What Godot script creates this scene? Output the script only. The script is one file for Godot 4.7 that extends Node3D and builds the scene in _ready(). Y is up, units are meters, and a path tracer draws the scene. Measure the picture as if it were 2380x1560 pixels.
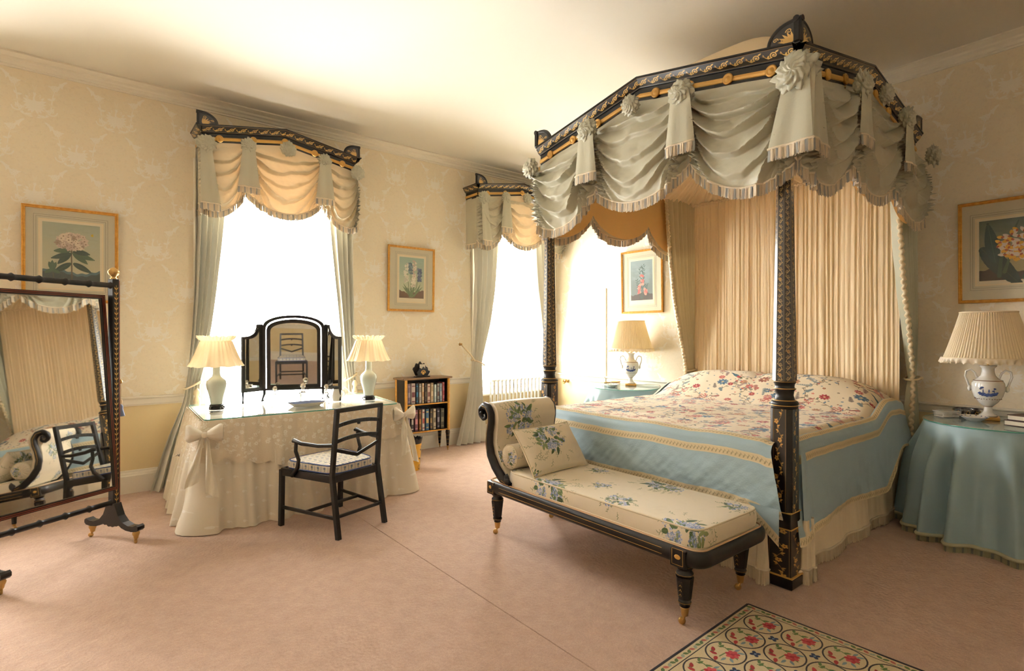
extends Node3D
# A country-house bedroom: window wall at v = WV, bed wall at u = BU. World x = u, y up, z = -v.
const EYE := 1.42
const WV := 5.90
const BU := 5.47
const LU := -3.2
const FV := -2.6
const CEIL := 3.66
const RAIL := 0.862
var M := {}
var taken := {}
var rng := RandomNumberGenerator.new()
var noise := FastNoiseLite.new()


func at(u: float, y: float, v: float) -> Vector3:
	return Vector3(u, y, -v)


class MB:
	var v := PackedVector3Array()
	var t := PackedVector2Array()
	var c := PackedColorArray()
	var ix := PackedInt32Array()
	var xf := Transform3D.IDENTITY
	var tint := Color.WHITE
	var tinted := false
	var weld := PackedInt32Array()

	func p(a: Vector3, uv := Vector2.ZERO) -> int:
		v.append(xf * a)
		t.append(uv)
		c.append(tint)
		return v.size() - 1

	func tri(a: int, b: int, d: int) -> void:  # counter-clockwise as seen from outside
		ix.append(a)
		ix.append(d)
		ix.append(b)

	func quad(a: int, b: int, d: int, e: int) -> void:
		tri(a, b, d)
		tri(a, d, e)

	func face(pts: Array, uvs := []) -> void:
		var f := v.size()
		for i in pts.size():
			p(pts[i], uvs[i] if uvs.size() > i else Vector2.ZERO)
		for i in range(1, pts.size() - 1):
			tri(f, f + i, f + i + 1)

	func face_out(pts: Array, out: Vector3, uvs := []) -> void:
		var n: Vector3 = (pts[1] - pts[0]).cross(pts[2] - pts[0])
		if n.dot(out) < 0.0:
			pts = pts.duplicate()
			pts.reverse()
			uvs = uvs.duplicate()
			uvs.reverse()
		face(pts, uvs)

	# rows: Array of PackedVector3Array, all of one length; shared vertices, so smooth. Seen from outside, columns run right and rows run up.
	func grid(rows: Array, uvs := [], su := 1.0, sv := 1.0, closed := false) -> void:
		var f := v.size()
		var n: int = rows[0].size()
		for i in rows.size():
			for j in n:
				var q: Vector2 = uvs[i][j] if uvs.size() else Vector2(su * j / maxf(n - 1, 1), sv * (1.0 - float(i) / maxf(rows.size() - 1, 1)))
				p(rows[i][j], q)
		for i in rows.size() - 1:
			for j in n - 1:
				var a := f + i * n + j
				quad(a, a + 1, a + n + 1, a + n)
		if closed:
			for i in rows.size():
				weld.append(f + i * n)
				weld.append(f + i * n + n - 1)

	func box(o: Vector3, s: Vector3, ch := 0.0) -> void:
		var hs := s * 0.5
		ch = minf(ch, minf(hs.x, minf(hs.y, hs.z)) * 0.95)
		var corner := func(sg: Vector3, ax: int) -> Vector3:
			var q := (hs - Vector3.ONE * ch) * sg
			q[ax] = hs[ax] * sg[ax]
			return o + q
		var pl := func(q: Vector3, ax: int) -> Vector2:
			q -= o
			return Vector2(q.z, -q.y) if ax == 0 else Vector2(q.x, q.z) if ax == 1 else Vector2(q.x, -q.y)
		for ax in 3:
			var b := (ax + 1) % 3
			var d := (ax + 2) % 3
			for sg in [-1.0, 1.0]:
				var pts := []
				var uvs := []
				for k in [[-1, -1], [1, -1], [1, 1], [-1, 1]]:
					var g := Vector3.ZERO
					g[ax] = sg
					g[b] = k[0]
					g[d] = k[1]
					pts.append(corner.call(g, ax))
					uvs.append(pl.call(pts[-1], ax))
				var o2 := Vector3.ZERO
				o2[ax] = sg
				face_out(pts, o2, uvs)
		if ch <= 0.0:
			return
		for ax in 3:
			var b := (ax + 1) % 3
			var d := (ax + 2) % 3
			for sb in [-1.0, 1.0]:
				for sd in [-1.0, 1.0]:
					var g := Vector3.ZERO
					g[b] = sb
					g[d] = sd
					var lo := g
					lo[ax] = -1
					var hi := g
					hi[ax] = 1
					var a4 := [corner.call(lo, b), corner.call(hi, b), corner.call(hi, d), corner.call(lo, d)]
					face_out(a4, g, [pl.call(a4[0], b), pl.call(a4[1], b), pl.call(a4[2], b), pl.call(a4[3], b)])
		for sx in [-1.0, 1.0]:
			for sy in [-1.0, 1.0]:
				for sz in [-1.0, 1.0]:
					var g := Vector3(sx, sy, sz)
					face_out([corner.call(g, 0), corner.call(g, 1), corner.call(g, 2)], g)

	# A bar of square section between two points.
	func bar(a: Vector3, b: Vector3, w: float, d: float, up := Vector3.UP, ch := 0.003) -> void:
		var z := (b - a).normalized()
		if absf(z.dot(up)) > 0.98:
			up = Vector3.FORWARD if absf(z.z) < 0.9 else Vector3.RIGHT
		var x := up.cross(z).normalized()
		var keep := xf
		xf = xf * Transform3D(Basis(x, z.cross(x), z), (a + b) * 0.5)
		box(Vector3.ZERO, Vector3(w, d, a.distance_to(b)), ch)
		xf = keep

	# pr: (radius, height) pairs from bottom to top; a repeated pair makes an edge.
	func lathe(pr: Array, seg := 24, o := Vector3.ZERO, ur := 1.0, rot := 0.0, sq := 1.0) -> void:
		var rows := []
		var uvs := []
		var y0: float = pr[0].y
		var len := 0.001
		for i in range(1, pr.size()):
			len += pr[i].distance_to(pr[i - 1])
		var run := 0.0
		for i in pr.size():
			if i:
				run += pr[i].distance_to(pr[i - 1])
			var r := PackedVector3Array()
			var q := []
			for j in seg + 1:
				var a := TAU * j / seg + rot
				r.append(o + Vector3(cos(a) * pr[i].x, pr[i].y, -sin(a) * pr[i].x * sq))
				q.append(Vector2(ur * j / seg, 1.0 - run / len))
			rows.append(r)
			uvs.append(q)
		grid(rows, uvs, 1.0, 1.0, true)

	func tube(path: Array, r, seg := 10, caps := true, ur := 1.0) -> void:
		var n := path.size()
		var tan0: Vector3 = (path[1] - path[0]).normalized()
		var x := tan0.cross(Vector3.UP if absf(tan0.y) < 0.9 else Vector3.RIGHT).normalized()
		var rows := []
		for i in n:
			var tg: Vector3 = (path[mini(i + 1, n - 1)] - path[maxi(i - 1, 0)]).normalized()
			x = (x - tg * x.dot(tg)).normalized()
			var y := tg.cross(x)
			var rr: float = r[i] if r is Array else r
			var row := PackedVector3Array()
			for j in seg + 1:
				var a := TAU * j / seg
				row.append(path[i] + (x * cos(a) + y * sin(a)) * rr)
			rows.append(row)
		grid(rows, [], ur, 1.0, true)
		if caps:
			for e in [0, n - 1]:
				var pts := []
				for j in seg:
					pts.append(rows[e][j])
				face_out(pts, path[0] - path[1] if e == 0 else path[n - 1] - path[n - 2])

	# A moulding: profile points (out, up) carried from a to b; out is a horizontal direction. Flat strips.
	func mould(a: Vector3, b: Vector3, prof: Array, out: Vector3, caps := true, u0 := 0.0) -> void:
		var len := a.distance_to(b)
		var run := 0.0
		for i in prof.size() - 1:
			var q0: Vector2 = prof[i]
			var q1: Vector2 = prof[i + 1]
			var e := q0.distance_to(q1)
			var o0 := out * q0.x + Vector3.UP * q0.y
			var o1 := out * q1.x + Vector3.UP * q1.y
			var nn := out * (q1.y - q0.y) - Vector3.UP * (q1.x - q0.x)
			face_out([a + o0, b + o0, b + o1, a + o1], nn, [Vector2(u0, -run), Vector2(u0 + len, -run), Vector2(u0 + len, -run - e), Vector2(u0, -run - e)])
			run += e
		if caps:
			for k in 2:
				var pts := []
				var base: Vector3 = b if k else a
				for q in prof:
					pts.append(base + out * q.x + Vector3.UP * q.y)
				poly3(pts, (b - a) if k else (a - b))

	func poly3(pts: Array, out: Vector3) -> void:
		var z := out.normalized()
		var x := z.cross(Vector3.UP if absf(z.y) < 0.9 else Vector3.RIGHT).normalized()
		var y := z.cross(x)
		var flat := PackedVector2Array()
		for q in pts:
			flat.append(Vector2(q.dot(x), q.dot(y)))
		var id := Geometry2D.triangulate_polygon(flat)
		for k in range(0, id.size(), 3):
			face_out([pts[id[k]], pts[id[k + 1]], pts[id[k + 2]]], out)

	# A flat cut-out of thickness d: polygon in xy, from z = -d/2 to d/2; uv spans its bounds.
	func plate(poly: PackedVector2Array, d: float, holes_uv := true) -> void:
		var lo := poly[0]
		var hi := poly[0]
		for q in poly:
			lo = lo.min(q)
			hi = hi.max(q)
		var id := Geometry2D.triangulate_polygon(poly)
		for s in [-1.0, 1.0]:
			for k in range(0, id.size(), 3):
				var pts := []
				var uvs := []
				for m in 3:
					var q := poly[id[k + m]]
					pts.append(Vector3(q.x, q.y, s * d * 0.5))
					uvs.append(Vector2((q.x - lo.x) / (hi.x - lo.x), 1.0 - (q.y - lo.y) / (hi.y - lo.y)))
				face_out(pts, Vector3(0, 0, s), uvs)
		var cw := Geometry2D.is_polygon_clockwise(poly)
		for k in poly.size():
			var a := poly[k]
			var b := poly[(k + 1) % poly.size()]
			var nn := Vector3(b.y - a.y, a.x - b.x, 0) * (-1.0 if cw else 1.0)
			face_out([Vector3(a.x, a.y, -d * 0.5), Vector3(b.x, b.y, -d * 0.5), Vector3(b.x, b.y, d * 0.5), Vector3(a.x, a.y, d * 0.5)], nn)

	func ball(o: Vector3, r: Vector3, seg := 12, rings := 8) -> void:
		var rows := []
		for i in rings + 1:
			var ph := -PI / 2 + PI * i / rings
			var row := PackedVector3Array()
			for j in seg + 1:
				var a := TAU * j / seg
				row.append(o + Vector3(cos(ph) * cos(a), sin(ph), -cos(ph) * sin(a)) * r)
			rows.append(row)
		grid(rows, [], 1.0, 1.0, true)

	func mesh() -> ArrayMesh:
		var n := PackedVector3Array()
		n.resize(v.size())
		for k in range(0, ix.size(), 3):
			var a := ix[k]
			var b := ix[k + 2]
			var d := ix[k + 1]
			var f := (v[b] - v[a]).cross(v[d] - v[a])
			n[a] += f
			n[b] += f
			n[d] += f
		for k in range(0, weld.size(), 2):
			var w := n[weld[k]] + n[weld[k + 1]]
			n[weld[k]] = w
			n[weld[k + 1]] = w
		for i in n.size():
			n[i] = n[i].normalized() if n[i].length_squared() > 1e-20 else Vector3.UP
		var ar := []
		ar.resize(Mesh.ARRAY_MAX)
		ar[Mesh.ARRAY_VERTEX] = v
		ar[Mesh.ARRAY_NORMAL] = n
		ar[Mesh.ARRAY_TEX_UV] = t
		if tinted:
			ar[Mesh.ARRAY_COLOR] = c
		ar[Mesh.ARRAY_INDEX] = ix
		var m := ArrayMesh.new()
		m.add_surface_from_arrays(Mesh.PRIMITIVE_TRIANGLES, ar)
		return m


# ---- nodes
func numbered(called: String) -> String:
	taken[called] = taken.get(called, -1) + 1
	return called if taken[called] == 0 else "%s_%03d" % [called, taken[called]]


func thing(called: String, label: String, category: String, where := Vector3.ZERO, turn := 0.0, group := "") -> Node3D:
	var o := Node3D.new()
	o.name = numbered(called)
	add_child(o)
	o.position = where
	o.rotation.y = turn
	o.set_meta("label", label)
	o.set_meta("category", category)
	if group:
		o.set_meta("group", group)
	return o


func solo(called: String, mb: MB, mat: Material, label: String, category: String, group := "") -> MeshInstance3D:
	var o := MeshInstance3D.new()
	o.name = numbered(called)
	o.mesh = mb.mesh()
	o.material_override = mat
	add_child(o)
	o.set_meta("label", label)
	o.set_meta("category", category)
	if group:
		o.set_meta("group", group)
	return o


func part(called: String, mb: MB, mat: Material, parent: Node3D, label := "", stuff := false) -> MeshInstance3D:
	var o := MeshInstance3D.new()
	o.name = called
	o.mesh = mb.mesh()
	o.material_override = mat
	parent.add_child(o, true)
	if label:
		o.set_meta("label", label)
	if stuff:
		o.set_meta("kind", "stuff")
	return o


func share(called: String, mesh: Mesh, mat: Material, parent: Node3D, xf: Transform3D) -> MeshInstance3D:
	var o := MeshInstance3D.new()
	o.name = called
	o.mesh = mesh
	o.material_override = mat
	o.transform = xf
	parent.add_child(o, true)
	return o


func struct(called: String, mb: MB, mat: Material, label := "") -> MeshInstance3D:
	var o := MeshInstance3D.new()
	o.name = called
	o.mesh = mb.mesh()
	o.material_override = mat
	add_child(o, true)
	o.set_meta("kind", "structure")
	if label:
		o.set_meta("label", label)
	return o


func struct_node(called: String, label := "") -> Node3D:
	var o := Node3D.new()
	o.name = called
	add_child(o)
	o.set_meta("kind", "structure")
	if label:
		o.set_meta("label", label)
	return o


func smooth(x: float, a: float, b: float) -> float:
	return smoothstep(a, b, x)


# ---- keyed curve: keys [[x, a, b, ...], ...] -> values at x, smooth between keys
func keyed(keys: Array, x: float) -> Array:
	if x <= keys[0][0]:
		return keys[0]
	for i in keys.size() - 1:
		if x <= keys[i + 1][0]:
			var k0: Array = keys[i]
			var k1: Array = keys[i + 1]
			var km: Array = keys[maxi(i - 1, 0)]
			var kp: Array = keys[mini(i + 2, keys.size() - 1)]
			var h: float = k1[0] - k0[0]
			var s: float = (x - k0[0]) / h
			var out := [x]
			for j in range(1, k0.size()):
				var d0: float = (k1[j] - km[j]) / maxf(k1[0] - km[0], 1e-6) * h
				var d1: float = (kp[j] - k0[j]) / maxf(kp[0] - k0[0], 1e-6) * h
				if (k1[j] - k0[j]) * d0 < 0: d0 = 0.0
				if (k1[j] - k0[j]) * d1 < 0: d1 = 0.0
				var s2 := s * s
				var s3 := s2 * s
				out.append((2 * s3 - 3 * s2 + 1) * k0[j] + (s3 - 2 * s2 + s) * d0 + (-2 * s3 + 3 * s2) * k1[j] + (s3 - s2) * d1)
			return out
	return keys[-1]


# ---- paint
class Paint:
	var im: Image
	var w: int
	var h: int
	var wrap := true

	func _init(ww: int, hh: int, bg: Color, tiled := true) -> void:
		im = Image.create(ww, hh, false, Image.FORMAT_RGB8)
		im.fill(bg)
		w = ww
		h = hh
		wrap = tiled

	func dot(x: float, y: float, rx: float, ry: float, rot: float, col: Color, a := 1.0) -> void:
		var r := maxf(rx, ry)
		var cs := cos(rot)
		var sn := sin(rot)
		for j in range(int(floor(y - r)), int(ceil(y + r)) + 1):
			if not wrap and (j < 0 or j >= h):
				continue
			for i in range(int(floor(x - r)), int(ceil(x + r)) + 1):
				if not wrap and (i < 0 or i >= w):
					continue
				var dx := i - x
				var dy := j - y
				var p := (dx * cs + dy * sn) / rx
				var q := (-dx * sn + dy * cs) / ry
				if p * p + q * q <= 1.0:
					var ii := posmod(i, w)
					var jj := posmod(j, h)
					im.set_pixel(ii, jj, col if a >= 1.0 else im.get_pixel(ii, jj).lerp(col, a))

	func line(pts: Array, w0: float, w1: float, col: Color, a := 1.0) -> void:
		var total := 0.001
		for i in pts.size() - 1:
			total += pts[i].distance_to(pts[i + 1])
		var run := 0.0
		for i in pts.size() - 1:
			var d: float = pts[i].distance_to(pts[i + 1])
			var n := maxi(1, int(d / maxf(0.6, minf(w0, w1) * 0.7)))
			for k in n:
				var s := float(k) / n
				var q: Vector2 = pts[i].lerp(pts[i + 1], s)
				var r := lerpf(w0, w1, (run + d * s) / total)
				dot(q.x, q.y, r, r, 0.0, col, a)
			run += d

	# a leaf from its stalk end along an angle
	func leaf(x: float, y: float, ln: float, wd: float, ang: float, col: Color, vein := Color(0, 0, 0, 0)) -> void:
		var n := maxi(4, int(ln / maxf(1.0, wd * 0.25)))
		for k in n + 1:
			var s := float(k) / n
			var r := maxf(0.7, wd * 0.5 * pow(sin(PI * pow(s, 0.75)), 0.9))
			dot(x + cos(ang) * ln * s, y + sin(ang) * ln * s, r, r, 0.0, col)
		if vein.a > 0.0:
			line([Vector2(x, y), Vector2(x + cos(ang) * ln * 0.9, y + sin(ang) * ln * 0.9)], 0.8, 0.6, vein)

	func spiral(x: float, y: float, r0: float, a0: float, turns: float, wd: float, col: Color) -> void:
		var pts := []
		var n := int(absf(turns) * 14) + 4
		for k in n + 1:
			var s := float(k) / n
			var a := a0 + TAU * turns * s
			var r := r0 * (1.0 - 0.85 * s)
			pts.append(Vector2(x + cos(a) * r, y + sin(a) * r))
		line(pts, wd, wd * 0.7, col)

	func bloom(x: float, y: float, r: float, petals: int, ang: float, col: Color, heart: Color) -> void:
		for k in petals:
			var a := ang + TAU * k / petals
			dot(x + cos(a) * r * 0.55, y + sin(a) * r * 0.55, r * 0.5, r * 0.36, a, col)
		dot(x, y, r * 0.26, r * 0.26, 0.0, heart)

	func rect(x: float, y: float, ww: float, hh: float, col: Color) -> void:
		im.fill_rect(Rect2i(int(x), int(y), int(ww), int(hh)), col)

	func grain(amount: float, seed_ := 1) -> void:
		var g := RandomNumberGenerator.new()
		g.seed = seed_
		for j in h:
			for i in w:
				var k := 1.0 + g.randf_range(-amount, amount)
				var q := im.get_pixel(i, j)
				im.set_pixel(i, j, Color(minf(q.r * k, 1), minf(q.g * k, 1), minf(q.b * k, 1)))

	func tex() -> ImageTexture:
		return ImageTexture.create_from_image(im)


func rgb(r: float, g: float, b: float) -> Color:
	return Color(r / 255.0, g / 255.0, b / 255.0)


func mat(called: String, col: Color, rough := 0.8, opts := {}) -> StandardMaterial3D:
	var m := StandardMaterial3D.new()
	m.resource_name = called
	m.albedo_color = col
	m.roughness = rough
	for k in opts:
		match k:
			"tex":
				m.albedo_texture = opts[k]
			"metal":
				m.metallic = opts[k]
			"coat":
				m.clearcoat_enabled = true
				m.clearcoat = opts[k]
				m.clearcoat_roughness = 0.12
			"back":
				m.backlight_enabled = true
				m.backlight = opts[k]
			"sheen":
				m.rim_enabled = true
				m.rim = opts[k]
				m.rim_tint = 0.6
			"bump":
				m.heightmap_enabled = true
				m.heightmap_texture = opts[k][0]
				m.heightmap_scale = opts[k][1]
			"scale":
				m.uv1_scale = opts[k]
			"tri":
				m.uv1_triplanar = true
				m.uv1_world_triplanar = true
				m.uv1_scale = opts[k]
			"local":
				m.uv1_triplanar = true
				m.uv1_scale = opts[k]
			"vc":
				m.vertex_color_use_as_albedo = true
			"alpha":
				m.transparency = BaseMaterial3D.TRANSPARENCY_ALPHA
				m.albedo_color.a = opts[k]
			"refract":
				m.refraction_enabled = true
				m.refraction_scale = 0.05
				m.albedo_color.a = opts[k]
			"spec":
				m.metallic_specular = opts[k]
	M[called] = m
	return m


func noise_image(size: int, freq: float, seed_: int, octaves := 3) -> Image:
	var f := FastNoiseLite.new()
	f.seed = seed_
	f.noise_type = FastNoiseLite.TYPE_SIMPLEX_SMOOTH
	f.frequency = freq
	f.fractal_octaves = octaves
	return f.get_seamless_image(size, size)


func noise_tex(size: int, freq: float, seed_: int, octaves := 3) -> ImageTexture:
	return ImageTexture.create_from_image(noise_image(size, freq, seed_, octaves))


# two colours mixed by noise
func mottled(size: int, freq: float, seed_: int, c0: Color, c1: Color, grain := 0.0) -> ImageTexture:
	var src := noise_image(size, freq, seed_, 4)
	var im := Image.create(size, size, false, Image.FORMAT_RGB8)
	var g := RandomNumberGenerator.new()
	g.seed = seed_
	for j in size:
		for i in size:
			var q := c0.lerp(c1, src.get_pixel(i, j).r)
			if grain > 0.0:
				q = q * (1.0 + g.randf_range(-grain, grain))
			im.set_pixel(i, j, q)
	return ImageTexture.create_from_image(im)


# wallpaper: a pale mirrored damask of leaves and scrolls on buff
func wallpaper_tex() -> ImageTexture:
	var ground := rgb(239, 226, 200)
	var lt := rgb(245, 238, 223)
	var md := rgb(241, 230, 207)
	var P := Paint.new(512, 704, ground)
	var g := RandomNumberGenerator.new()
	g.seed = 5
	for k in 900:
		P.dot(g.randf() * 512, g.randf() * 704, g.randf_range(4, 16), g.randf_range(3, 9), g.randf() * PI, [md, ground.darkened(0.03)][k % 2], 0.35)
	for off in [Vector2(0, 0), Vector2(256, 352)]:
		for sx in [-1.0, 1.0]:
			var pos := func(x: float, y: float) -> Vector2: return Vector2(256 + off.x + sx * x, 352 + off.y + y)
			var lf := func(x: float, y: float, l: float, wd: float, a: float, c: Color) -> void:
				var q: Vector2 = pos.call(x, y)
				P.leaf(q.x, q.y, l, wd, a if sx > 0 else PI - a, c)
			# central palmette
			for k in 6:
				lf.call(0, 20, 96 - k * 6, 26, -PI / 2 + 0.05 + k * 0.36, lt)
			for k in 4:
				lf.call(4, -10, 60 - k * 6, 15, -PI / 2 + 0.2 + k * 0.4, ground)
			for k in 4:
				lf.call(0, 30, 72, 22, 0.25 + k * 0.34, lt)
			# big side scroll with leaves
			var pts := []
			for k in 24:
				var s := k / 23.0
				pts.append(pos.call(18 + 130 * s + 20 * sin(s * 5.0), 120 - 210 * s + 46 * sin(s * 4.2)))
			P.line(pts, 5, 3, lt)
			for k in range(2, 24, 3):
				var q: Vector2 = pts[k]
				for e in [-1.0, 1.0]:
					var a0: float = -PI / 2 + e * 1.0 + 0.4 * sin(k)
					P.leaf(q.x, q.y, 40 + 14 * sin(k * 1.7), 17, a0 if sx > 0 else PI - a0, lt if k % 2 else md)
			var e1: Vector2 = pos.call(100, 60)
			P.spiral(e1.x, e1.y, 34, 0.0 if sx > 0 else PI, sx * 1.3, 4, lt)
			for k in 7:
				var q2: Vector2 = pos.call(120 + 16 * cos(k), -130 + 16 * sin(k))
				P.bloom(q2.x, q2.y, 11, 5, k, lt, md)
			for k in 5:
				lf.call(60 + 12 * k, 150 + 6 * k, 46, 15, 0.6 + k * 0.35, lt)
			lf.call(0, -80, 60, 10, -PI / 2 + 0.25, md)
	for k in 700:
		P.dot(g.randf() * 512, g.randf() * 704, g.randf_range(1, 5), g.randf_range(1, 3), g.randf() * PI, [lt, ground][k % 2], 0.4)
	return P.tex()


func chintz_tex() -> ImageTexture:
	var P := Paint.new(1024, 1024, rgb(236, 223, 198))
	var g := RandomNumberGenerator.new()
	g.seed = 11
	for k in 260:
		P.dot(g.randf() * 1024, g.randf() * 1024, g.randf_range(10, 46), g.randf_range(6, 20), g.randf() * PI, rgb(240, 228, 206) if k % 2 else rgb(230, 214, 187), 0.18)
	var greens := [rgb(74, 98, 54), rgb(104, 128, 78), rgb(54, 80, 46), rgb(132, 146, 98)]
	var blues := [rgb(142, 158, 200), rgb(172, 184, 212), rgb(116, 134, 182), rgb(204, 208, 222), rgb(228, 224, 224)]
	var buds := func(q: Vector2, R: float, n: int, big: float) -> void:
		for m in n:
			var z := q + Vector2.from_angle(g.randf() * TAU) * R * sqrt(g.randf())
			P.bloom(z.x, z.y, g.randf_range(5.0, 9.0) * big, 4, g.randf() * PI, blues[m % 5], blues[2])
	for b in [[250, 260, 1.0], [770, 200, 0.5], [760, 700, 1.05], [230, 800, 0.6], [520, 500, 0.42], [500, 950, 0.4], [960, 460, 0.45], [40, 520, 0.4]]:
		var c := Vector2(b[0], b[1])
		var s: float = b[2]
		for k in int(20 * s) + 8:   # fine grassy sprays
			var a := g.randf() * TAU
			var q := c + Vector2.from_angle(a) * g.randf_range(90, 200) * s
			var a2 := a + g.randf_range(-0.7, 0.7)
			var e := q + Vector2.from_angle(a2) * 52 * s
			P.line([q, e], 1.4, 0.8, rgb(150, 150, 104))
			for m in 4:
				var w := q.lerp(e, 0.3 + m * 0.2)
				P.leaf(w.x, w.y, 15 * s, 5, a2 + (0.9 if m % 2 else -0.9), rgb(152, 156, 116))
		var heads := int(5 * s) + 1
		for k in heads:
			buds.call(c + Vector2.from_angle(TAU * k / heads + 0.4) * g.randf_range(60, 125) * s, g.randf_range(40, 56) * s, int(44 * s) + 16, 0.55 + 0.45 * s)
		for k in int(30 * s) + 10:
			var a := g.randf() * TAU
			var q := c + Vector2.from_angle(a) * g.randf_range(5, 110) * s
			P.leaf(q.x, q.y, g.randf_range(30, 62) * s + 6, g.randf_range(14, 24) * s + 3, a + g.randf_range(-1.3, 1.3), greens[k % 4], greens[3])
		for k in int(3 * s) + 1:
			buds.call(c + Vector2.from_angle(TAU * k / 3.0 + 1.4) * 60 * s, 36 * s, int(28 * s) + 8, 0.5 + 0.4 * s)
	return P.tex()


func crewel_tex() -> ImageTexture:
	var P := Paint.new(1024, 1024, rgb(235, 221, 194))
	var g := RandomNumberGenerator.new()
	g.seed = 23
	var reds := [rgb(168, 52, 56), rgb(196, 98, 92), rgb(148, 84, 62), rgb(190, 136, 98), rgb(216, 148, 136)]
	var cool := [rgb(88, 120, 146), rgb(128, 148, 158), rgb(116, 112, 96), rgb(140, 128, 104), rgb(98, 108, 84)]
	# branching stems
	for k in 26:
		var q := Vector2(g.randf(), g.randf()) * 1024
		var a := g.randf() * TAU
		var pts := [q]
		for m in 16:
			a += g.randf_range(-0.5, 0.5)
			q += Vector2.from_angle(a) * 18
			pts.append(q)
			if m % 2 == 0:
				P.leaf(q.x, q.y, g.randf_range(24, 46), g.randf_range(9, 17), a + (1.0 if m % 4 else -1.0), cool[(k + m) % 5], rgb(214, 200, 170))
		P.line(pts, 2.6, 1.6, rgb(132, 108, 84))
	# fantastic flowers: rings of petals
	for k in 40:
		var q := Vector2(g.randf(), g.randf()) * 1024
		var R := g.randf_range(24, 58)
		var base: Color = reds[k % 5] if k % 4 else cool[k % 2]
		for ring in 3:
			var rr := R * (1.0 - ring * 0.3)
			var n := 9 - ring * 2
			for m in n:
				var a := TAU * m / n + ring * 0.4 + k
				P.dot(q.x + cos(a) * rr * 0.62, q.y + sin(a) * rr * 0.62, rr * 0.34, rr * 0.2, a, base.lightened(0.14 * ring) if m % 2 else base.darkened(0.12))
		P.dot(q.x, q.y, R * 0.16, R * 0.16, 0, rgb(222, 190, 120))
	# feathery leaves
	for k in 34:
		var q := Vector2(g.randf(), g.randf()) * 1024
		var a := g.randf() * TAU
		var ln := g.randf_range(60, 120)
		var c: Color = [rgb(156, 128, 116), rgb(128, 116, 104), rgb(166, 100, 84), rgb(112, 128, 128)][k % 4]
		for m in 9:
			var w := q + Vector2.from_angle(a) * ln * m / 9.0
			for e in [-1.0, 1.0]:
				P.leaf(w.x, w.y, (26 - m * 2) * 1.0, 8, a + e * 0.9, c, c.lightened(0.35))
		P.line([q, q + Vector2.from_angle(a) * ln], 2, 1, c.darkened(0.2))
	for k in 16:
		var q := Vector2(g.randf(), g.randf()) * 1024
		for m in 26:
			var z := q + Vector2.from_angle(g.randf() * TAU) * 44 * sqrt(g.randf())
			P.leaf(z.x, z.y, g.randf_range(12, 26), g.randf_range(6, 11), g.randf() * TAU, (reds if k % 3 else cool)[m % 5])
	# small sprigs
	for k in 130:
		P.bloom(g.randf() * 1024, g.randf() * 1024, g.randf_range(6, 13), 5, g.randf() * PI, (reds + cool)[k % 10], rgb(224, 196, 130))
	# birds
	for b in [[240, 380, 0.7, 1.0], [700, 820, 2.6, -1.0]]:
		var q := Vector2(b[0], b[1])
		var a: float = b[2]
		P.leaf(q.x, q.y, 86, 38, a, rgb(72, 112, 128), rgb(60, 84, 92))
		P.leaf(q.x - cos(a) * 20, q.y - sin(a) * 20, 48, 32, a, rgb(186, 78, 76))
		P.leaf(q.x + cos(a) * 60, q.y + sin(a) * 60, 66, 15, a + 0.1, rgb(54, 84, 106))
		P.dot(q.x - cos(a) * 26, q.y - sin(a) * 26, 13, 13, 0, rgb(84, 96, 62))
		P.line([q - Vector2.from_angle(a) * 36, q - Vector2.from_angle(a) * 52], 2.5, 1, rgb(60, 50, 46))
	return P.tex()


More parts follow.
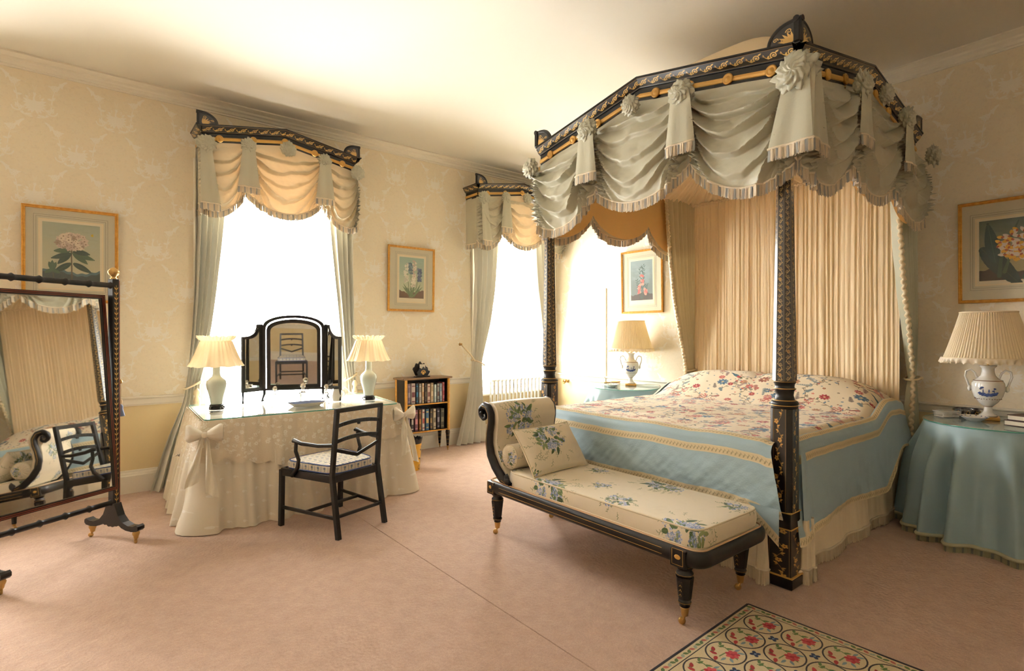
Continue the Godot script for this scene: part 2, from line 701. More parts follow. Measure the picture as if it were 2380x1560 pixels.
# needlepoint: rows of ringed flower medallions, framed by a leafy border; uv 0..1 over the whole rug
func rug_tex(nx: int, ny: int) -> ImageTexture:
	var cell := 120.0
	var bd := 36.0
	var P := Paint.new(int(nx * cell + 2 * bd), int(ny * cell + 2 * bd), rgb(206, 188, 150), false)
	var dark := rgb(44, 40, 46)
	var W := P.w
	var H := P.h
	var bc := [rgb(92, 112, 70), rgb(176, 100, 90), rgb(150, 158, 140), rgb(92, 112, 70)]
	for side in 4:
		for k in int((W if side < 2 else H) / 17):
			var s := 17.0 * k + 12.0
			var q := Vector2(s, 19) if side == 0 else Vector2(s, H - 19) if side == 1 else Vector2(19, s) if side == 2 else Vector2(W - 19, s)
			var a := (0.6 if k % 2 else -0.6) + (0.0 if side < 2 else PI / 2)
			P.leaf(q.x - cos(a) * 8, q.y - sin(a) * 8, 17, 11, a, bc[k % 4])
	for e in [[0, 0, W, 6], [0, H - 6, W, 6], [0, 0, 6, H], [W - 6, 0, 6, H], [32, 32, W - 64, 3], [32, H - 35, W - 64, 3], [32, 32, 3, H - 64], [W - 35, 32, 3, H - 64]]:
		P.rect(e[0], e[1], e[2], e[3], dark)
	for j in ny:
		for i in nx:
			var c := Vector2(bd + (i + 0.5) * cell, bd + (j + 0.5) * cell)
			var ring := []
			for k in 41:
				var a := TAU * k / 40
				ring.append(c + Vector2(cos(a) * 58, sin(a) * 56))
			P.line(ring, 2.3, 2.3, dark)
			if i < nx - 1 and j < ny - 1:
				P.bloom(c.x + cell * 0.5, c.y + cell * 0.5, 15, 4, PI / 4, rgb(42, 54, 82), rgb(120, 140, 168))
			var z := func(x: float, y: float) -> Vector2: return c + Vector2(x, y) * 0.8
			P.line([z.call(-34, -6), z.call(-6, -2), z.call(18, 8), z.call(30, -20), z.call(20, -42)], 2.2, 1.6, rgb(98, 118, 72))
			for l in [[18, -34, 0.2], [26, -12, 1.0], [-10, -46, 2.8], [6, 30, 2.2], [30, -40, -0.4]]:
				P.leaf(c.x + l[0] * 0.8, c.y + l[1] * 0.8, 21, 9, l[2], rgb(92, 116, 68))
			for l in [[-28, 14, 3.3], [32, 18, 0.3], [-20, 28, 2.3], [30, 30, 1.0]]:
				P.leaf(c.x + l[0] * 0.8, c.y + l[1] * 0.8, 22, 9, l[2], rgb(122, 142, 148))
			for l in [[-20, -38, -0.6], [-44, -14, 2.8], [-30, -20, -1.6]]:
				P.leaf(c.x + l[0] * 0.8, c.y + l[1] * 0.8, 22, 12, l[2], rgb(160, 50, 54))
			for m in 7:
				var a := TAU * m / 7.0
				P.dot(c.x + 6 + cos(a) * 11, c.y + 18 + sin(a) * 10, 11, 7, a, rgb(164, 46, 58) if m % 2 else rgb(184, 76, 80))
			P.dot(c.x + 6, c.y + 18, 6, 6, 0, rgb(140, 34, 46))
	P.grain(0.06, 3)
	return P.tex()


# gold scroll-work on black, one tile: running scroll
func scroll_tex() -> ImageTexture:
	var P := Paint.new(256, 96, rgb(11, 9, 8))
	var gold := rgb(214, 176, 104)
	var g2 := rgb(150, 112, 58)
	for k in 2:
		var x := 64.0 + 128 * k
		var s := 1.0 if k % 2 == 0 else 1.0
		P.spiral(x, 50, 27, 2.4, 1.5, 5.0, gold)
		P.line([Vector2(x - 22, 68), Vector2(x - 46, 76), Vector2(x - 66, 60), Vector2(x - 78, 34)], 5.0, 3.0, gold)
		P.leaf(x - 50, 74, 32, 15, -1.1, gold)
		P.leaf(x - 66, 58, 26, 12, -2.4, g2)
		P.leaf(x + 14, 30, 32, 13, -0.5, gold)
		P.dot(x + 2, 50, 6, 6, 0, gold)
	P.rect(0, 0, 256, 4, rgb(120, 90, 48))
	P.rect(0, 92, 256, 4, rgb(120, 90, 48))
	return P.tex()


# flowering vine on black for square post panels
func vine_tex() -> ImageTexture:
	var P := Paint.new(160, 1024, rgb(11, 9, 8))
	var gold := rgb(206, 158, 84)
	var dim := rgb(160, 122, 70)
	P.rect(10, 0, 3, 1024, dim)
	P.rect(147, 0, 3, 1024, dim)
	var pts := []
	for k in 120:
		var y := k * 1024.0 / 119
		pts.append(Vector2(80 + 26 * sin(y * TAU / 256.0), y))
	P.line(pts, 2.2, 2.2, dim)
	for k in range(3, 118, 5):
		var q: Vector2 = pts[k]
		var e := 1.0 if k % 2 else -1.0
		P.leaf(q.x, q.y, 36, 17, -PI / 2 + e * 1.1, gold if k % 3 else dim)
		P.leaf(q.x, q.y, 30, 13, PI / 2 - e * 0.9, dim)
		if k % 4 == 3:
			P.bloom(q.x + e * 22, q.y - 6, 25, 5, k, gold, rgb(120, 70, 40))
	return P.tex()


# close scrolls for the upper shaft facets
func shaft_tex() -> ImageTexture:
	var P := Paint.new(96, 768, rgb(11, 9, 8))
	var gold := rgb(196, 164, 106)
	P.rect(5, 0, 3, 768, rgb(120, 98, 60))
	P.rect(88, 0, 3, 768, rgb(120, 98, 60))
	for k in 12:
		var e := 1.0 if k % 2 else -1.0
		var y := 32.0 + 64 * k
		P.spiral(48 + e * 8, y, 20, 0.5 if e > 0 else 2.6, e * 1.25, 3.0, gold)
		P.line([Vector2(48 - e * 16, y - 30), Vector2(48 - e * 22, y - 8), Vector2(48 - e * 4, y + 22), Vector2(48 + e * 18, y + 34)], 2.6, 2.2, gold)
		P.leaf(48 - e * 18, y - 8, 17, 8, PI / 2 + e, gold)
		if k % 6 == 2:
			P.dot(48, y, 15, 19, 0, rgb(178, 134, 64))
			P.dot(48, y, 7, 9, 0, rgb(126, 84, 40))
	return P.tex()


func palmette_tex() -> ImageTexture:
	var P := Paint.new(192, 192, rgb(11, 9, 8), false)
	var gold := rgb(204, 164, 94)
	for k in 6:
		P.leaf(40, 168, 120 - absf(k - 2.5) * 10, 19, -PI / 2 + 0.1 + k * 0.27, gold)
	for k in 3:
		P.spiral(56 + 46 * k, 150 - 22 * k, 17, 1.0 + k, 1.3, 3.5, gold)
	P.spiral(64, 70, 20, 0.0, -1.2, 4, gold)
	return P.tex()


func braid_tex() -> ImageTexture:
	var P := Paint.new(128, 64, rgb(222, 204, 166))
	var hole := rgb(176, 160, 126)
	for k in 4:
		P.leaf(32 * k + 2, 50, 34, 11, -0.95, hole)
		P.leaf(32 * k + 18, 16, 26, 7, 0.95, rgb(186, 170, 136))
	P.rect(0, 0, 128, 7, rgb(228, 212, 178))
	P.rect(0, 57, 128, 7, rgb(228, 212, 178))
	return P.tex()


func cushion_tex() -> ImageTexture:
	var P := Paint.new(256, 256, rgb(226, 216, 198))
	var blue := rgb(72, 106, 140)
	for k in 4:
		for m in 4:
			var x := 64.0 * k + 32
			var y := 64.0 * m + 32
			P.line([Vector2(x, y + 14), Vector2(x + 2, y - 8)], 2, 1.5, rgb(104, 112, 84))
			P.bloom(x + 2, y - 10, 11, 5, k, blue, rgb(150, 80, 60))
			P.leaf(x, y + 8, 12, 6, -0.5, rgb(104, 112, 84))
		P.rect(64 * k, 0, 3, 256, blue)
	for m in 4:
		P.rect(0, 64 * m + 2, 256, 3, blue)
	P.grain(0.05, 9)
	return P.tex()


func lace_tex() -> ImageTexture:
	var P := Paint.new(512, 512, rgb(226, 212, 188))
	var g := RandomNumberGenerator.new()
	g.seed = 31
	var pale := rgb(244, 237, 223)
	for k in 420:
		P.dot(g.randf() * 512, g.randf() * 512, 2.2, 2.2, 0, rgb(214, 198, 172))
	for k in 46:
		var q := Vector2(g.randf(), g.randf()) * 512
		if k % 2:
			P.bloom(q.x, q.y, g.randf_range(12, 24), 6, g.randf() * PI, pale, rgb(224, 212, 190))
		else:
			P.spiral(q.x, q.y, g.randf_range(14, 26), g.randf() * TAU, 1.3, 2.6, pale)
		P.leaf(q.x + 8, q.y, 26, 10, g.randf() * TAU, pale)
		P.leaf(q.x - 8, q.y, 26, 10, g.randf() * TAU, pale)
	return P.tex()


func dotted_tex() -> ImageTexture:
	var P := Paint.new(512, 512, rgb(234, 224, 204))
	for k in 6:
		for m in 6:
			var x := 85.3 * k + (42 if m % 2 else 0) + 20
			P.dot(x, 85.3 * m + 40, 8, 8, 0, rgb(245, 239, 226))
			P.leaf(x + 8, 85.3 * m + 36, 16, 7, 0.6, rgb(242, 235, 220))
	return P.tex()


# botanical print on its mount; kind 0 rose-pink dome, 1 white and blue spikes, 2 red bells, 3 orange-white cluster
func print_tex(kind: int, pw: int, ph: int) -> ImageTexture:
	var paper := rgb(222, 210, 182)
	var P := Paint.new(pw, ph, paper, false)
	var g := RandomNumberGenerator.new()
	g.seed = 40 + kind
	var x0 := 14.0
	var y0 := 14.0
	var x1 := pw - 14.0
	var y1 := ph - (26.0 if kind == 3 else 44.0)
	var sky: Color = [rgb(166, 172, 150), rgb(150, 172, 156), rgb(134, 150, 150), rgb(84, 98, 90)][kind]
	var low: Color = [rgb(190, 184, 152), rgb(190, 196, 166), rgb(104, 114, 110), rgb(156, 146, 104)][kind]
	for j in range(int(y0), int(y1)):
		P.rect(x0, j, x1 - x0, 1, sky.lerp(low, clampf((j - y0) / (y1 - y0) * 1.4, 0, 1)))
	P.wrap = false
	for k in 60:   # painted clouds
		P.dot(clampf(x0 + g.randf() * (x1 - x0), x0 + 44, x1 - 44), y0 + 30 + g.randf() * (y1 - y0) * 0.4, g.randf_range(14, 42), g.randf_range(5, 13), 0.2 * g.randf(), sky.lightened(0.16) if k % 3 else sky.darkened(0.1), 0.16)
	var earth: Color = [rgb(60, 72, 66), rgb(98, 74, 56), rgb(70, 64, 58), rgb(58, 46, 34)][kind]
	for i in range(int(x0), int(x1)):
		var hh := (y1 - y0) * (0.16 + 0.035 * sin(i * 0.018 + kind * 2.0) + 0.01 * sin(i * 0.1))
		P.rect(i, y1 - hh, 1, hh, earth)
		if kind == 0:
			P.rect(i, y1 - hh - 22, 1, 22, rgb(84, 108, 112))
	var cx := (x0 + x1) * 0.5
	var dark := rgb(48, 68, 56)
	var mid := rgb(72, 94, 70)
	if kind == 0:
		P.line([Vector2(cx, y1 - 8), Vector2(cx - 4, y0 + 190)], 5, 4, rgb(92, 78, 58))
		P.line([Vector2(90, y1 - 6), Vector2(76, y1 - 120)], 4, 3, rgb(84, 82, 62))
		for l in [[-10, 250, 2.3, 130], [6, 240, 0.75, 140], [-6, 330, 2.5, 150], [8, 330, 0.55, 150], [0, 240, 0.35, 170], [0, 250, 2.8, 150], [-4, 220, 3.0, 120], [4, 225, 0.2, 125]]:
			P.leaf(cx + l[0], y0 + l[1], l[3], 46, l[2], dark if int(l[1]) % 20 else mid, rgb(96, 114, 84))
		for l in [[-1.9, 70], [-1.2, 70], [-1.57, 80], [2.6, 60], [0.5, 60]]:
			P.leaf(76, y1 - 110, l[1], 30, l[0], mid, rgb(100, 116, 86))
		for k in 90:
			var a := g.randf() * TAU
			var q := Vector2(cx, y0 + 150) + Vector2(cos(a) * 100, sin(a) * 66) * sqrt(g.randf())
			P.bloom(q.x, q.y, g.randf_range(15, 24), 5, g.randf() * PI, [rgb(204, 184, 166), rgb(186, 164, 150), rgb(158, 140, 122), rgb(214, 198, 176)][k % 4], rgb(146, 124, 104))
		P.leaf(x1 - 60, y0 + 84, 18, 12, 0.5, rgb(206, 178, 48))
		P.leaf(x1 - 60, y0 + 84, 18, 12, -0.6, rgb(198, 168, 40))
	elif kind == 1:
		for k in 16:
			P.leaf(cx + g.randf_range(-30, 30), y1 - 10, g.randf_range(120, 210), 20, -PI / 2 + (k - 7.5) * 0.11, [rgb(78, 100, 70), rgb(104, 122, 88)][k % 2], rgb(140, 152, 116))
		for sp in [[-74, 70, 300, rgb(226, 220, 202), rgb(190, 186, 170)], [34, 40, 290, rgb(224, 212, 192), rgb(186, 166, 150)], [-16, 70, 190, rgb(74, 96, 108), rgb(120, 140, 142)], [108, 130, 290, rgb(66, 80, 110), rgb(110, 122, 146)], [22, 250, 350, rgb(232, 226, 208), rgb(196, 188, 170)]]:
			P.line([Vector2(cx + sp[0], y0 + sp[1]), Vector2(cx + sp[0] * 0.4, y1 - 30)], 3, 4, rgb(92, 112, 76))
			for k in 46:
				var q := Vector2(cx + sp[0] + g.randf_range(-24, 24), lerpf(y0 + sp[1], y0 + sp[2], g.randf()))
				P.bloom(q.x, q.y, g.randf_range(9, 16), 5, g.randf() * PI, sp[3] if k % 3 else sp[4], sp[4])
	elif kind == 2:
		for m in 16:
			P.dot(cx + 70 - m * 3, y0 + 80 + m * 12, 60 + m * 3, 14, 0.3, rgb(138, 158, 160), 0.25)
		for st in [[0, 50, 30], [-60, 230, -20], [64, 300, 24], [20, 70, 20], [-24, 80, 4]]:
			var b := Vector2(cx + st[0] * 0.2, y1 - 20)
			var e := Vector2(cx + st[0], y0 + st[1])
			P.line([b, b.lerp(e, 0.5) + Vector2(st[2], 0), e], 3, 2, rgb(64, 84, 74))
			for k in 12:
				var q := b.lerp(e, 0.3 + k * 0.06) + Vector2(st[2] * 0.7, 0)
				P.leaf(q.x, q.y, 36, 9, -PI / 2 + (0.9 if k % 2 else -0.9), rgb(58, 82, 76))
		for k in 46:
			var z: Vector2 = [Vector2(cx + 8, y0 + 240), Vector2(cx - 46, y0 + 380), Vector2(cx + 62, y0 + 386), Vector2(cx - 36, y0 + 330)][k % 4]
			var q := z + Vector2(g.randf_range(-20, 20), g.randf_range(-64, 56) * (1.0 if k % 4 == 0 else 0.6))
			P.bloom(q.x, q.y, g.randf_range(11, 19), 5, g.randf() * PI, [rgb(206, 112, 98), rgb(190, 84, 78), rgb(220, 146, 126)][k % 3], rgb(170, 60, 60))
	else:
		P.leaf(x0 + 6, y0 + 200, 420, 120, 0.92, rgb(30, 50, 42), rgb(96, 112, 66))
		P.leaf(cx - 90, y0 + 330, 330, 84, -1.72, rgb(40, 62, 54), rgb(104, 122, 96))
		P.leaf(cx + 60, y1 - 4, 300, 96, -0.6, rgb(48, 70, 48), rgb(110, 122, 70))
		P.line([Vector2(cx - 70, y1 - 30), Vector2(cx - 60, y0 + 300), Vector2(cx + 40, y0 + 20)], 13, 5, rgb(60, 82, 62))
		P.line([Vector2(cx - 40, y1 - 60), Vector2(cx - 10, y0 + 290)], 12, 7, rgb(70, 90, 64))
		for k in 66:
			var a := g.randf() * TAU
			var q := Vector2(cx + 40, y0 + 200) + Vector2(cos(a) * 124, sin(a) * 112) * sqrt(g.randf())
			P.leaf(q.x, q.y, 42, 24, g.randf() * TAU, rgb(214, 200, 180))
			P.leaf(q.x, q.y, 34, 24, g.randf() * TAU, rgb(214, 160, 54))
			P.dot(q.x, q.y, 7, 10, g.randf() * 3, rgb(158, 74, 40))
	return P.tex()


func make_materials() -> void:
	noise.seed = 4
	noise.frequency = 1.0
	var fine := noise_tex(256, 0.09, 2, 3)
	var pile := noise_tex(256, 0.16, 8, 2)
	M.wall = mat("wallpaper", Color.WHITE, 0.75, {"tex": wallpaper_tex(), "tri": Vector3(1 / 0.54, 1 / 0.74, 1 / 0.54)})
	M.dado = mat("dado paint", Color.WHITE, 0.6, {"tex": mottled(256, 0.012, 3, rgb(225, 204, 156), rgb(231, 212, 166)), "tri": Vector3(0.5, 0.5, 0.5)})
	mat("ceiling_paint", rgb(231, 225, 210), 0.85)
	mat("trim_paint", rgb(240, 233, 216), 0.45)
	M.carpet = mat("carpet", Color.WHITE, 0.95, {"tex": mottled(512, 0.02, 6, rgb(180, 150, 131), rgb(193, 163, 144), 0.07), "tri": Vector3(0.9, 0.9, 0.9), "sheen": 0.25})
	M.carpet.heightmap_enabled = true
	M.carpet.heightmap_texture = pile
	M.carpet.heightmap_scale = 0.35
	mat("black", rgb(12, 9, 8), 0.38, {"coat": 0.12, "spec": 0.4})
	mat("black_matt", rgb(22, 18, 16), 0.5)
	mat("red_line", rgb(150, 58, 30), 0.4)
	mat("gold_paint", rgb(206, 160, 84), 0.45, {"metal": 0.3})
	mat("gilt", rgb(216, 180, 112), 0.4, {"tex": mottled(128, 0.05, 12, rgb(214, 180, 118), rgb(255, 236, 190)), "metal": 0.35, "local": Vector3(4, 4, 4)})
	mat("brass", rgb(186, 152, 96), 0.32, {"metal": 1.0})
	M.scroll = mat("scroll", Color.WHITE, 0.3, {"tex": scroll_tex(), "coat": 0.5})
	M.vine = mat("vine", Color.WHITE, 0.3, {"tex": vine_tex(), "coat": 0.5})
	M.shaft = mat("shaft", Color.WHITE, 0.3, {"tex": shaft_tex(), "coat": 0.5})
	M.palmette = mat("palmette", Color.WHITE, 0.35, {"tex": palmette_tex(), "coat": 0.4})
	mat("silk", rgb(190, 187, 165), 0.42, {"back": Color(0.30, 0.215, 0.13), "sheen": 0.3, "bump": [fine, 0.04], "local": Vector3(3, 3, 3)})
	mat("silk_lining", rgb(232, 196, 134), 0.6, {"back": Color(0.62, 0.46, 0.26)})
	mat("curtain", rgb(222, 218, 204), 0.5, {"back": Color(0.13, 0.126, 0.11), "sheen": 0.3})
	mat("bed_curtain_lined", rgb(214, 200, 164), 0.55, {"back": Color(0.25, 0.22, 0.15), "sheen": 0.25})
	mat("bed_curtain", rgb(198, 198, 174), 0.5, {"back": Color(0.2, 0.2, 0.16), "sheen": 0.3})
	mat("cream_silk", rgb(249, 226, 186), 0.6, {"back": Color(0.3, 0.25, 0.17), "sheen": 0.25})
	mat("cream_cotton", rgb(238, 222, 192), 0.75)
	mat("fringe", Color.WHITE, 0.75, {"vc": true})
	mat("braid", rgb(226, 208, 172), 0.8)
	M.braid_lattice = mat("braid_lattice", Color.WHITE, 0.8, {"tex": braid_tex()})
	mat("blue_cloth", rgb(172, 196, 206), 0.55, {"sheen": 0.4, "bump": [fine, 0.05], "local": Vector3(3, 3, 3)})
	mat("blue_table", rgb(158, 184, 190), 0.5, {"sheen": 0.4})
	M.crewel = mat("crewel", Color.WHITE, 0.8, {"tex": crewel_tex(), "sheen": 0.2})
	M.chintz = mat("chintz", Color.WHITE, 0.6, {"tex": chintz_tex(), "sheen": 0.2})
	mat("piping", rgb(228, 212, 180), 0.7)
	M.seat_print = mat("seat_print", Color.WHITE, 0.75, {"tex": cushion_tex(), "local": Vector3(4.2, 4.2, 4.2)})
	M.lace = mat("lace", Color.WHITE, 0.8, {"tex": lace_tex(), "bump": [fine, 0.1]})
	M.muslin = mat("muslin", Color.WHITE, 0.8, {"tex": dotted_tex(), "back": Color(0.3, 0.28, 0.22)})
	mat("bow", rgb(242, 234, 216), 0.6, {"back": Color(0.25, 0.23, 0.18)})
	mat("celadon", rgb(206, 215, 205), 0.12, {"coat": 0.7})
	mat("porcelain", rgb(238, 236, 230), 0.12, {"coat": 0.6})
	mat("china_blue", rgb(66, 84, 142), 0.15)
	mat("china_pale_blue", rgb(128, 146, 190), 0.15)
	mat("shade", rgb(250, 234, 200), 0.8, {"back": Color(0.62, 0.54, 0.38)})
	mat("shade_pale", rgb(252, 240, 216), 0.8, {"back": Color(0.7, 0.62, 0.48)})
	mat("mirror", rgb(226, 226, 220), 0.02, {"metal": 1.0})
	mat("table_glass", rgb(190, 222, 212), 0.03, {"alpha": 0.12})
	mat("glass_edge", rgb(74, 150, 132), 0.12)
	mat("pane", rgb(255, 255, 255), 0.02, {"alpha": 0.03, "spec": 0.3})
	mat("crystal", rgb(255, 255, 255), 0.02, {"refract": 0.02})
	mat("picture_glass", rgb(255, 255, 255), 0.03, {"alpha": 0.04, "spec": 0.35})
	mat("mount", rgb(200, 192, 166), 0.9)
	mat("mount_line", rgb(128, 124, 104), 0.9)
	mat("mount_cream", rgb(226, 208, 172), 0.9)
	mat("silver", rgb(214, 208, 198), 0.25, {"metal": 1.0})
	mat("lacquer", rgb(20, 16, 15), 0.12, {"coat": 1.0})
	mat("white_metal", rgb(238, 236, 228), 0.35)
	mat("bin_yellow", rgb(214, 160, 36), 0.4)
	mat("flex", rgb(236, 228, 208), 0.5)
	mat("paper", rgb(238, 230, 212), 0.85)
	mat("blue_tassel", rgb(128, 146, 178), 0.7)
	mat("leaf_green", rgb(46, 56, 30), 0.6)
	mat("bark", rgb(110, 96, 80), 0.9)
	mat("shadow_board", rgb(70, 58, 50), 0.9)


# ---- room
func wall_slab(mb: MB, u0: float, u1: float, y0: float, y1: float, v0: float, v1: float) -> void:
	mb.box(at((u0 + u1) / 2, (y0 + y1) / 2, (v0 + v1) / 2), Vector3(u1 - u0, y1 - y0, v1 - v0))


const OPEN := [[0.96, 2.26], [4.16, 5.32], [-1.92, -1.04]]   # the third stands left of the frame
const SILL := 0.60
const HEAD := 3.02


func build_room() -> void:
	var T := 0.42
	# floor: two widths of carpet with a seam, on boards
	var fl := struct_node("floor", "pink-beige fitted carpet with a seam")
	var b := MB.new()
	wall_slab(b, LU - T, BU + T, -0.30, -0.012, FV - T, WV + T)
	part("underfloor", b, M.shadow_board, fl)
	b = MB.new()
	b.box(at((LU + 1.70) / 2, -0.006, (FV + WV) / 2), Vector3(1.70 - LU, 0.012, WV - FV), 0.002)
	part("carpet_width", b, M.carpet, fl)
	b = MB.new()
	b.box(at((1.703 + BU) / 2, -0.006, (FV + WV) / 2), Vector3(BU - 1.703, 0.012, WV - FV), 0.002)
	part("carpet_width", b, M.carpet, fl)
	b = MB.new()
	wall_slab(b, LU - T, BU + T, CEIL, CEIL + 0.3, FV - T, WV + T)
	struct("ceiling", b, M.ceiling_paint)
	# window wall
	for lower in [true, false]:
		b = MB.new()
		var y0 := -0.02 if lower else RAIL - 0.04
		var y1 := RAIL - 0.04 if lower else CEIL
		var edges := [LU - T, OPEN[2][0], OPEN[2][1], OPEN[0][0], OPEN[0][1], OPEN[1][0], OPEN[1][1], BU + T]
		for k in [0, 2, 4, 6]:
			wall_slab(b, edges[k], edges[k + 1], y0, y1, WV, WV + T)
		for k in [1, 3, 5]:
			if lower:
				wall_slab(b, edges[k], edges[k + 1], y0, SILL, WV, WV + T)
			else:
				wall_slab(b, edges[k], edges[k + 1], HEAD, y1, WV, WV + T)
		if lower:
			struct("wall_window_dado", b, M.dado)
		else:
			struct("wall_window", b, M.wall)
	# the other three walls
	for w in [["bed", BU, BU + T, FV - T, WV], ["left", LU - T, LU, FV - T, WV], ["front", LU, BU, FV - T, FV]]:
		b = MB.new()
		wall_slab(b, w[1], w[2], -0.02, RAIL - 0.04, w[3], w[4])
		struct("wall_%s_dado" % w[0], b, M.dado)
		b = MB.new()
		wall_slab(b, w[1], w[2], RAIL - 0.04, CEIL, w[3], w[4])
		struct("wall_%s" % w[0], b, M.wall)
	# runs of cornice, dado rail and skirting
	var cornice := [Vector2(0, -0.095), Vector2(0.014, -0.095), Vector2(0.014, -0.08), Vector2(0.03, -0.076), Vector2(0.04, -0.056), Vector2(0.06, -0.046), Vector2(0.066, -0.03), Vector2(0.09, -0.024), Vector2(0.115, -0.014), Vector2(0.12, -0.014), Vector2(0.12, 0.0), Vector2(0, 0)]
	var rail := [Vector2(0, -0.085), Vector2(0.008, -0.085), Vector2(0.012, -0.074), Vector2(0.016, -0.07), Vector2(0.016, -0.028), Vector2(0.03, -0.02), Vector2(0.036, -0.012), Vector2(0.034, -0.002), Vector2(0, 0)]
	var skirt := [Vector2(0, 0), Vector2(0.022, 0), Vector2(0.022, 0.155), Vector2(0.017, 0.16), Vector2(0.015, 0.178), Vector2(0.008, 0.186), Vector2(0.007, 0.2), Vector2(0, 0.204)]
	var runs := [[at(LU, 0, WV), at(BU, 0, WV), Vector3(0, 0, 1)], [at(BU, 0, WV), at(BU, 0, FV), Vector3(-1, 0, 0)], [at(LU, 0, FV), at(LU, 0, WV), Vector3(1, 0, 0)], [at(BU, 0, FV), at(LU, 0, FV), Vector3(0, 0, -1)]]
	var sides := ["window", "bed", "left", "front"]
	for k in 4:
		var a: Vector3 = runs[k][0]
		var e: Vector3 = runs[k][1]
		b = MB.new()
		b.mould(a + Vector3.UP * CEIL, e + Vector3.UP * CEIL, cornice, runs[k][2])
		struct("trim_%d" % (k + 1), b, M.trim_paint, "moulded white cornice")
		b = MB.new()
		var b2 := MB.new()
		var cuts := [[a, e]]
		if k == 0:
			cuts = [[a, at(OPEN[2][0] - 0.1, 0, WV)], [at(OPEN[2][1] + 0.1, 0, WV), at(OPEN[0][0] - 0.1, 0, WV)], [at(OPEN[0][1] + 0.1, 0, WV), at(OPEN[1][0] - 0.1, 0, WV)]]
		for c in cuts:
			b.mould(c[0] + Vector3.UP * RAIL, c[1] + Vector3.UP * RAIL, rail, runs[k][2])
		b2.mould(a, e, skirt, runs[k][2])
		struct("trim_%d" % (k + 5), b, M.trim_paint, "white dado rail")
		struct("baseboard_" + sides[k], b2, M.trim_paint)
	# windows
	for k in 3:
		var u0: float = OPEN[k][0]
		var u1: float = OPEN[k][1]
		var w := struct_node("window_%d" % (k + 1), "tall sash window, bright daylight outside")
		b = MB.new()
		wall_slab(b, u0, u0 + 0.012, SILL, HEAD, WV - 0.002, WV + 0.40)
		wall_slab(b, u1 - 0.012, u1, SILL, HEAD, WV - 0.002, WV + 0.40)
		wall_slab(b, u0, u1, HEAD - 0.012, HEAD, WV - 0.002, WV + 0.40)
		part("reveal_lining", b, M.trim_paint, w)
		b = MB.new()
		b.box(at((u0 + u1) / 2, SILL + 0.012, WV + 0.16), Vector3(u1 - u0 + 0.08, 0.03, 0.46), 0.008)
		part("sill", b, M.trim_paint, w)
		b = MB.new()
		for s in [u0 - 0.05, u1 + 0.05]:
			b.box(at(s, (SILL + HEAD) / 2 + 0.04, WV - 0.012), Vector3(0.1, HEAD - SILL + 0.08, 0.03), 0.006)
		b.box(at((u0 + u1) / 2, HEAD + 0.05, WV - 0.012), Vector3(u1 - u0, 0.1, 0.03), 0.006)
		part("architrave", b, M.trim_paint, w)
		b = MB.new()
		for s in [u0 + 0.03, u1 - 0.03]:
			b.box(at(s, (SILL + HEAD) / 2, WV + 0.33), Vector3(0.04, HEAD - SILL, 0.05), 0.006)
		for y in [SILL + 0.05, HEAD - 0.03]:
			b.box(at((u0 + u1) / 2, y, WV + 0.33), Vector3(u1 - u0, 0.05, 0.05), 0.006)
		part("sash_frame", b, M.trim_paint, w)
		b = MB.new()
		b.face([at(u0 + 0.03, SILL + 0.04, WV + 0.33), at(u1 - 0.03, SILL + 0.04, WV + 0.33), at(u1 - 0.03, HEAD - 0.03, WV + 0.33), at(u0 + 0.03, HEAD - 0.03, WV + 0.33)])
		part("pane", b, M.pane, w)
		if k == 0:
			b = MB.new()
			b.tube([at(1.99, 2.9, WV + 0.12), at(1.99, 2.32, WV + 0.12)], 0.003, 6)
			b.ball(at(1.99, 2.31, WV + 0.12), Vector3(0.008, 0.014, 0.008), 8, 6)
			part("blind_cord", b, M.flex, w)
	# papered door in the bed wall
	var d := struct_node("door_1", "papered door flush with the wall")
	var v0 := 4.79
	var v1 := 5.63
	b = MB.new()
	b.box(at(BU - 0.004, (RAIL + 2.03) / 2, (v0 + v1) / 2), Vector3(0.014, 2.03 - RAIL, v1 - v0), 0.003)
	part("door_leaf", b, M.wall, d)
	b = MB.new()
	b.box(at(BU - 0.004, RAIL / 2, (v0 + v1) / 2), Vector3(0.014, RAIL - 0.02, v1 - v0), 0.003)
	part("lower_leaf", b, M.dado, d)
	b = MB.new()
	b.mould(at(BU - 0.011, RAIL, v1), at(BU - 0.011, RAIL, v0), rail, Vector3(-1, 0, 0))
	part("rail", b, M.trim_paint, d)
	b = MB.new()
	b.xf = Transform3D(Basis(Vector3(0, 0, 1), Vector3(-1, 0, 0), Vector3(0, -1, 0)), at(BU - 0.012, 0.755, 5.50))
	b.lathe([Vector2(0, 0), Vector2(0.026, 0), Vector2(0.026, 0.005), Vector2(0.01, 0.008), Vector2(0.009, 0.03), Vector2(0.022, 0.038), Vector2(0.026, 0.052), Vector2(0.018, 0.066), Vector2(0, 0.07)], 20)
	part("door_knob", b, M.brass, d)
	b = MB.new()
	b.box(at(BU - 0.016, 0.765, 5.58), Vector3(0.01, 0.11, 0.035), 0.003)
	b.ball(at(BU - 0.028, 0.75, 5.58), Vector3(0.012, 0.018, 0.01))
	part("lock_plate", b, M.brass, d)


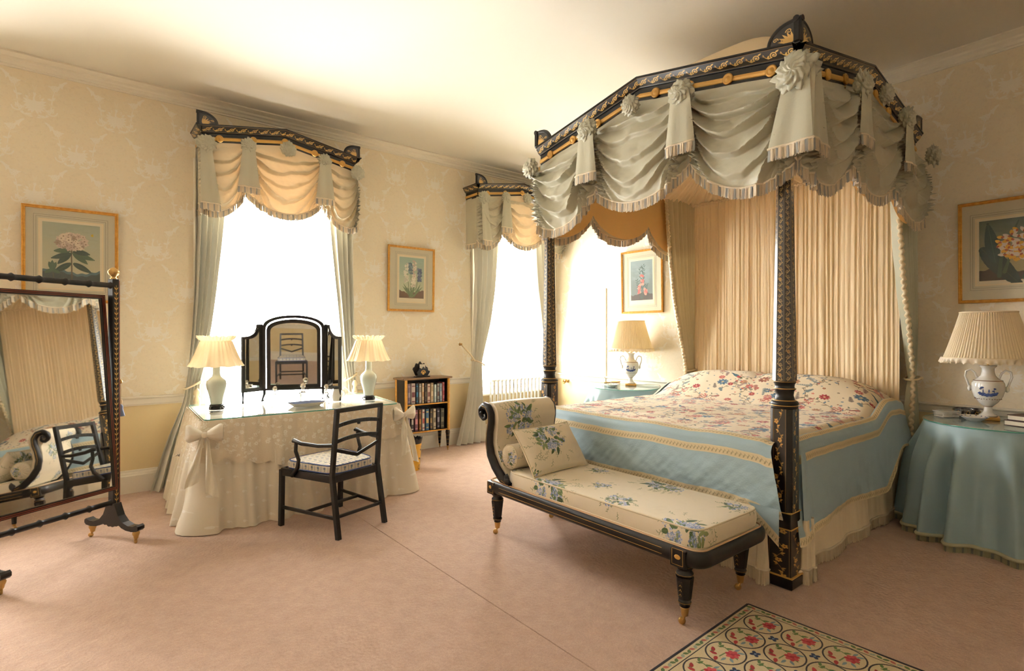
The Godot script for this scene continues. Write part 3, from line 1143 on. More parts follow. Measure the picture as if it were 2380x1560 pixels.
func build_outside() -> void:
	# the garden tree whose bough hangs before the first window
	var t := thing("garden_tree", "leafy tree bough seen outside the window behind the dressing table", "tree")
	var b := MB.new()
	var g := RandomNumberGenerator.new()
	g.seed = 77
	var o := at(1.70, 3.30, 8.6)
	var tips := []
	b.tube([at(-0.1, -4.0, 9.0), at(-0.05, 0.0, 8.95), at(0.0, 3.0, 8.9), o + Vector3(-1.6, 1.8, -0.3), o + Vector3(-1.7, 3.4, -0.3)], [0.2, 0.16, 0.12, 0.09, 0.04], 9)
	part("trunk", b, M.bark, t)
	b = MB.new()
	b.tube([o + Vector3(-1.6, 1.8, -0.3), o + Vector3(-0.8, 0.9, -0.1), o + Vector3(-0.3, 0.4, 0), o], [0.05, 0.035, 0.02, 0.008], 7)
	for k in 7:
		var s := o + Vector3(-0.1 * k, 0.12 * k, 0.02)
		var e := s + Vector3(g.randf_range(-0.1, 0.3), g.randf_range(-0.26, 0.0), g.randf_range(-0.2, 0.2))
		b.tube([s, (s + e) / 2 + Vector3(0, 0.03, 0), e], [0.008, 0.006, 0.003], 5)
		for m in 7:
			tips.append(s.lerp(e, 0.3 + 0.11 * m))
	part("bough", b, M.bark, t)
	b = MB.new()
	for q in tips:
		var a := g.randf() * TAU
		var dr := Vector3(cos(a), g.randf_range(-0.7, 0.1), sin(a)).normalized() * g.randf_range(0.07, 0.12)
		var sd := dr.cross(Vector3(g.randf() - 0.5, 1, g.randf() - 0.5)).normalized() * 0.022
		b.face([q, q + dr * 0.5 - sd, q + dr, q + dr * 0.5 + sd])
	part("foliage", b, M.leaf_green, t, "", true)


func build_radiator() -> void:
	var t := thing("column_radiator", "white column radiator under the window beside the bed post", "radiator", at(0, 0, 0))
	var n := 14
	var mb := MB.new()
	mb.xf = Transform3D.IDENTITY
	for z in [-0.04, 0.04]:
		mb.tube([Vector3(0, 0.13, z), Vector3(0, 0.2, z), Vector3(0, 0.75, z), Vector3(0, 0.79, z)], 0.0135, 8)
	mb.ball(Vector3(0, 0.80, 0), Vector3(0.019, 0.026, 0.06), 10, 6)
	mb.ball(Vector3(0, 0.13, 0), Vector3(0.022, 0.03, 0.07), 10, 6)
	var me := mb.mesh()
	for k in n:
		share("radiator_column", me, M.white_metal, t, Transform3D(Basis(), at(4.32 + k * 0.066, 0, 5.78)))
	var b := MB.new()
	for y in [0.13, 0.80]:
		b.tube([at(4.30, y, 5.78), at(4.32 + (n - 1) * 0.066 + 0.02, y, 5.78)], 0.014, 8)
	part("tie_pipe", b, M.white_metal, t)
	b = MB.new()
	for u in [4.36, 5.12]:
		b.box(at(u, 0.055, 5.78), Vector3(0.03, 0.11, 0.1), 0.006)
	part("foot", b, M.white_metal, t)


# ---- drapery
# keys: [y, x0, x1, amp, z] from low to high; x across, z towards the viewer
func drape(mb: MB, keys: Array, pleats: float, rows := 40, cols := 120, phase := 0.0, uvs := 1.0) -> Dictionary:
	var grid := []
	var y0: float = keys[0][0]
	var y1: float = keys[-1][0]
	for i in rows + 1:
		var y := lerpf(y0, y1, float(i) / rows)
		var k := keyed(keys, y)
		var row := PackedVector3Array()
		for j in cols + 1:
			var s := float(j) / cols
			var ph := s * pleats * TAU + phase + 0.5 * noise.get_noise_2d(s * 3.0, y * 0.7 + phase)
			var w := sin(ph) + 0.35 * sin(ph * 0.53 + 1.7) + 0.22 * noise.get_noise_2d(s * 9.0 + phase, y * 1.6)
			row.append(Vector3(lerpf(k[1], k[2], s) + 0.25 * k[3] * sin(ph * 2.0) / maxf(pleats, 1.0), y, k[4] + k[3] * w))
		grid.append(row)
	mb.grid(grid, [], uvs, uvs)
	return {"grid": grid}


func fringe(mb: MB, pts: Array, out: Vector3, ln: float, head := 0.007, step := 0.0042, plain := false) -> void:
	mb.tinted = true
	var cream := Color(0.70, 0.56, 0.39)
	var pale := Color(0.78, 0.67, 0.50)
	var grey := Color(0.40, 0.39, 0.36)
	mb.tint = pale
	if head > 0.0:
		mb.tube(pts, head, 6)
	var run := 0.0
	for i in pts.size() - 1:
		var a: Vector3 = pts[i]
		var b: Vector3 = pts[i + 1]
		var d := a.distance_to(b)
		var tg := (b - a).normalized()
		var n := maxi(1, int(d / step))
		for k in n:
			var s := (k + rng.randf()) / n
			var q := a.lerp(b, s) + out * rng.randf_range(-0.004, 0.006)
			var l := ln * rng.randf_range(0.9, 1.06)
			var w := tg * 0.0031
			var sway := tg * rng.randf_range(-0.004, 0.004) + out * rng.randf_range(-0.004, 0.006)
			var stripe := fmod(run + d * s, 0.052) < 0.014
			mb.tint = (grey if stripe and not plain else cream.lerp(pale, rng.randf())) * rng.randf_range(0.9, 1.05)
			mb.face([q - w, q - w + sway - Vector3.UP * l, q + w + sway - Vector3.UP * l, q + w])
		run += d
	mb.tint = Color.WHITE


func rosette(mb: MB, o: Vector3, out: Vector3, dir: Vector3, r: float, seed_ := 0) -> void:
	var rows := []
	var R := 26
	for i in R + 1:
		var ph := PI * i / R
		var row := PackedVector3Array()
		for j in 37:
			var a := TAU * j / 36
			var q := Vector3(sin(ph) * cos(a), sin(ph) * sin(a), -cos(ph))
			var swirl := sin(5.0 * a + 9.0 * ph + seed_ * 1.3) * 0.17 + sin(9.0 * a - 14.0 * ph + seed_) * 0.12
			var lump: float = noise.get_noise_3d(q.x * 2.2 + seed_ * 7.0, q.y * 2.2, q.z * 2.2) * 0.45
			var k := r * (1.0 + (swirl + lump) * sin(ph))
			row.append(o + (dir * q.x + Vector3.UP * q.y) * k + out * (q.z * k * 0.62))
		rows.append(row)
	mb.grid(rows, [], 1.0, 1.0, true)


# One run of swags with rosettes and tails below a gabled cornice. Seen from outside, dir runs to the right.
func valance(t: Node3D, o: Vector3, dir: Vector3, out: Vector3, L: float, rise: float, hem: Dictionary, ros: Dictionary, sd: int, lining: Material = null) -> void:
	var top := func(s: float) -> float: return o.y + rise * (1.0 - absf(2.0 * s / L - 1.0))
	var pt := func(s: float, y: float, z: float) -> Vector3: return Vector3(o.x, 0, o.z) + dir * s + out * z + Vector3.UP * y
	var a: float = hem.inner
	var spans := [[0.0, a, hem.corner, hem.join, hem.side], [a, L - a, hem.join, hem.join, hem.mid], [L - a, L, hem.join, hem.corner, hem.side]]
	for n in 3:
		var sp: Array = spans[n]
		var mb := MB.new()
		var R := 88
		var C := 64
		var rows := []
		var hemline := []
		for i in R + 1:
			rows.append(PackedVector3Array())
		for j in C + 1:
			var s := float(j) / C
			var x: float = lerpf(sp[0] - (0.03 if n == 0 else 0.0), sp[1] + (0.03 if n == 2 else 0.0), s)
			var yh: float = lerpf(sp[2], sp[3], s) - ((sp[2] + sp[3]) / 2 - sp[4]) * pow(4.0 * s * (1.0 - s), 0.8)
			var yt: float = top.call(x) + 0.004
			var mid: float = yt - sp[4]
			var shape := 0.07 + 0.93 * pow(4.0 * s * (1.0 - s), 0.66)
			for i in R + 1:
				var tt := 1.0 - float(i) / R
				var y := lerpf(yt, yh, tt)
				var l: float = (yt - y) / (mid * shape)
				var nz := noise.get_noise_3d(x * 2.0, y * 2.5, sd * 3.1 + n)
				var ph: float = l * 5.2 + 0.5 * nz + 0.3 * s + 0.13 * sd + 0.37 * n
				var f := fposmod(ph, 1.0)
				var fold := pow(f / 0.84, 1.4) if f < 0.84 else (1.0 - f) / 0.16   # bulges slowly, tucks back sharply below
				var k := smooth(tt, 0.02, 0.22) * (0.42 + 0.58 * pow(absf(2.0 * s - 1.0), 1.3)) * (1.0 - 0.5 * smooth(tt, 0.85, 1.0)) * smooth(s, 0.0, 0.05) * smooth(1.0 - s, 0.0, 0.05) * (1.0 - smooth(l, 1.7, 2.6))
				var big := 0.35 + 0.65 * fposmod(sin(floor(ph) * 12.99 + sd * 4.1 + n * 7.7) * 43.7, 1.0)
				var z := 0.012 + 0.06 * sin(PI * minf(tt * 0.8 + 0.05, 1.0)) * sin(PI * s) + 0.14 * fold * k * big + 0.016 * nz
				rows[i].append(pt.call(x, y, z))
			hemline.append(rows[0][j])
		mb.grid(rows)
		part("swag", mb, M.silk, t)
		if lining:
			var lb := MB.new()
			var lr := []
			for i in range(0, R + 1, 3):
				var row := PackedVector3Array()
				for j in range(0, C + 1, 2):
					row.append(rows[i][j] - out * ((rows[i][j] - o).dot(out) + 0.008))
				lr.append(row)
			lb.grid(lr)
			part("swag_lining", lb, lining, t)
		mb = MB.new()
		fringe(mb, hemline, out, hem.fringe, 0.008, 0.0034)
		fringe(mb, hemline, out, hem.fringe * 0.97, 0.0, 0.0034)
		part("fringe", mb, M.fringe, t, "", true)
	# tails
	var k := 0
	for c in [[0.0, 1], [a, 0], [L - a, 0], [L, -1]]:
		if (c[1] == 1 and not hem.tails[0]) or (c[1] == -1 and not hem.tails[1]):
			continue
		var w0: float = hem.tail0
		var w1: float = hem.tail1
		var yt: float = top.call(c[0]) - 0.02
		var yb: float = hem.corner_tail if c[1] != 0 else hem.inner_tail
		var rows := []
		var line := []
		for i in 13:
			var tt := 1.0 - i / 12.0
			var w := lerpf(w0, w1, tt)
			var row := PackedVector3Array()
			for j in 17:
				var s := j / 16.0
				var x: float = c[0] + (s - 0.5) * w if c[1] == 0 else c[0] + c[1] * (s * w * hem.get("corner_w", 1.15) - hem.wrap)
				var z: float = 0.132 + 0.02 * sin(PI * s) * tt if c[1] == 0 else 0.128 + 0.02 * tt * cos(PI * 0.5 * s)
				row.append(pt.call(x, lerpf(yt, yb, tt), z + 0.006 * sin(s * 9.0) * tt))
			if c[1] < 0:
				row.reverse()
			rows.append(row)
		for j in 17:
			line.append(rows[0][j])
		var mb := MB.new()
		mb.grid(rows)
		part("tail", mb, M.silk, t)
		mb = MB.new()
		fringe(mb, line, out, hem.fringe, 0.008, 0.0034)
		fringe(mb, line, out, hem.fringe * 0.97, 0.0, 0.0034)
		part("fringe", mb, M.fringe, t, "", true)
	for c in [[a, ros.inner], [L / 2, ros.mid], [L - a, ros.inner]] + ros.get("ends", []):
		k += 1
		var mb := MB.new()
		rosette(mb, pt.call(c[0], top.call(c[0]) - 0.02 - (0.03 if c[0] == L / 2 else 0.01), 0.115), out, dir, c[1], sd * 5 + k)
		part("rosette", mb, M.silk, t)


# Black and gold gabled cornice over a valance
func gable_cornice(t: Node3D, o: Vector3, dir: Vector3, out: Vector3, L: float, rise: float, back: float, discs: int, ear: float, ear_ends := [true, true]) -> void:
	var ap := o + dir * (L / 2) + Vector3.UP * rise
	var e := o + dir * L
	var segs := [[o, ap], [ap, e]]
	var b1 := MB.new()
	var b2 := MB.new()
	var b3 := MB.new()
	var b4 := MB.new()
	for s in segs:
		b1.mould(s[0], s[1], [Vector2(-0.02, 0), Vector2(0, 0), Vector2(0, 0.096), Vector2(0.008, 0.098), Vector2(0.01, 0.104)], out, false)
		b1.mould(s[0], s[1], [Vector2(0.046, 0.152), Vector2(0.052, 0.156), Vector2(0.052, 0.165), Vector2(-0.02, 0.165), Vector2(-0.02, 0)], out, false)
		b2.mould(s[0], s[1], [Vector2(0, 0.03), Vector2(0.008, 0.033), Vector2(0.011, 0.046), Vector2(0.008, 0.059), Vector2(0, 0.062)], out, false)
		b4.mould(s[0], s[1], [Vector2(0, 0.0), Vector2(0.006, 0.001), Vector2(0.006, 0.007), Vector2(0, 0.009)], out, false)
		b3.mould(s[0], s[1], [Vector2(0.01, 0.104), Vector2(0.03, 0.122), Vector2(0.046, 0.152)], out, false)
	if back > 0.0:   # returns to the wall
		for k in 2:
			var q: Vector3 = e if k else o
			var w := -dir if k == 0 else dir
			var a0 := q
			var a1 := q - out * back
			b1.mould(a0, a1, [Vector2(-0.02, 0), Vector2(0, 0), Vector2(0, 0.096), Vector2(0.01, 0.104)], w, true)
			b1.mould(a0 + out * 0.05, a1, [Vector2(0.046, 0.152), Vector2(0.052, 0.156), Vector2(0.052, 0.165), Vector2(-0.02, 0.165)], w, true)
			b2.mould(a0, a1, [Vector2(0, 0.03), Vector2(0.008, 0.033), Vector2(0.011, 0.046), Vector2(0.008, 0.059), Vector2(0, 0.062)], w, false)
			b3.mould(a0 + out * 0.03, a1, [Vector2(0.01, 0.104), Vector2(0.03, 0.122), Vector2(0.046, 0.152)], w, false)
	part("fascia", b1, M.black, t)
	part("gold_rail", b2, M.gold_paint, t)
	part("scroll_moulding", b3, M.scroll, t)
	part("gold_bead", b4, M.gold_paint, t)
	var db := MB.new()
	db.lathe([Vector2(0, 0), Vector2(0.033, 0), Vector2(0.033, 0.012), Vector2(0.026, 0.017), Vector2(0.022, 0.012), Vector2(0.015, 0.012), Vector2(0.011, 0.019), Vector2(0, 0.021)], 20)
	var dm := db.mesh()
	for k in discs:
		var s := L * (k + 0.5) / discs
		var q := o + dir * s + Vector3.UP * (rise * (1.0 - absf(2.0 * s / L - 1.0)) + 0.046) + out * 0.004
		share("roundel", dm, M.gold_paint, t, Transform3D(Basis(dir, out, dir.cross(out)), q))
	# quarter-round ears
	for k in 2:
		if not ear_ends[k]:
			continue
		var sg := 1.0 if k == 0 else -1.0
		var q: Vector3 = e if k else o
		var poly := PackedVector2Array([Vector2(-0.03, 0.16)])
		var rim := []
		for m in 13:
			var a := PI / 2 * (1.0 - m / 12.0)
			var z := Vector2(-0.03 + (ear + 0.0) * cos(a), 0.164 + ear * 0.76 * sin(a) + rise * 2.0 / L * maxf(cos(a) * ear - 0.03, 0.0))
			poly.append(z)
		var b := MB.new()
		b.xf = Transform3D(Basis(dir * sg, Vector3.UP, (dir * sg).cross(Vector3.UP)), q + out * 0.018)
		b.plate(poly, 0.026)
		var acro := part("corner_ornament", b, M.palmette, t)
		b = MB.new()
		b.xf = Transform3D(Basis(dir * sg, Vector3.UP, (dir * sg).cross(Vector3.UP)), q + out * 0.018)
		var pts := []
		for m in range(1, poly.size()):
			pts.append(Vector3(poly[m].x, poly[m].y, 0))
		b.tube([Vector3(-0.045, poly[1].y, 0)] + pts, 0.017, 8)
		b.box(Vector3(-0.032, 0.164 + ear * 0.38, 0), Vector3(0.018, ear * 0.7, 0.034), 0.004)
		part("ornament_rim", b, M.black, acro)


func build_pelmets() -> void:
	for k in 2:
		var c: float = [1.616, 4.70][k]
		var half := 0.73
		var front := WV - 0.28
		var t := thing("pelmet", ["black and gold gabled pelmet with sage silk swags over the dressing table window", "black and gold gabled pelmet with sage silk swags over the window nearest the bed"][k], "pelmet", Vector3.ZERO, 0.0, "window pelmets")
		var o := at(c - half, 3.165, front)
		gable_cornice(t, o, Vector3.RIGHT, Vector3(0, 0, 1), half * 2, 0.125, 0.27, 5, 0.15)
		var hem := {"inner": 0.37, "corner": 2.615, "join": 2.79, "side": 2.57, "mid": 2.61, "corner_tail": 2.60, "inner_tail": 2.80, "tail0": 0.10, "tail1": 0.19, "wrap": 0.03, "corner_w": 0.85, "tails": [true, false], "fringe": 0.062}
		valance(t, o, Vector3.RIGHT, Vector3(0, 0, 1), half * 2, 0.125, hem, {"inner": 0.06, "mid": 0.062, "ends": [[0.02, 0.07], [half * 2 - 0.02, 0.065]]}, k + 1)
		var tb := MB.new()
		tb.box(at(c, 3.30, WV - 0.135), Vector3(half * 2 - 0.03, 0.012, 0.27), 0.002)
		part("top_board", tb, M.black_matt, t)
		# plain side pieces back to the wall
		for s in 2:
			var u := c - half if s == 0 else c + half
			var b := MB.new()
			var rows := []
			var line := []
			for i in 9:
				var row := PackedVector3Array()
				for j in 9:
					var z := j / 8.0
					row.append(at(u + (0.012 if s else -0.012) * sin(z * 7.0) * (1.0 - i / 8.0), lerpf(2.585, 3.18, i / 8.0), front + 0.27 * (1.0 - z if s == 0 else z)))
				rows.append(row)
			for j in 9:
				line.append(rows[0][j])
			b.grid(rows)
			part("side_return", b, M.silk, t)
			b = MB.new()
			fringe(b, line, Vector3(-1 if s == 0 else 1, 0, 0), 0.062)
			part("fringe", b, M.fringe, t, "", true)


func curtain_tie(t: Node3D, hook: Vector3, c: Vector3, rx: float, rz: float, tassel: bool) -> void:
	var b := MB.new()
	var pts := []
	for k in 25:
		var a := TAU * k / 24
		pts.append(c + Vector3(cos(a) * rx, 0.04 * cos(a) * signf(c.x - hook.x) * -1.0, sin(a) * rz))
	b.tube(pts, 0.009, 7, false)
	b.tube([hook, hook.lerp(c, 0.5) + Vector3(0, -0.02, 0.03), c + Vector3(signf(hook.x - c.x) * rx * 0.8, 0.02, rz * 0.7)], 0.011, 7)
	part("tieback_rope", b, M.braid, t)
	b = MB.new()
	b.xf = Transform3D(Basis(Vector3.RIGHT, Vector3(0, 0, 1), Vector3(0, -1, 0)), hook + Vector3(0, 0, -0.03))
	b.lathe([Vector2(0, 0), Vector2(0.02, 0), Vector2(0.012, 0.012), Vector2(0.008, 0.03), Vector2(0.016, 0.038), Vector2(0, 0.05)], 12)
	part("tieback_hook", b, M.brass, t)
	if tassel:
		b = MB.new()
		var q := c + Vector3(0.02, -0.03, rz + 0.015)
		b.lathe([Vector2(0.008, 0), Vector2(0.026, -0.02), Vector2(0.03, -0.05), Vector2(0.016, -0.075), Vector2(0.022, -0.085), Vector2(0.03, -0.12)].map(func(z): return z), 14, q)
		part("tassel_head", b, M.braid, t)
		b = MB.new()
		for k in 3:
			var ring := []
			for m in 17:
				var a := TAU * m / 16
				ring.append(q + Vector3(cos(a) * (0.03 - k * 0.008), -0.115, sin(a) * (0.03 - k * 0.008)))
			fringe(b, ring, Vector3.ZERO, 0.10, 0.0, 0.003, true)
		part("tassel_skirt", b, M.fringe, t, "", true)


func build_curtains() -> void:
	var defs := [
		["sage silk curtain tied back left of the dressing table window", [[0.012, 0.50, 0.90, 0.046, 0.13], [0.45, 0.63, 0.90, 0.042, 0.12], [0.80, 0.755, 0.90, 0.024, 0.13], [0.95, 0.78, 0.895, 0.02, 0.13], [1.12, 0.80, 0.93, 0.024, 0.13], [1.55, 0.835, 1.0, 0.04, 0.12], [2.15, 0.855, 1.07, 0.042, 0.12], [2.7, 0.86, 1.12, 0.042, 0.12], [3.16, 0.86, 1.14, 0.04, 0.12]], 5.0, Vector3(0.865, 1.0, -WV + 0.05), Vector3(0.838, 0.95, -WV + 0.13), 0.075, 0.055, true],
		["sage silk curtain tied back right of the dressing table window", [[0.012, 2.30, 2.62, 0.046, 0.13], [0.45, 2.31, 2.52, 0.042, 0.12], [0.80, 2.31, 2.43, 0.024, 0.13], [0.95, 2.30, 2.41, 0.02, 0.13], [1.12, 2.27, 2.40, 0.024, 0.13], [1.55, 2.23, 2.39, 0.04, 0.12], [2.15, 2.17, 2.38, 0.042, 0.12], [2.7, 2.12, 2.38, 0.042, 0.12], [3.16, 2.10, 2.37, 0.04, 0.12]], 4.0, Vector3(2.42, 1.02, -WV + 0.05), Vector3(2.355, 0.95, -WV + 0.13), 0.07, 0.055, true],
		["sage silk curtain tied with a rope beside the bookcase", [[0.012, 3.74, 4.24, 0.04, 0.14], [0.4, 3.86, 4.20, 0.044, 0.12], [0.8, 3.95, 4.17, 0.028, 0.12], [1.02, 3.99, 4.16, 0.022, 0.12], [1.2, 4.0, 4.20, 0.026, 0.12], [1.6, 4.01, 4.31, 0.042, 0.12], [2.15, 4.02, 4.40, 0.046, 0.12], [2.7, 4.02, 4.44, 0.046, 0.12], [3.16, 4.0, 4.45, 0.04, 0.12]], 5.0, Vector3(3.87, 1.29, -WV + 0.05), Vector3(4.08, 1.05, -WV + 0.13), 0.10, 0.065, false],
		["sage silk curtain in the room corner behind the bed post", [[0.012, 5.15, 5.44, 0.04, 0.14], [0.5, 5.24, 5.44, 0.04, 0.12], [1.0, 5.29, 5.43, 0.022, 0.12], [1.25, 5.24, 5.43, 0.026, 0.12], [1.6, 5.16, 5.43, 0.04, 0.12], [2.15, 5.07, 5.43, 0.046, 0.12], [2.7, 5.02, 5.43, 0.046, 0.12], [3.16, 5.0, 5.42, 0.04, 0.12]], 4.0, Vector3(5.44, 1.28, -WV + 0.05), Vector3(5.36, 1.02, -WV + 0.13), 0.085, 0.06, false]]
	for d in defs:
		var t := thing("window_curtain", d[0], "curtain", Vector3.ZERO, 0.0, "window curtains")
		var b := MB.new()
		b.xf = Transform3D(Basis(), Vector3(0, 0, -WV))
		drape(b, d[1], d[2], 60, 110, d[2] * 1.7 + d[1][0][1])
		part("cloth", b, M.curtain, t)
		curtain_tie(t, d[3], d[4], d[5], d[6], d[7])


func build_pictures() -> void:
	var defs := [
		["gilt framed pink domed flower print behind the standing mirror", Vector3(-0.035, 2.085, -WV), 0.0, 0, 0.635, 0.79],
		["gilt framed white and blue flower print above the bookcase", Vector3(3.167, 2.09, -WV), 0.0, 1, 0.632, 0.785],
		["gilt framed red flower print above the far bedside table", Vector3(BU, 2.075, -4.20), -PI / 2, 2, 0.63, 0.785],
		["gilt framed orange and white flower print above the near bedside lamp", Vector3(BU, 2.055, -0.80), -PI / 2, 3, 0.63, 0.785]]
	for d in defs:
		var t := thing("framed_print", d[0], "picture", d[1], d[2], "framed flower prints")
		t.rotation_degrees.x = 1.2
		var w: float = d[4]
		var h: float = d[5]
		var z0 := 0.018
		var prof := [Vector2(0, 0), Vector2(0.026, 0), Vector2(0.026, 0.012), Vector2(0.02, 0.02), Vector2(0.013, 0.017), Vector2(0.008, 0.024), Vector2(0.003, 0.022), Vector2(0, 0.012)]   # inward, forward
		for k in 4:
			var b := MB.new()
			var horiz := k < 2
			var sg := 1.0 if k % 2 else -1.0
			for i in prof.size() - 1:
				var pts := []
				for e in [[i, -1.0], [i, 1.0], [i + 1, 1.0], [i + 1, -1.0]]:
					var q: Vector2 = prof[e[0]]
					var across := (w / 2 if horiz else h / 2) - q.x
					var side := (h / 2 if horiz else w / 2) - q.x
					pts.append(Vector3(e[1] * across, sg * side, z0 + q.y) if horiz else Vector3(sg * side, e[1] * across, z0 + q.y))
				var nn := Vector3(0, 0, 1)
				var dq: Vector2 = prof[i + 1] - prof[i]
				var nd := Vector2(-dq.y, dq.x)
				nn = Vector3(0, -sg * nd.x, nd.y) if horiz else Vector3(-sg * nd.x, 0, nd.y)
				if i == 0:
					nn = Vector3(0, 0, -1)
				b.face_out(pts, nn)
			part("frame_side", b, M.gilt, t)
		var iw := w - 0.05
		var ih := h - 0.05
		var b := MB.new()
		b.box(Vector3(0, 0, z0 + 0.004), Vector3(iw, ih, 0.004))
		part("mount", b, M.mount, t)
		var tall: bool = d[3] == 1 or d[3] == 2
		var pw := 0.36 if tall else 0.40
		var ph := 0.55 if tall else 0.50
		if d[3] == 0:
			ph = 0.56
			pw = 0.405
		b = MB.new()
		for r in [[pw + 0.08, ph + 0.085, M.mount_line], [pw + 0.05, ph + 0.055, M.mount_line]]:
			var x: float = r[0] / 2
			var y: float = r[1] / 2
			for q in [[0, y, r[0], 0.0022], [0, -y, r[0], 0.0022], [x, 0, 0.0022, r[1]], [-x, 0, 0.0022, r[1]]]:
				b.box(Vector3(q[0], q[1], z0 + 0.0066), Vector3(q[2], q[3], 0.001))
		part("mount_ruling", b, M.mount_line, t)
		b = MB.new()
		b.box(Vector3(0, 0, z0 + 0.0068), Vector3(pw + 0.022, ph + 0.022, 0.0016))
		part("mount_bevel", b, M.mount_cream, t)
		b = MB.new()
		b.face([Vector3(-pw / 2, -ph / 2, z0 + 0.0082), Vector3(pw / 2, -ph / 2, z0 + 0.0082), Vector3(pw / 2, ph / 2, z0 + 0.0082), Vector3(-pw / 2, ph / 2, z0 + 0.0082)], [Vector2(0, 1), Vector2(1, 1), Vector2(1, 0), Vector2(0, 0)])
		part("print_sheet", b, mat("print%d" % d[3], Color.WHITE, 0.8, {"tex": print_tex(d[3], int(pw * 1000), int(ph * 1000))}), t)
		b = MB.new()
		b.face([Vector3(-iw / 2, -ih / 2, z0 + 0.014), Vector3(iw / 2, -ih / 2, z0 + 0.014), Vector3(iw / 2, ih / 2, z0 + 0.014), Vector3(-iw / 2, ih / 2, z0 + 0.014)])
		part("picture_glass", b, M.picture_glass, t)


# ---- dressing table corner
const DESK_Y := 0.79


func outline_point(poly: Array, s: float) -> Array:   # point and outward normal at arc share s of a closed outline (x, v)
	var total := 0.0
	for i in poly.size():
		total += poly[i].distance_to(poly[(i + 1) % poly.size()])
	var d := fposmod(s, 1.0) * total
	for i in poly.size():
		var a: Vector2 = poly[i]
		var b: Vector2 = poly[(i + 1) % poly.size()]
		var l := a.distance_to(b)
		if d <= l:
			var tg := (b - a) / l
			return [a + tg * d, Vector2(tg.y, -tg.x)]
		d -= l
	return [poly[0], Vector2.UP]


func rounded(poly: Array, r: float, n := 6) -> Array:
	var out := []
	for i in poly.size():
		var p: Vector2 = poly[i]
		var a: Vector2 = poly[posmod(i - 1, poly.size())]
		var b: Vector2 = poly[(i + 1) % poly.size()]
		var p0 := p + (a - p).normalized() * r
		var p1 := p + (b - p).normalized() * r
		for k in n + 1:
			var s := float(k) / n
			out.append(p0.lerp(p, s).lerp(p.lerp(p1, s), s))
	return out


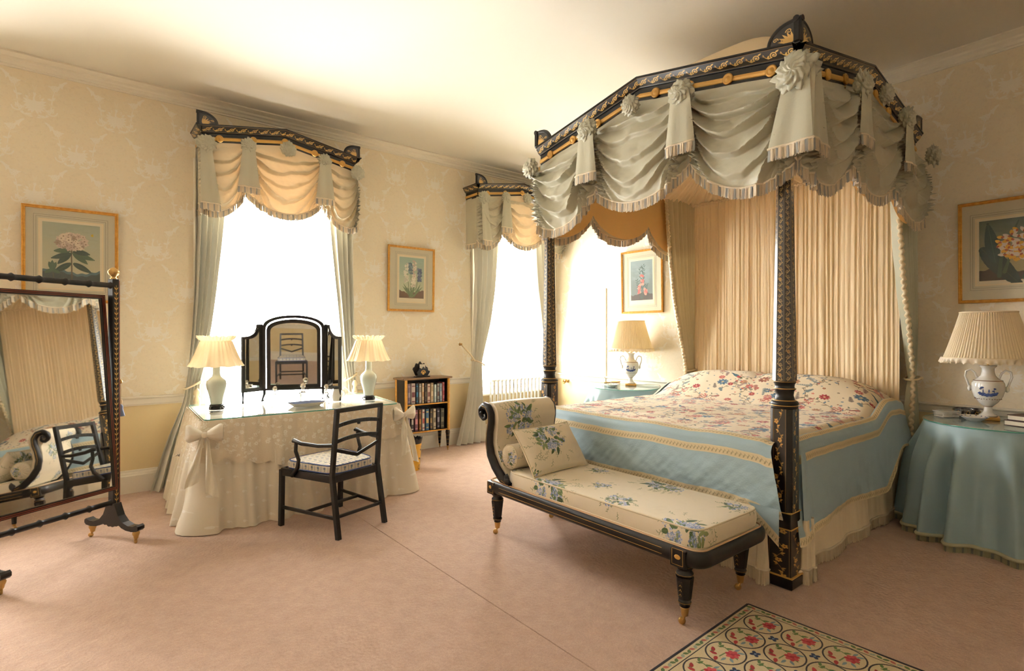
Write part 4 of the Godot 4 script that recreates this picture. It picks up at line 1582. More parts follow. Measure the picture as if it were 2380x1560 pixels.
func build_dressing_table() -> void:
	var t := thing("dressing_table", "dressing table in a cream dotted muslin skirt with lace and bows, under a glass top", "dressing table")
	# outline in (u, v), counter-clockwise seen from above in u,v: front edge first
	var poly := rounded([Vector2(0.72, 4.48), Vector2(2.27, 4.47), Vector2(2.40, 5.52), Vector2(0.765, 5.52)], 0.05)
	var top := MB.new()
	var under := MB.new()
	var ring := []
	for q in poly:
		ring.append(at(q.x, DESK_Y - 0.012, q.y))
	top.poly3(ring, Vector3.UP)
	part("table_top", top, M.muslin, t)
	# skirt: gathered at the top, flaring to the floor
	var N := 420
	var R := 26
	var rows := []
	var uvs := []
	for i in R + 1:
		var y := lerpf(0.008, DESK_Y - 0.006, float(i) / R)
		var f := 1.0 - y / DESK_Y
		var row := PackedVector3Array()
		var uv := []
		for j in N + 1:
			var s := float(j) / N
			var pn := outline_point(poly, s)
			var ph := s * TAU * 64.0
			var big := s * TAU * 21.0
			var wave := (0.004 + 0.008 * f) * sin(ph + 2.0 * noise.get_noise_1d(s * 20.0)) + 0.036 * pow(f, 0.8) * sin(big + 3.0 * noise.get_noise_2d(s * 9.0, y * 0.5)) + 0.02 * f * noise.get_noise_2d(s * 14.0, 3.0)
			# pushed in where a chair leg stands against it
			var dent := 0.16 * f * exp(-pow((pn[0].x - 1.72) / 0.13, 2.0)) * (1.0 if pn[0].y < 4.6 else 0.0)
			var q: Vector2 = pn[0] + pn[1] * (0.012 + 0.15 * pow(f, 0.85) + wave - dent)
			row.append(at(q.x, y, q.y))
			uv.append(Vector2(s * 9.0, -y * 1.6))
		rows.append(row)
		uvs.append(uv)
	var b := MB.new()
	b.grid(rows, uvs, 1, 1, true)
	part("skirt", b, M.muslin, t)
	# lace overlay on the front and ends, scalloped below
	rows = []
	uvs = []
	var s0 := -0.17
	var s1 := 0.47
	N = 300
	R = 18
	for i in R + 1:
		rows.append(PackedVector3Array())
		uvs.append([])
	for j in N + 1:
		var s := lerpf(s0, s1, float(j) / N)
		var sc := absf(sin(s * TAU * 17.0))
		var swag := 0.5 + 0.5 * cos((s - 0.145) * TAU * 3.2)
		var depth := 0.26 + 0.10 * swag + 0.03 * sc
		for i in R + 1:
			var y := lerpf(DESK_Y - 0.004 - depth, DESK_Y - 0.002, float(i) / R)
			var f := 1.0 - y / DESK_Y
			var pn := outline_point(poly, s)
			var wave := (0.005 + 0.006 * f) * sin(s * TAU * 60.0 + noise.get_noise_1d(s * 30.0) * 2.0) + 0.036 * pow(f, 0.8) * sin(s * TAU * 21.0 + 3.0 * noise.get_noise_2d(fposmod(s, 1.0) * 9.0, y * 0.5))
			var dent := 0.16 * f * exp(-pow((pn[0].x - 1.72) / 0.13, 2.0)) * (1.0 if pn[0].y < 4.6 else 0.0)
			var q: Vector2 = pn[0] + pn[1] * (0.026 + 0.15 * pow(f, 0.85) + wave - dent)
			rows[i].append(at(q.x, y, q.y))
			uvs[i].append(Vector2(s * 15.0, -y * 2.9))
	b = MB.new()
	b.grid(rows, uvs)
	part("lace_flounce", b, M.lace, t)
	# bows at the front corners
	for k in 2:
		var q: Vector2 = [Vector2(0.735, 4.45), Vector2(2.27, 4.44)][k]
		var fwd: Vector2 = [Vector2(-0.38, -0.92), Vector2(0.2, -0.98)][k]
		var out := Vector3(fwd.x, 0, -fwd.y)
		var rt := Vector3.UP.cross(out).normalized()
		var c := at(q.x, 0.70, q.y) + out * 0.055
		b = MB.new()
		b.xf = Transform3D(Basis(rt, Vector3.UP, out), c)
		for sg in [-1.0, 1.0]:
			var g := []
			for i in 13:
				var a := TAU * i / 12
				var row := PackedVector3Array()
				for j in 9:
					var z := j / 8.0
					var wd := 0.012 + 0.05 * pow(z, 0.8) * (1.15 - 0.4 * smooth(z, 0.8, 1.0))
					row.append(Vector3(sg * (0.01 + 0.11 * z), 0.015 * z + wd * sin(a) + 0.006 * sin(5 * a), (0.012 + 0.03 * sin(PI * z)) * cos(a) + 0.012))
				if sg < 0:
					row.reverse()
				g.append(row)
			b.grid(g)
		b.ball(Vector3(0, 0, 0.02), Vector3(0.022, 0.024, 0.02))
		var bow := part("bow", b, M.bow, t)
		b = MB.new()
		b.xf = Transform3D(Basis(rt, Vector3.UP, out), c)
		for sg in [-1.0, 1.0]:
			var g := []
			var ln := 0.42 if sg > 0 else 0.34
			for i in 15:
				var z := 1.0 - i / 14.0
				var row := PackedVector3Array()
				for j in 7:
					var e := j / 6.0 - 0.5
					row.append(Vector3(sg * (0.012 + 0.055 * z) + e * (0.02 + 0.06 * z), -ln * z - (0.035 * e * sg if i == 0 else 0.0), 0.02 + 0.075 * z + 0.012 * sin(e * 9.0 + z * 7.0)))
				g.append(row)
			b.grid(g)
		part("ribbon_tail", b, M.bow, bow)
	# plate glass top
	var gp := MB.new()
	var pg := PackedVector2Array()
	for q in poly:
		pg.append(Vector2(q.x, -q.y))
	gp.xf = Transform3D(Basis(Vector3.RIGHT, Vector3(0, 0, 1), Vector3.UP), Vector3(0, DESK_Y, 0))
	var id := Geometry2D.triangulate_polygon(pg)
	for k in range(0, id.size(), 3):
		gp.face_out([Vector3(pg[id[k]].x, pg[id[k]].y, 0.004), Vector3(pg[id[k + 1]].x, pg[id[k + 1]].y, 0.004), Vector3(pg[id[k + 2]].x, pg[id[k + 2]].y, 0.004)], Vector3(0, 0, 1))
	var gt := part("glass_top", gp, M.table_glass, t)
	b = MB.new()
	for k in poly.size():
		var q0: Vector2 = poly[k]
		var q1: Vector2 = poly[(k + 1) % poly.size()]
		var d := q1 - q0
		b.face_out([at(q0.x, DESK_Y - 0.005, q0.y), at(q1.x, DESK_Y - 0.005, q1.y), at(q1.x, DESK_Y + 0.004, q1.y), at(q0.x, DESK_Y + 0.004, q0.y)], Vector3(d.y, 0, d.x))
	part("glass_edge", b, M.glass_edge, gt)


func gathered_shade(t: Node3D, y0: float, y1: float, r0: float, r1: float, m: Material, ruffle: bool) -> void:
	var b := MB.new()
	var rows := []
	for i in 19:
		var s := i / 18.0
		var row := PackedVector3Array()
		for j in 145:
			var a := TAU * j / 144
			var r := lerpf(r0, r1, pow(s, 0.8))
			var k := (1.0 - s) * 0.8 + 0.2
			row.append(Vector3(cos(a), 0, -sin(a)) * (r + 0.012 * k * sin(a * 11.0 + 1.5 * sin(a * 3.0)) + 0.004 * sin(a * 29.0)) + Vector3(0, lerpf(y0, y1, s) + 0.004 * (1.0 - s) * sin(a * 11.0), 0))
		rows.append(row)
	for i in 7:   # frilled heading
		var s := (i + 1) / 7.0
		var row := PackedVector3Array()
		for j in 145:
			var a := TAU * j / 144
			row.append(Vector3(cos(a), 0, -sin(a)) * (r1 - 0.012 * sin(PI * minf(1.0, s * 2.2)) * (1.0 - s) + 0.022 * s + 0.013 * s * sin(a * 31.0)) + Vector3(0, y1 + 0.045 * s + 0.007 * s * sin(a * 17.0), 0))
		rows.append(row)
	b.grid(rows, [], 1, 1, true)
	part("lamp_shade", b, m, t)


func build_desk_lamps() -> void:
	for k in 2:
		var t := thing("table_lamp", ["celadon vase lamp with gathered cream shade on the window side of the dressing table", "celadon vase lamp with gathered cream shade at the bookcase end of the dressing table"][k], "lamp", [at(0.905, DESK_Y + 0.004, 5.06), at(2.17, DESK_Y + 0.004, 4.88)][k], 0.0, "dressing table lamps")
		var b := MB.new()
		b.lathe([Vector2(0, 0), Vector2(0.056, 0), Vector2(0.062, 0.006), Vector2(0.05, 0.014), Vector2(0.05, 0.026), Vector2(0.058, 0.034), Vector2(0.05, 0.042), Vector2(0.0, 0.042)], 24)
		for m in 5:
			var a := TAU * m / 5
			b.box(Vector3(cos(a) * 0.052, 0.012, sin(a) * 0.052), Vector3(0.02, 0.024, 0.02), 0.004)
		part("wood_stand", b, M.black, t)
		b = MB.new()
		b.lathe([Vector2(0.0, 0.042), Vector2(0.046, 0.042), Vector2(0.046, 0.05), Vector2(0.047, 0.07), Vector2(0.057, 0.12), Vector2(0.071, 0.17), Vector2(0.077, 0.21), Vector2(0.072, 0.24), Vector2(0.05, 0.262), Vector2(0.033, 0.278), Vector2(0.029, 0.30), Vector2(0.028, 0.37), Vector2(0.032, 0.385), Vector2(0.0, 0.386)], 36)
		part("vase", b, M.celadon, t)
		b = MB.new()
		b.tube([Vector3(0, 0.38, 0), Vector3(0, 0.55, 0)], 0.008, 8)
		b.lathe([Vector2(0, 0.46), Vector2(0.012, 0.465), Vector2(0.026, 0.50), Vector2(0.022, 0.53), Vector2(0, 0.545)], 12)
		part("bulb_holder", b, M.brass, t)
		gathered_shade(t, 0.36 if k == 0 else 0.375, 0.565, 0.2 if k == 0 else 0.192, 0.118, M.shade_pale, true)
	var fx := MB.new()
	fx.tube([at(2.22, DESK_Y + 0.012, 4.95), at(2.19, DESK_Y + 0.012, 5.12), at(2.13, DESK_Y + 0.05, 5.25), at(2.10, DESK_Y + 0.10, 5.30), at(2.07, DESK_Y + 0.03, 5.32), at(2.20, DESK_Y + 0.012, 5.42), at(2.3, DESK_Y + 0.01, 5.5)], 0.004, 6)
	solo("lamp_flex", fx, M.flex, "white electric flex looped beside the right-hand dressing table lamp", "cable")


func arch_poly(w: float, y0: float, y1: float, yt: float) -> PackedVector2Array:
	var p := PackedVector2Array([Vector2(-w / 2, y0), Vector2(w / 2, y0)])
	for k in 21:
		var a := PI * k / 20
		p.append(Vector2(cos(a) * w / 2, y1 + (yt - y1) * pow(sin(a), 0.75)))
	return p


func frame_ring(mb: MB, outer: PackedVector2Array, inner: PackedVector2Array, d: float) -> void:
	var n := outer.size()
	for k in n:
		var e := (k + 1) % n
		for s in [-1.0, 1.0]:
			mb.face_out([Vector3(outer[k].x, outer[k].y, s * d / 2), Vector3(outer[e].x, outer[e].y, s * d / 2), Vector3(inner[e].x, inner[e].y, s * d / 2), Vector3(inner[k].x, inner[k].y, s * d / 2)], Vector3(0, 0, s))
		var dd := outer[e] - outer[k]
		mb.face_out([Vector3(outer[k].x, outer[k].y, -d / 2), Vector3(outer[e].x, outer[e].y, -d / 2), Vector3(outer[e].x, outer[e].y, d / 2), Vector3(outer[k].x, outer[k].y, d / 2)], Vector3(dd.y, -dd.x, 0))
		mb.face_out([Vector3(inner[k].x, inner[k].y, -d / 2), Vector3(inner[e].x, inner[e].y, -d / 2), Vector3(inner[e].x, inner[e].y, d / 2), Vector3(inner[k].x, inner[k].y, d / 2)], Vector3(-dd.y, dd.x, 0))


func build_triple_mirror() -> void:
	var turn := deg_to_rad(-21.0)
	var t := thing("dressing_mirror", "three-leaf mahogany dressing mirror with arched centre standing on the dressing table", "mirror", at(1.585, DESK_Y + 0.009, 5.23), 0.0)
	t.rotation.y = turn
	# outer arched frame on cabriole feet
	var b := MB.new()
	frame_ring(b, arch_poly(0.54, 0.10, 0.675, 0.80), arch_poly(0.488, 0.12, 0.66, 0.774), 0.024)
	for s in [-1.0, 1.0]:
		b.tube([Vector3(s * 0.257, 0.12, 0), Vector3(s * 0.255, 0.07, 0), Vector3(s * 0.268, 0.03, 0.01), Vector3(s * 0.275, 0.0, 0.012)], [0.012, 0.012, 0.008, 0.009], 8)
		b.bar(Vector3(s * 0.255, 0.02, 0), Vector3(s * 0.255, 0.02, 0.1), 0.014, 0.014)
	part("outer_frame", b, M.black, t)
	# swinging centre leaf
	var c := Node3D.new()
	c.name = "centre_leaf"
	t.add_child(c)
	c.position = Vector3(0, 0.40, 0)
	c.rotation_degrees.x = 2.6
	b = MB.new()
	frame_ring(b, arch_poly(0.472, -0.285, 0.25, 0.362), arch_poly(0.408, -0.25, 0.24, 0.328), 0.022)
	part("leaf_frame", b, M.black, c)
	b = MB.new()
	b.plate(arch_poly(0.43, -0.265, 0.243, 0.335), 0.004)
	part("mirror_glass", b, M.mirror, c)
	b = MB.new()
	b.plate(arch_poly(0.45, -0.27, 0.245, 0.345), 0.003)
	var bk := part("back_board", b, M.black_matt, c)
	bk.position.z = -0.006
	# wings
	for s in [-1.0, 1.0]:
		var wg := Node3D.new()
		wg.name = "side_leaf"
		t.add_child(wg, true)
		wg.position = Vector3(s * 0.275, 0, 0)
		wg.rotation_degrees.y = -s * 48.0
		var outer := PackedVector2Array([Vector2(0, 0.10), Vector2(s * 0.215, 0.10), Vector2(s * 0.215, 0.60)])
		var inner := PackedVector2Array([Vector2(s * 0.028, 0.135), Vector2(s * 0.187, 0.135), Vector2(s * 0.187, 0.58)])
		for k in 9:
			var a := PI / 2 * k / 8.0
			outer.append(Vector2(s * (0.185 - 0.13 * sin(a)), 0.60 + 0.11 * (1.0 - cos(a))))
			inner.append(Vector2(s * (0.172 - 0.115 * sin(a)), 0.575 + 0.10 * (1.0 - cos(a))))
		outer.append(Vector2(0, 0.715))
		inner.append(Vector2(s * 0.028, 0.69))
		b = MB.new()
		frame_ring(b, outer, inner, 0.02)
		for x in [0.205]:
			b.tube([Vector3(s * x, 0.10, 0), Vector3(s * x, 0.05, 0), Vector3(s * x, 0.0, 0)], [0.01, 0.006, 0.008], 8)
		part("leaf_frame", b, M.black, wg)
		b = MB.new()
		b.plate(inner, 0.004)
		part("mirror_glass", b, M.mirror, wg)
		b = MB.new()
		b.plate(inner, 0.003)
		var bb := part("back_board", b, M.black_matt, wg)
		bb.position.z = -0.006


func bottle(called: String, label: String, where: Vector3, s: float, square: bool) -> void:
	var t := thing(called, label, "bottle", where, 0.0, "scent bottles")
	var b := MB.new()
	if square:
		b.box(Vector3(0, 0.05 * s, 0), Vector3(0.07, 0.1, 0.07) * s, 0.01 * s)
		b.lathe([Vector2(0.03, 0.098), Vector2(0.016, 0.115), Vector2(0.014, 0.135), Vector2(0.022, 0.142), Vector2(0.0, 0.143)].map(func(q): return q * s), 16)
	else:
		b.lathe([Vector2(0, 0.001), Vector2(0.032, 0.001), Vector2(0.034, 0.01), Vector2(0.034, 0.07), Vector2(0.024, 0.09), Vector2(0.012, 0.105), Vector2(0.012, 0.125), Vector2(0.02, 0.13), Vector2(0, 0.131)].map(func(q): return q * s), 20)
	part("flask", b, M.crystal, t)
	b = MB.new()
	b.lathe([Vector2(0.008, 0.13), Vector2(0.01, 0.142), Vector2(0.024, 0.155), Vector2(0.026, 0.172), Vector2(0.016, 0.19), Vector2(0, 0.194)].map(func(q): return q * s), 16)
	part("stopper", b, M.silver, t)


func build_desk_things() -> void:
	bottle("scent_bottle", "square glass scent bottle with round stopper in front of the mirror centre", at(1.60, DESK_Y + 0.005, 5.02), 0.95, true)
	bottle("scent_bottle", "glass scent bottle with silver stopper by the mirror's right foot", at(1.80, DESK_Y + 0.005, 4.98), 0.85, false)
	bottle("scent_bottle", "small glass scent bottle with faceted stopper left of the others", at(1.40, DESK_Y + 0.005, 5.18), 0.8, false)
	# oblong blue and white dish
	var t := thing("china_tray", "oblong blue and white china tray on the glass dressing table top", "tray", at(1.56, DESK_Y + 0.005, 4.80), deg_to_rad(6))
	var b := MB.new()
	var rows := []
	for e in [[0.105, 0.06, 0.0], [0.11, 0.065, 0.004], [0.145, 0.095, 0.03], [0.15, 0.10, 0.032], [0.146, 0.097, 0.033], [0.11, 0.066, 0.01], [0.0, 0.0, 0.008]]:
		var row := PackedVector3Array()
		for j in 49:
			var a := TAU * j / 48
			var k := 1.0 / pow(pow(absf(cos(a)), 5.0) + pow(absf(sin(a)), 5.0), 0.2)
			row.append(Vector3(cos(a) * k * e[0], e[2], -sin(a) * k * e[1]))
		rows.append(row)
	b.grid(rows.slice(0, 5), [], 1, 1, true)
	part("dish", b, M.porcelain, t)
	b = MB.new()
	b.grid(rows.slice(4), [], 1, 1, true)
	part("blue_well", b, M.china_pale_blue, t, "blue printed well of the tray")
	t = thing("trinket_box", "silver lidded round box beside the scent bottles", "box", at(1.68, DESK_Y + 0.005, 4.93))
	b = MB.new()
	b.lathe([Vector2(0, 0), Vector2(0.04, 0), Vector2(0.043, 0.004), Vector2(0.043, 0.016), Vector2(0.045, 0.018), Vector2(0.036, 0.026), Vector2(0, 0.03)], 24)
	part("silver_lid", b, M.silver, t)
	# white jug
	t = thing("china_jug", "small white china jug behind the scent bottles", "jug", at(1.90, DESK_Y + 0.005, 4.98))
	b = MB.new()
	b.lathe([Vector2(0, 0), Vector2(0.036, 0), Vector2(0.042, 0.02), Vector2(0.05, 0.05), Vector2(0.04, 0.085), Vector2(0.034, 0.10), Vector2(0.04, 0.115), Vector2(0.036, 0.113), Vector2(0.03, 0.1)], 24)
	part("jug_body", b, M.porcelain, t)
	b = MB.new()
	b.tube([Vector3(0.04, 0.10, 0), Vector3(0.072, 0.09, 0), Vector3(0.076, 0.055, 0), Vector3(0.044, 0.03, 0)], 0.006, 8)
	part("jug_handle", b, M.porcelain, t)


func make_chair(called: String, label: String, where: Vector3, turn: float, arms: bool) -> void:
	var t := thing(called, label, "chair", where, turn, "ebonised chairs with printed cushions")
	# local: +z is the front; x to the sitter's left
	var wb := 0.205
	var wf := 0.265
	var zb := -0.24
	var zf := 0.26
	for s in [-1.0, 1.0]:
		var b := MB.new()
		b.bar(Vector3(s * wf, 0, zf + 0.012), Vector3(s * wf, 0.42, zf), 0.034, 0.034)
		part("leg", b, M.black, t)
		b = MB.new()
		b.bar(Vector3(s * (wb + 0.005), 0, zb - 0.075), Vector3(s * wb, 0.43, zb), 0.032, 0.036)
		part("leg", b, M.black, t)
		b = MB.new()
		b.bar(Vector3(s * wb, 0.42, zb), Vector3(s * (wb - 0.008), 0.90, zb - 0.045), 0.03, 0.032)
		part("back_post", b, M.black, t)
		b = MB.new()
		b.bar(Vector3(s * wb, 0.405, zb), Vector3(s * wf, 0.405, zf), 0.025, 0.055)
		part("side_rail", b, M.black, t)
		b = MB.new()
		b.bar(Vector3(s * (wb + 0.003), 0.14, zb - 0.05), Vector3(s * wf, 0.14, zf + 0.008), 0.016, 0.024)
		part("stretcher", b, M.black, t)
		if arms:
			b = MB.new()
			b.tube([Vector3(s * (wb - 0.002), 0.645, zb - 0.022), Vector3(s * (wb + 0.04), 0.635, zb + 0.1), Vector3(s * (wf + 0.012), 0.64, zb + 0.25), Vector3(s * (wf + 0.015), 0.655, zb + 0.33), Vector3(s * (wf + 0.012), 0.645, zb + 0.345)], [0.014, 0.014, 0.015, 0.017, 0.012], 8)
			b.tube([Vector3(s * (wf + 0.012), 0.64, zb + 0.31), Vector3(s * (wf + 0.016), 0.58, zb + 0.31), Vector3(s * (wf + 0.012), 0.52, zb + 0.28), Vector3(s * (wf + 0.008), 0.46, zb + 0.30), Vector3(s * (wf + 0.006), 0.39, zb + 0.37)], [0.013, 0.013, 0.014, 0.015, 0.014], 8)
			part("arm", b, M.black, t)
	var b := MB.new()
	b.bar(Vector3(-wf, 0.405, zf), Vector3(wf, 0.405, zf), 0.025, 0.055)
	part("seat_rail", b, M.black, t)
	b = MB.new()
	b.bar(Vector3(-wb, 0.405, zb), Vector3(wb, 0.405, zb), 0.025, 0.055)
	part("seat_rail", b, M.black, t)
	b = MB.new()
	b.bar(Vector3(-(wb + wf) / 2, 0.14, 0.02), Vector3((wb + wf) / 2, 0.14, 0.02), 0.016, 0.022)
	part("stretcher", b, M.black, t)
	b = MB.new()
	b.bar(Vector3(-wb, 0.15, zb - 0.05), Vector3(wb, 0.15, zb - 0.05), 0.016, 0.022)
	part("stretcher", b, M.black, t)
	b = MB.new()
	for e in [[0.888, 0.0, 0.032]]:
		b.bar(Vector3(-wb - 0.008, e[0], zb - 0.044), Vector3(wb + 0.008, e[0], zb - 0.044), 0.028, e[2])
	part("top_rail", b, M.black, t)
	for y in [0.775, 0.665]:   # curved cross slats with a small centre drop
		b = MB.new()
		var pts := []
		for k in 13:
			var x := lerpf(-wb, wb, k / 12.0)
			pts.append(Vector3(x, y + 0.022 * (1.0 - pow(x / wb, 2.0)), zb - 0.042 * (y - 0.42) / 0.48 - 0.004))
		for k in 12:
			b.bar(pts[k], pts[k + 1] + (pts[k + 1] - pts[k]) * 0.02, 0.013, 0.028)
		b.bar(Vector3(-0.012, y + 0.008, zb - 0.042 * (y - 0.42) / 0.48 - 0.004), Vector3(0.012, y + 0.008, zb - 0.042 * (y - 0.42) / 0.48 - 0.004), 0.014, 0.026)
		part("back_slat", b, M.black, t)
	b = MB.new()
	for s in [-1.0, 1.0]:
		b.bar(Vector3(s * wb, 0.615, zb - 0.02), Vector3(s * -0.004, 0.545, zb - 0.014), 0.013, 0.026)
	part("chevron_slat", b, M.black, t)
	b = MB.new()
	b.face([Vector3(-wb, 0.425, zb), Vector3(-wf, 0.425, zf), Vector3(wf, 0.425, zf), Vector3(wb, 0.425, zb)])
	part("cane_seat", b, M.gold_paint, t)
	var cu := thing("squab_cushion", "white squab cushion with blue trellis print on the " + ("dressing table armchair" if arms else "side chair"), "cushion", where + Vector3.UP * 0.428, turn)
	b = MB.new()
	var rows := []
	for e in [[0.0, 0.0], [0.96, 0.0], [1.0, 0.01], [1.0, 0.048], [0.965, 0.058], [0.9, 0.064], [0.6, 0.072], [0.3, 0.075], [0.0, 0.076]]:
		var row := PackedVector3Array()
		for j in 49:
			var a := TAU * j / 48
			var k := 1.0 / pow(pow(absf(cos(a)), 7.0) + pow(absf(sin(a)), 7.0), 1.0 / 7.0)
			var z: float = -sin(a) * k * e[0]
			row.append(Vector3(cos(a) * k * e[0] * lerpf(wb - 0.012, wf - 0.005, (z + 1) / 2), e[1], 0.012 + z * 0.248))
		rows.append(row)
	b.grid(rows, [], 1, 1, true)
	part("cushion_cover", b, M.seat_print, cu)
	b = MB.new()
	for e in [2, 4]:
		var ring := []
		for j in 49:
			ring.append(rows[e][j] + Vector3(0, 0.002 if e == 4 else -0.002, 0))
		b.tube(ring, 0.0045, 6, false)
	part("piping", b, M.china_blue, cu)


func castor(mb: MB, p: Vector3, yaw := 0.0, s := 1.0) -> void:
	var keep := mb.xf
	mb.xf = mb.xf * Transform3D(Basis(Vector3.UP, yaw), p)
	mb.lathe([Vector2(0.016, 0.045), Vector2(0.019, 0.06), Vector2(0.022, 0.085), Vector2(0.024, 0.09), Vector2(0.0, 0.09)].map(func(q): return q * s), 14)
	mb.bar(Vector3(0, 0.05, 0) * s, Vector3(0.012, 0.02, 0) * s, 0.022 * s, 0.012 * s)
	mb.xf = mb.xf * Transform3D(Basis(Vector3.RIGHT, PI / 2), Vector3(0.014, 0.0185, 0) * s)
	mb.lathe([Vector2(0, -0.009), Vector2(0.016, -0.009), Vector2(0.0185, -0.005), Vector2(0.0185, 0.005), Vector2(0.016, 0.009), Vector2(0, 0.009)].map(func(q): return q * s), 16)
	mb.xf = keep


func build_bookcase() -> void:
	var t := thing("bookcase", "small black and gilt open bookcase with two shelves of books against the wall", "bookcase")
	var u0 := 2.95
	var u1 := 3.56
	var v0 := 5.64
	var v1 := 5.872
	var b := MB.new()
	b.box(at((u0 + u1) / 2, 0.895, (v0 + v1) / 2 - 0.008), Vector3(u1 - u0 + 0.06, 0.022, v1 - v0 + 0.03), 0.006)
	part("top_board", b, mat("old_top", rgb(120, 92, 62), 0.45), t)
	b = MB.new()
	for u in [u0 + 0.009, u1 - 0.009]:
		b.box(at(u, 0.567, (v0 + v1) / 2), Vector3(0.018, 0.634, v1 - v0))
	part("side_panel", b, M.black_matt, t)
	b = MB.new()
	b.box(at((u0 + u1) / 2, 0.567, v1 - 0.005), Vector3(u1 - u0 - 0.04, 0.634, 0.01))
	part("back_panel", b, M.black_matt, t)
	for y in [0.262, 0.588]:
		b = MB.new()
		b.box(at((u0 + u1) / 2, y, (v0 + v1) / 2), Vector3(u1 - u0 - 0.036, 0.016, v1 - v0 - 0.01))
		var sh := part("shelf", b, M.black_matt, t)
		b = MB.new()
		b.tube([at(u0 + 0.03, y, v0 + 0.002), at(u1 - 0.03, y, v0 + 0.002)], 0.0085, 8)
		part("gilt_edge", b, M.gilt, sh)
	for e in [[u0 + 0.016, v0], [u1 - 0.016, v0], [u0 + 0.002, v1 - 0.02]]:
		b = MB.new()
		b.lathe([Vector2(0.017, 0.25), Vector2(0.017, 0.884)], 12, at(e[0], 0, e[1]))
		part("gilt_column", b, M.gilt, t)
	for e in [[u0 + 0.02, v0 + 0.012], [u1 - 0.02, v0 + 0.012], [u0 + 0.02, v1 - 0.03], [u1 - 0.02, v1 - 0.03]]:
		b = MB.new()
		b.lathe([Vector2(0.013, 0.05), Vector2(0.015, 0.07), Vector2(0.024, 0.2), Vector2(0.029, 0.225), Vector2(0.024, 0.24), Vector2(0.03, 0.252)], 14, at(e[0], 0, e[1]))
		var lg := part("leg", b, M.black, t)
		b = MB.new()
		for y in [0.085, 0.135, 0.185, 0.225]:
			b.lathe([Vector2(0.012, y - 0.004), Vector2(lerpf(0.018, 0.031, (y - 0.085) / 0.14), y), Vector2(0.012, y + 0.004)], 14, at(e[0], 0, e[1]))
		part("gilt_ring", b, M.gold_paint, lg)
		b = MB.new()
		castor(b, at(e[0], 0, e[1]), 0.8, 0.62)
		part("castor", b, M.brass, lg)
	# books: [width, height, colour, band colour, words]
	var upper := [[0.016, 0.235, rgb(222, 218, 208), rgb(160, 150, 140), "narrow white"], [0.036, 0.24, rgb(130, 112, 128), rgb(176, 160, 170), "lilac grey"], [0.052, 0.245, rgb(206, 196, 190), rgb(104, 48, 62), "thick white and burgundy"], [0.026, 0.24, rgb(48, 66, 82), rgb(70, 140, 180), "navy and sky blue"], [0.03, 0.235, rgb(166, 158, 150), rgb(214, 208, 200), "warm grey"], [0.026, 0.238, rgb(222, 202, 168), rgb(180, 140, 100), "cream"], [0.022, 0.236, rgb(62, 54, 48), rgb(120, 110, 90), "dark brown"], [0.036, 0.226, rgb(216, 194, 180), rgb(140, 90, 84), "blush pink"], [0.034, 0.236, rgb(200, 178, 142), rgb(230, 214, 186), "sand coloured"], [0.028, 0.215, rgb(186, 204, 204), rgb(222, 230, 228), "pale turquoise"], [0.03, 0.222, rgb(150, 154, 150), rgb(110, 80, 70), "slate grey"], [0.024, 0.222, rgb(170, 194, 212), rgb(226, 230, 232), "light blue"], [0.026, 0.236, rgb(196, 128, 130), rgb(150, 60, 70), "rose red"]]
	var lower := [[0.016, 0.24, rgb(218, 212, 202), rgb(120, 110, 100), "slim off-white"], [0.024, 0.245, rgb(140, 132, 146), rgb(180, 172, 180), "mauve grey"], [0.032, 0.24, rgb(54, 44, 44), rgb(214, 206, 200), "black, white and red"], [0.04, 0.238, rgb(108, 70, 84), rgb(196, 130, 140), "plum and pink"], [0.026, 0.235, rgb(112, 72, 46), rgb(190, 150, 80), "brown and gold"], [0.03, 0.238, rgb(212, 206, 196), rgb(160, 60, 60), "white jacketed"], [0.042, 0.238, rgb(58, 96, 128), rgb(206, 178, 110), "blue with a yellow label"], [0.03, 0.23, rgb(70, 60, 52), rgb(160, 130, 80), "dark umber"], [0.034, 0.232, rgb(204, 194, 170), rgb(120, 110, 90), "ivory"], [0.036, 0.232, rgb(50, 44, 52), rgb(150, 144, 150), "charcoal lettered"], [0.048, 0.228, rgb(78, 76, 62), rgb(130, 124, 100), "thick olive green"]]
	for r in 2:
		var u := u0 + 0.032
		var list: Array = [upper, lower][r]
		var y := 0.5965 if r == 0 else 0.2705
		var total := 0.0
		for k in list:
			total += k[0]
		var gap := (u1 - u0 - 0.066 - total) / list.size()
		for k in list:
			var w: float = k[0]
			var h: float = k[1] * (1.0 if r == 0 else 1.06)
			var d := 0.15
			var bt := thing("book", "%s book on the %s shelf of the gilt bookcase" % [k[4], ["upper", "lower"][r]], "book", at(u + w / 2, y, v0 + 0.045 + d / 2), 0.0, "books in the bookcase")
			u += w + gap
			b = MB.new()
			b.box(Vector3(-w / 2 + 0.0015, h / 2, 0), Vector3(0.003, h, d), 0.001)
			b.box(Vector3(w / 2 - 0.0015, h / 2, 0), Vector3(0.003, h, d), 0.001)
			var sp := []
			for m in 7:
				var a := PI * m / 6
				sp.append(Vector2(-cos(a) * w / 2, sin(a) * 0.005))
			for m in 6:
				b.face_out([Vector3(sp[m].x, 0, d / 2 + sp[m].y), Vector3(sp[m + 1].x, 0, d / 2 + sp[m + 1].y), Vector3(sp[m + 1].x, h, d / 2 + sp[m + 1].y), Vector3(sp[m].x, h, d / 2 + sp[m].y)], Vector3(0, 0, 1))
			var cm := mat("book_" + k[4], k[2], 0.5)
			part("cover", b, cm, bt)
			b = MB.new()
			b.box(Vector3(0, h / 2, 0), Vector3(w - 0.006, h - 0.008, d - 0.006))
			part("pages", b, M.paper, bt)
			var bm := mat("band_" + k[4], k[3], 0.5)
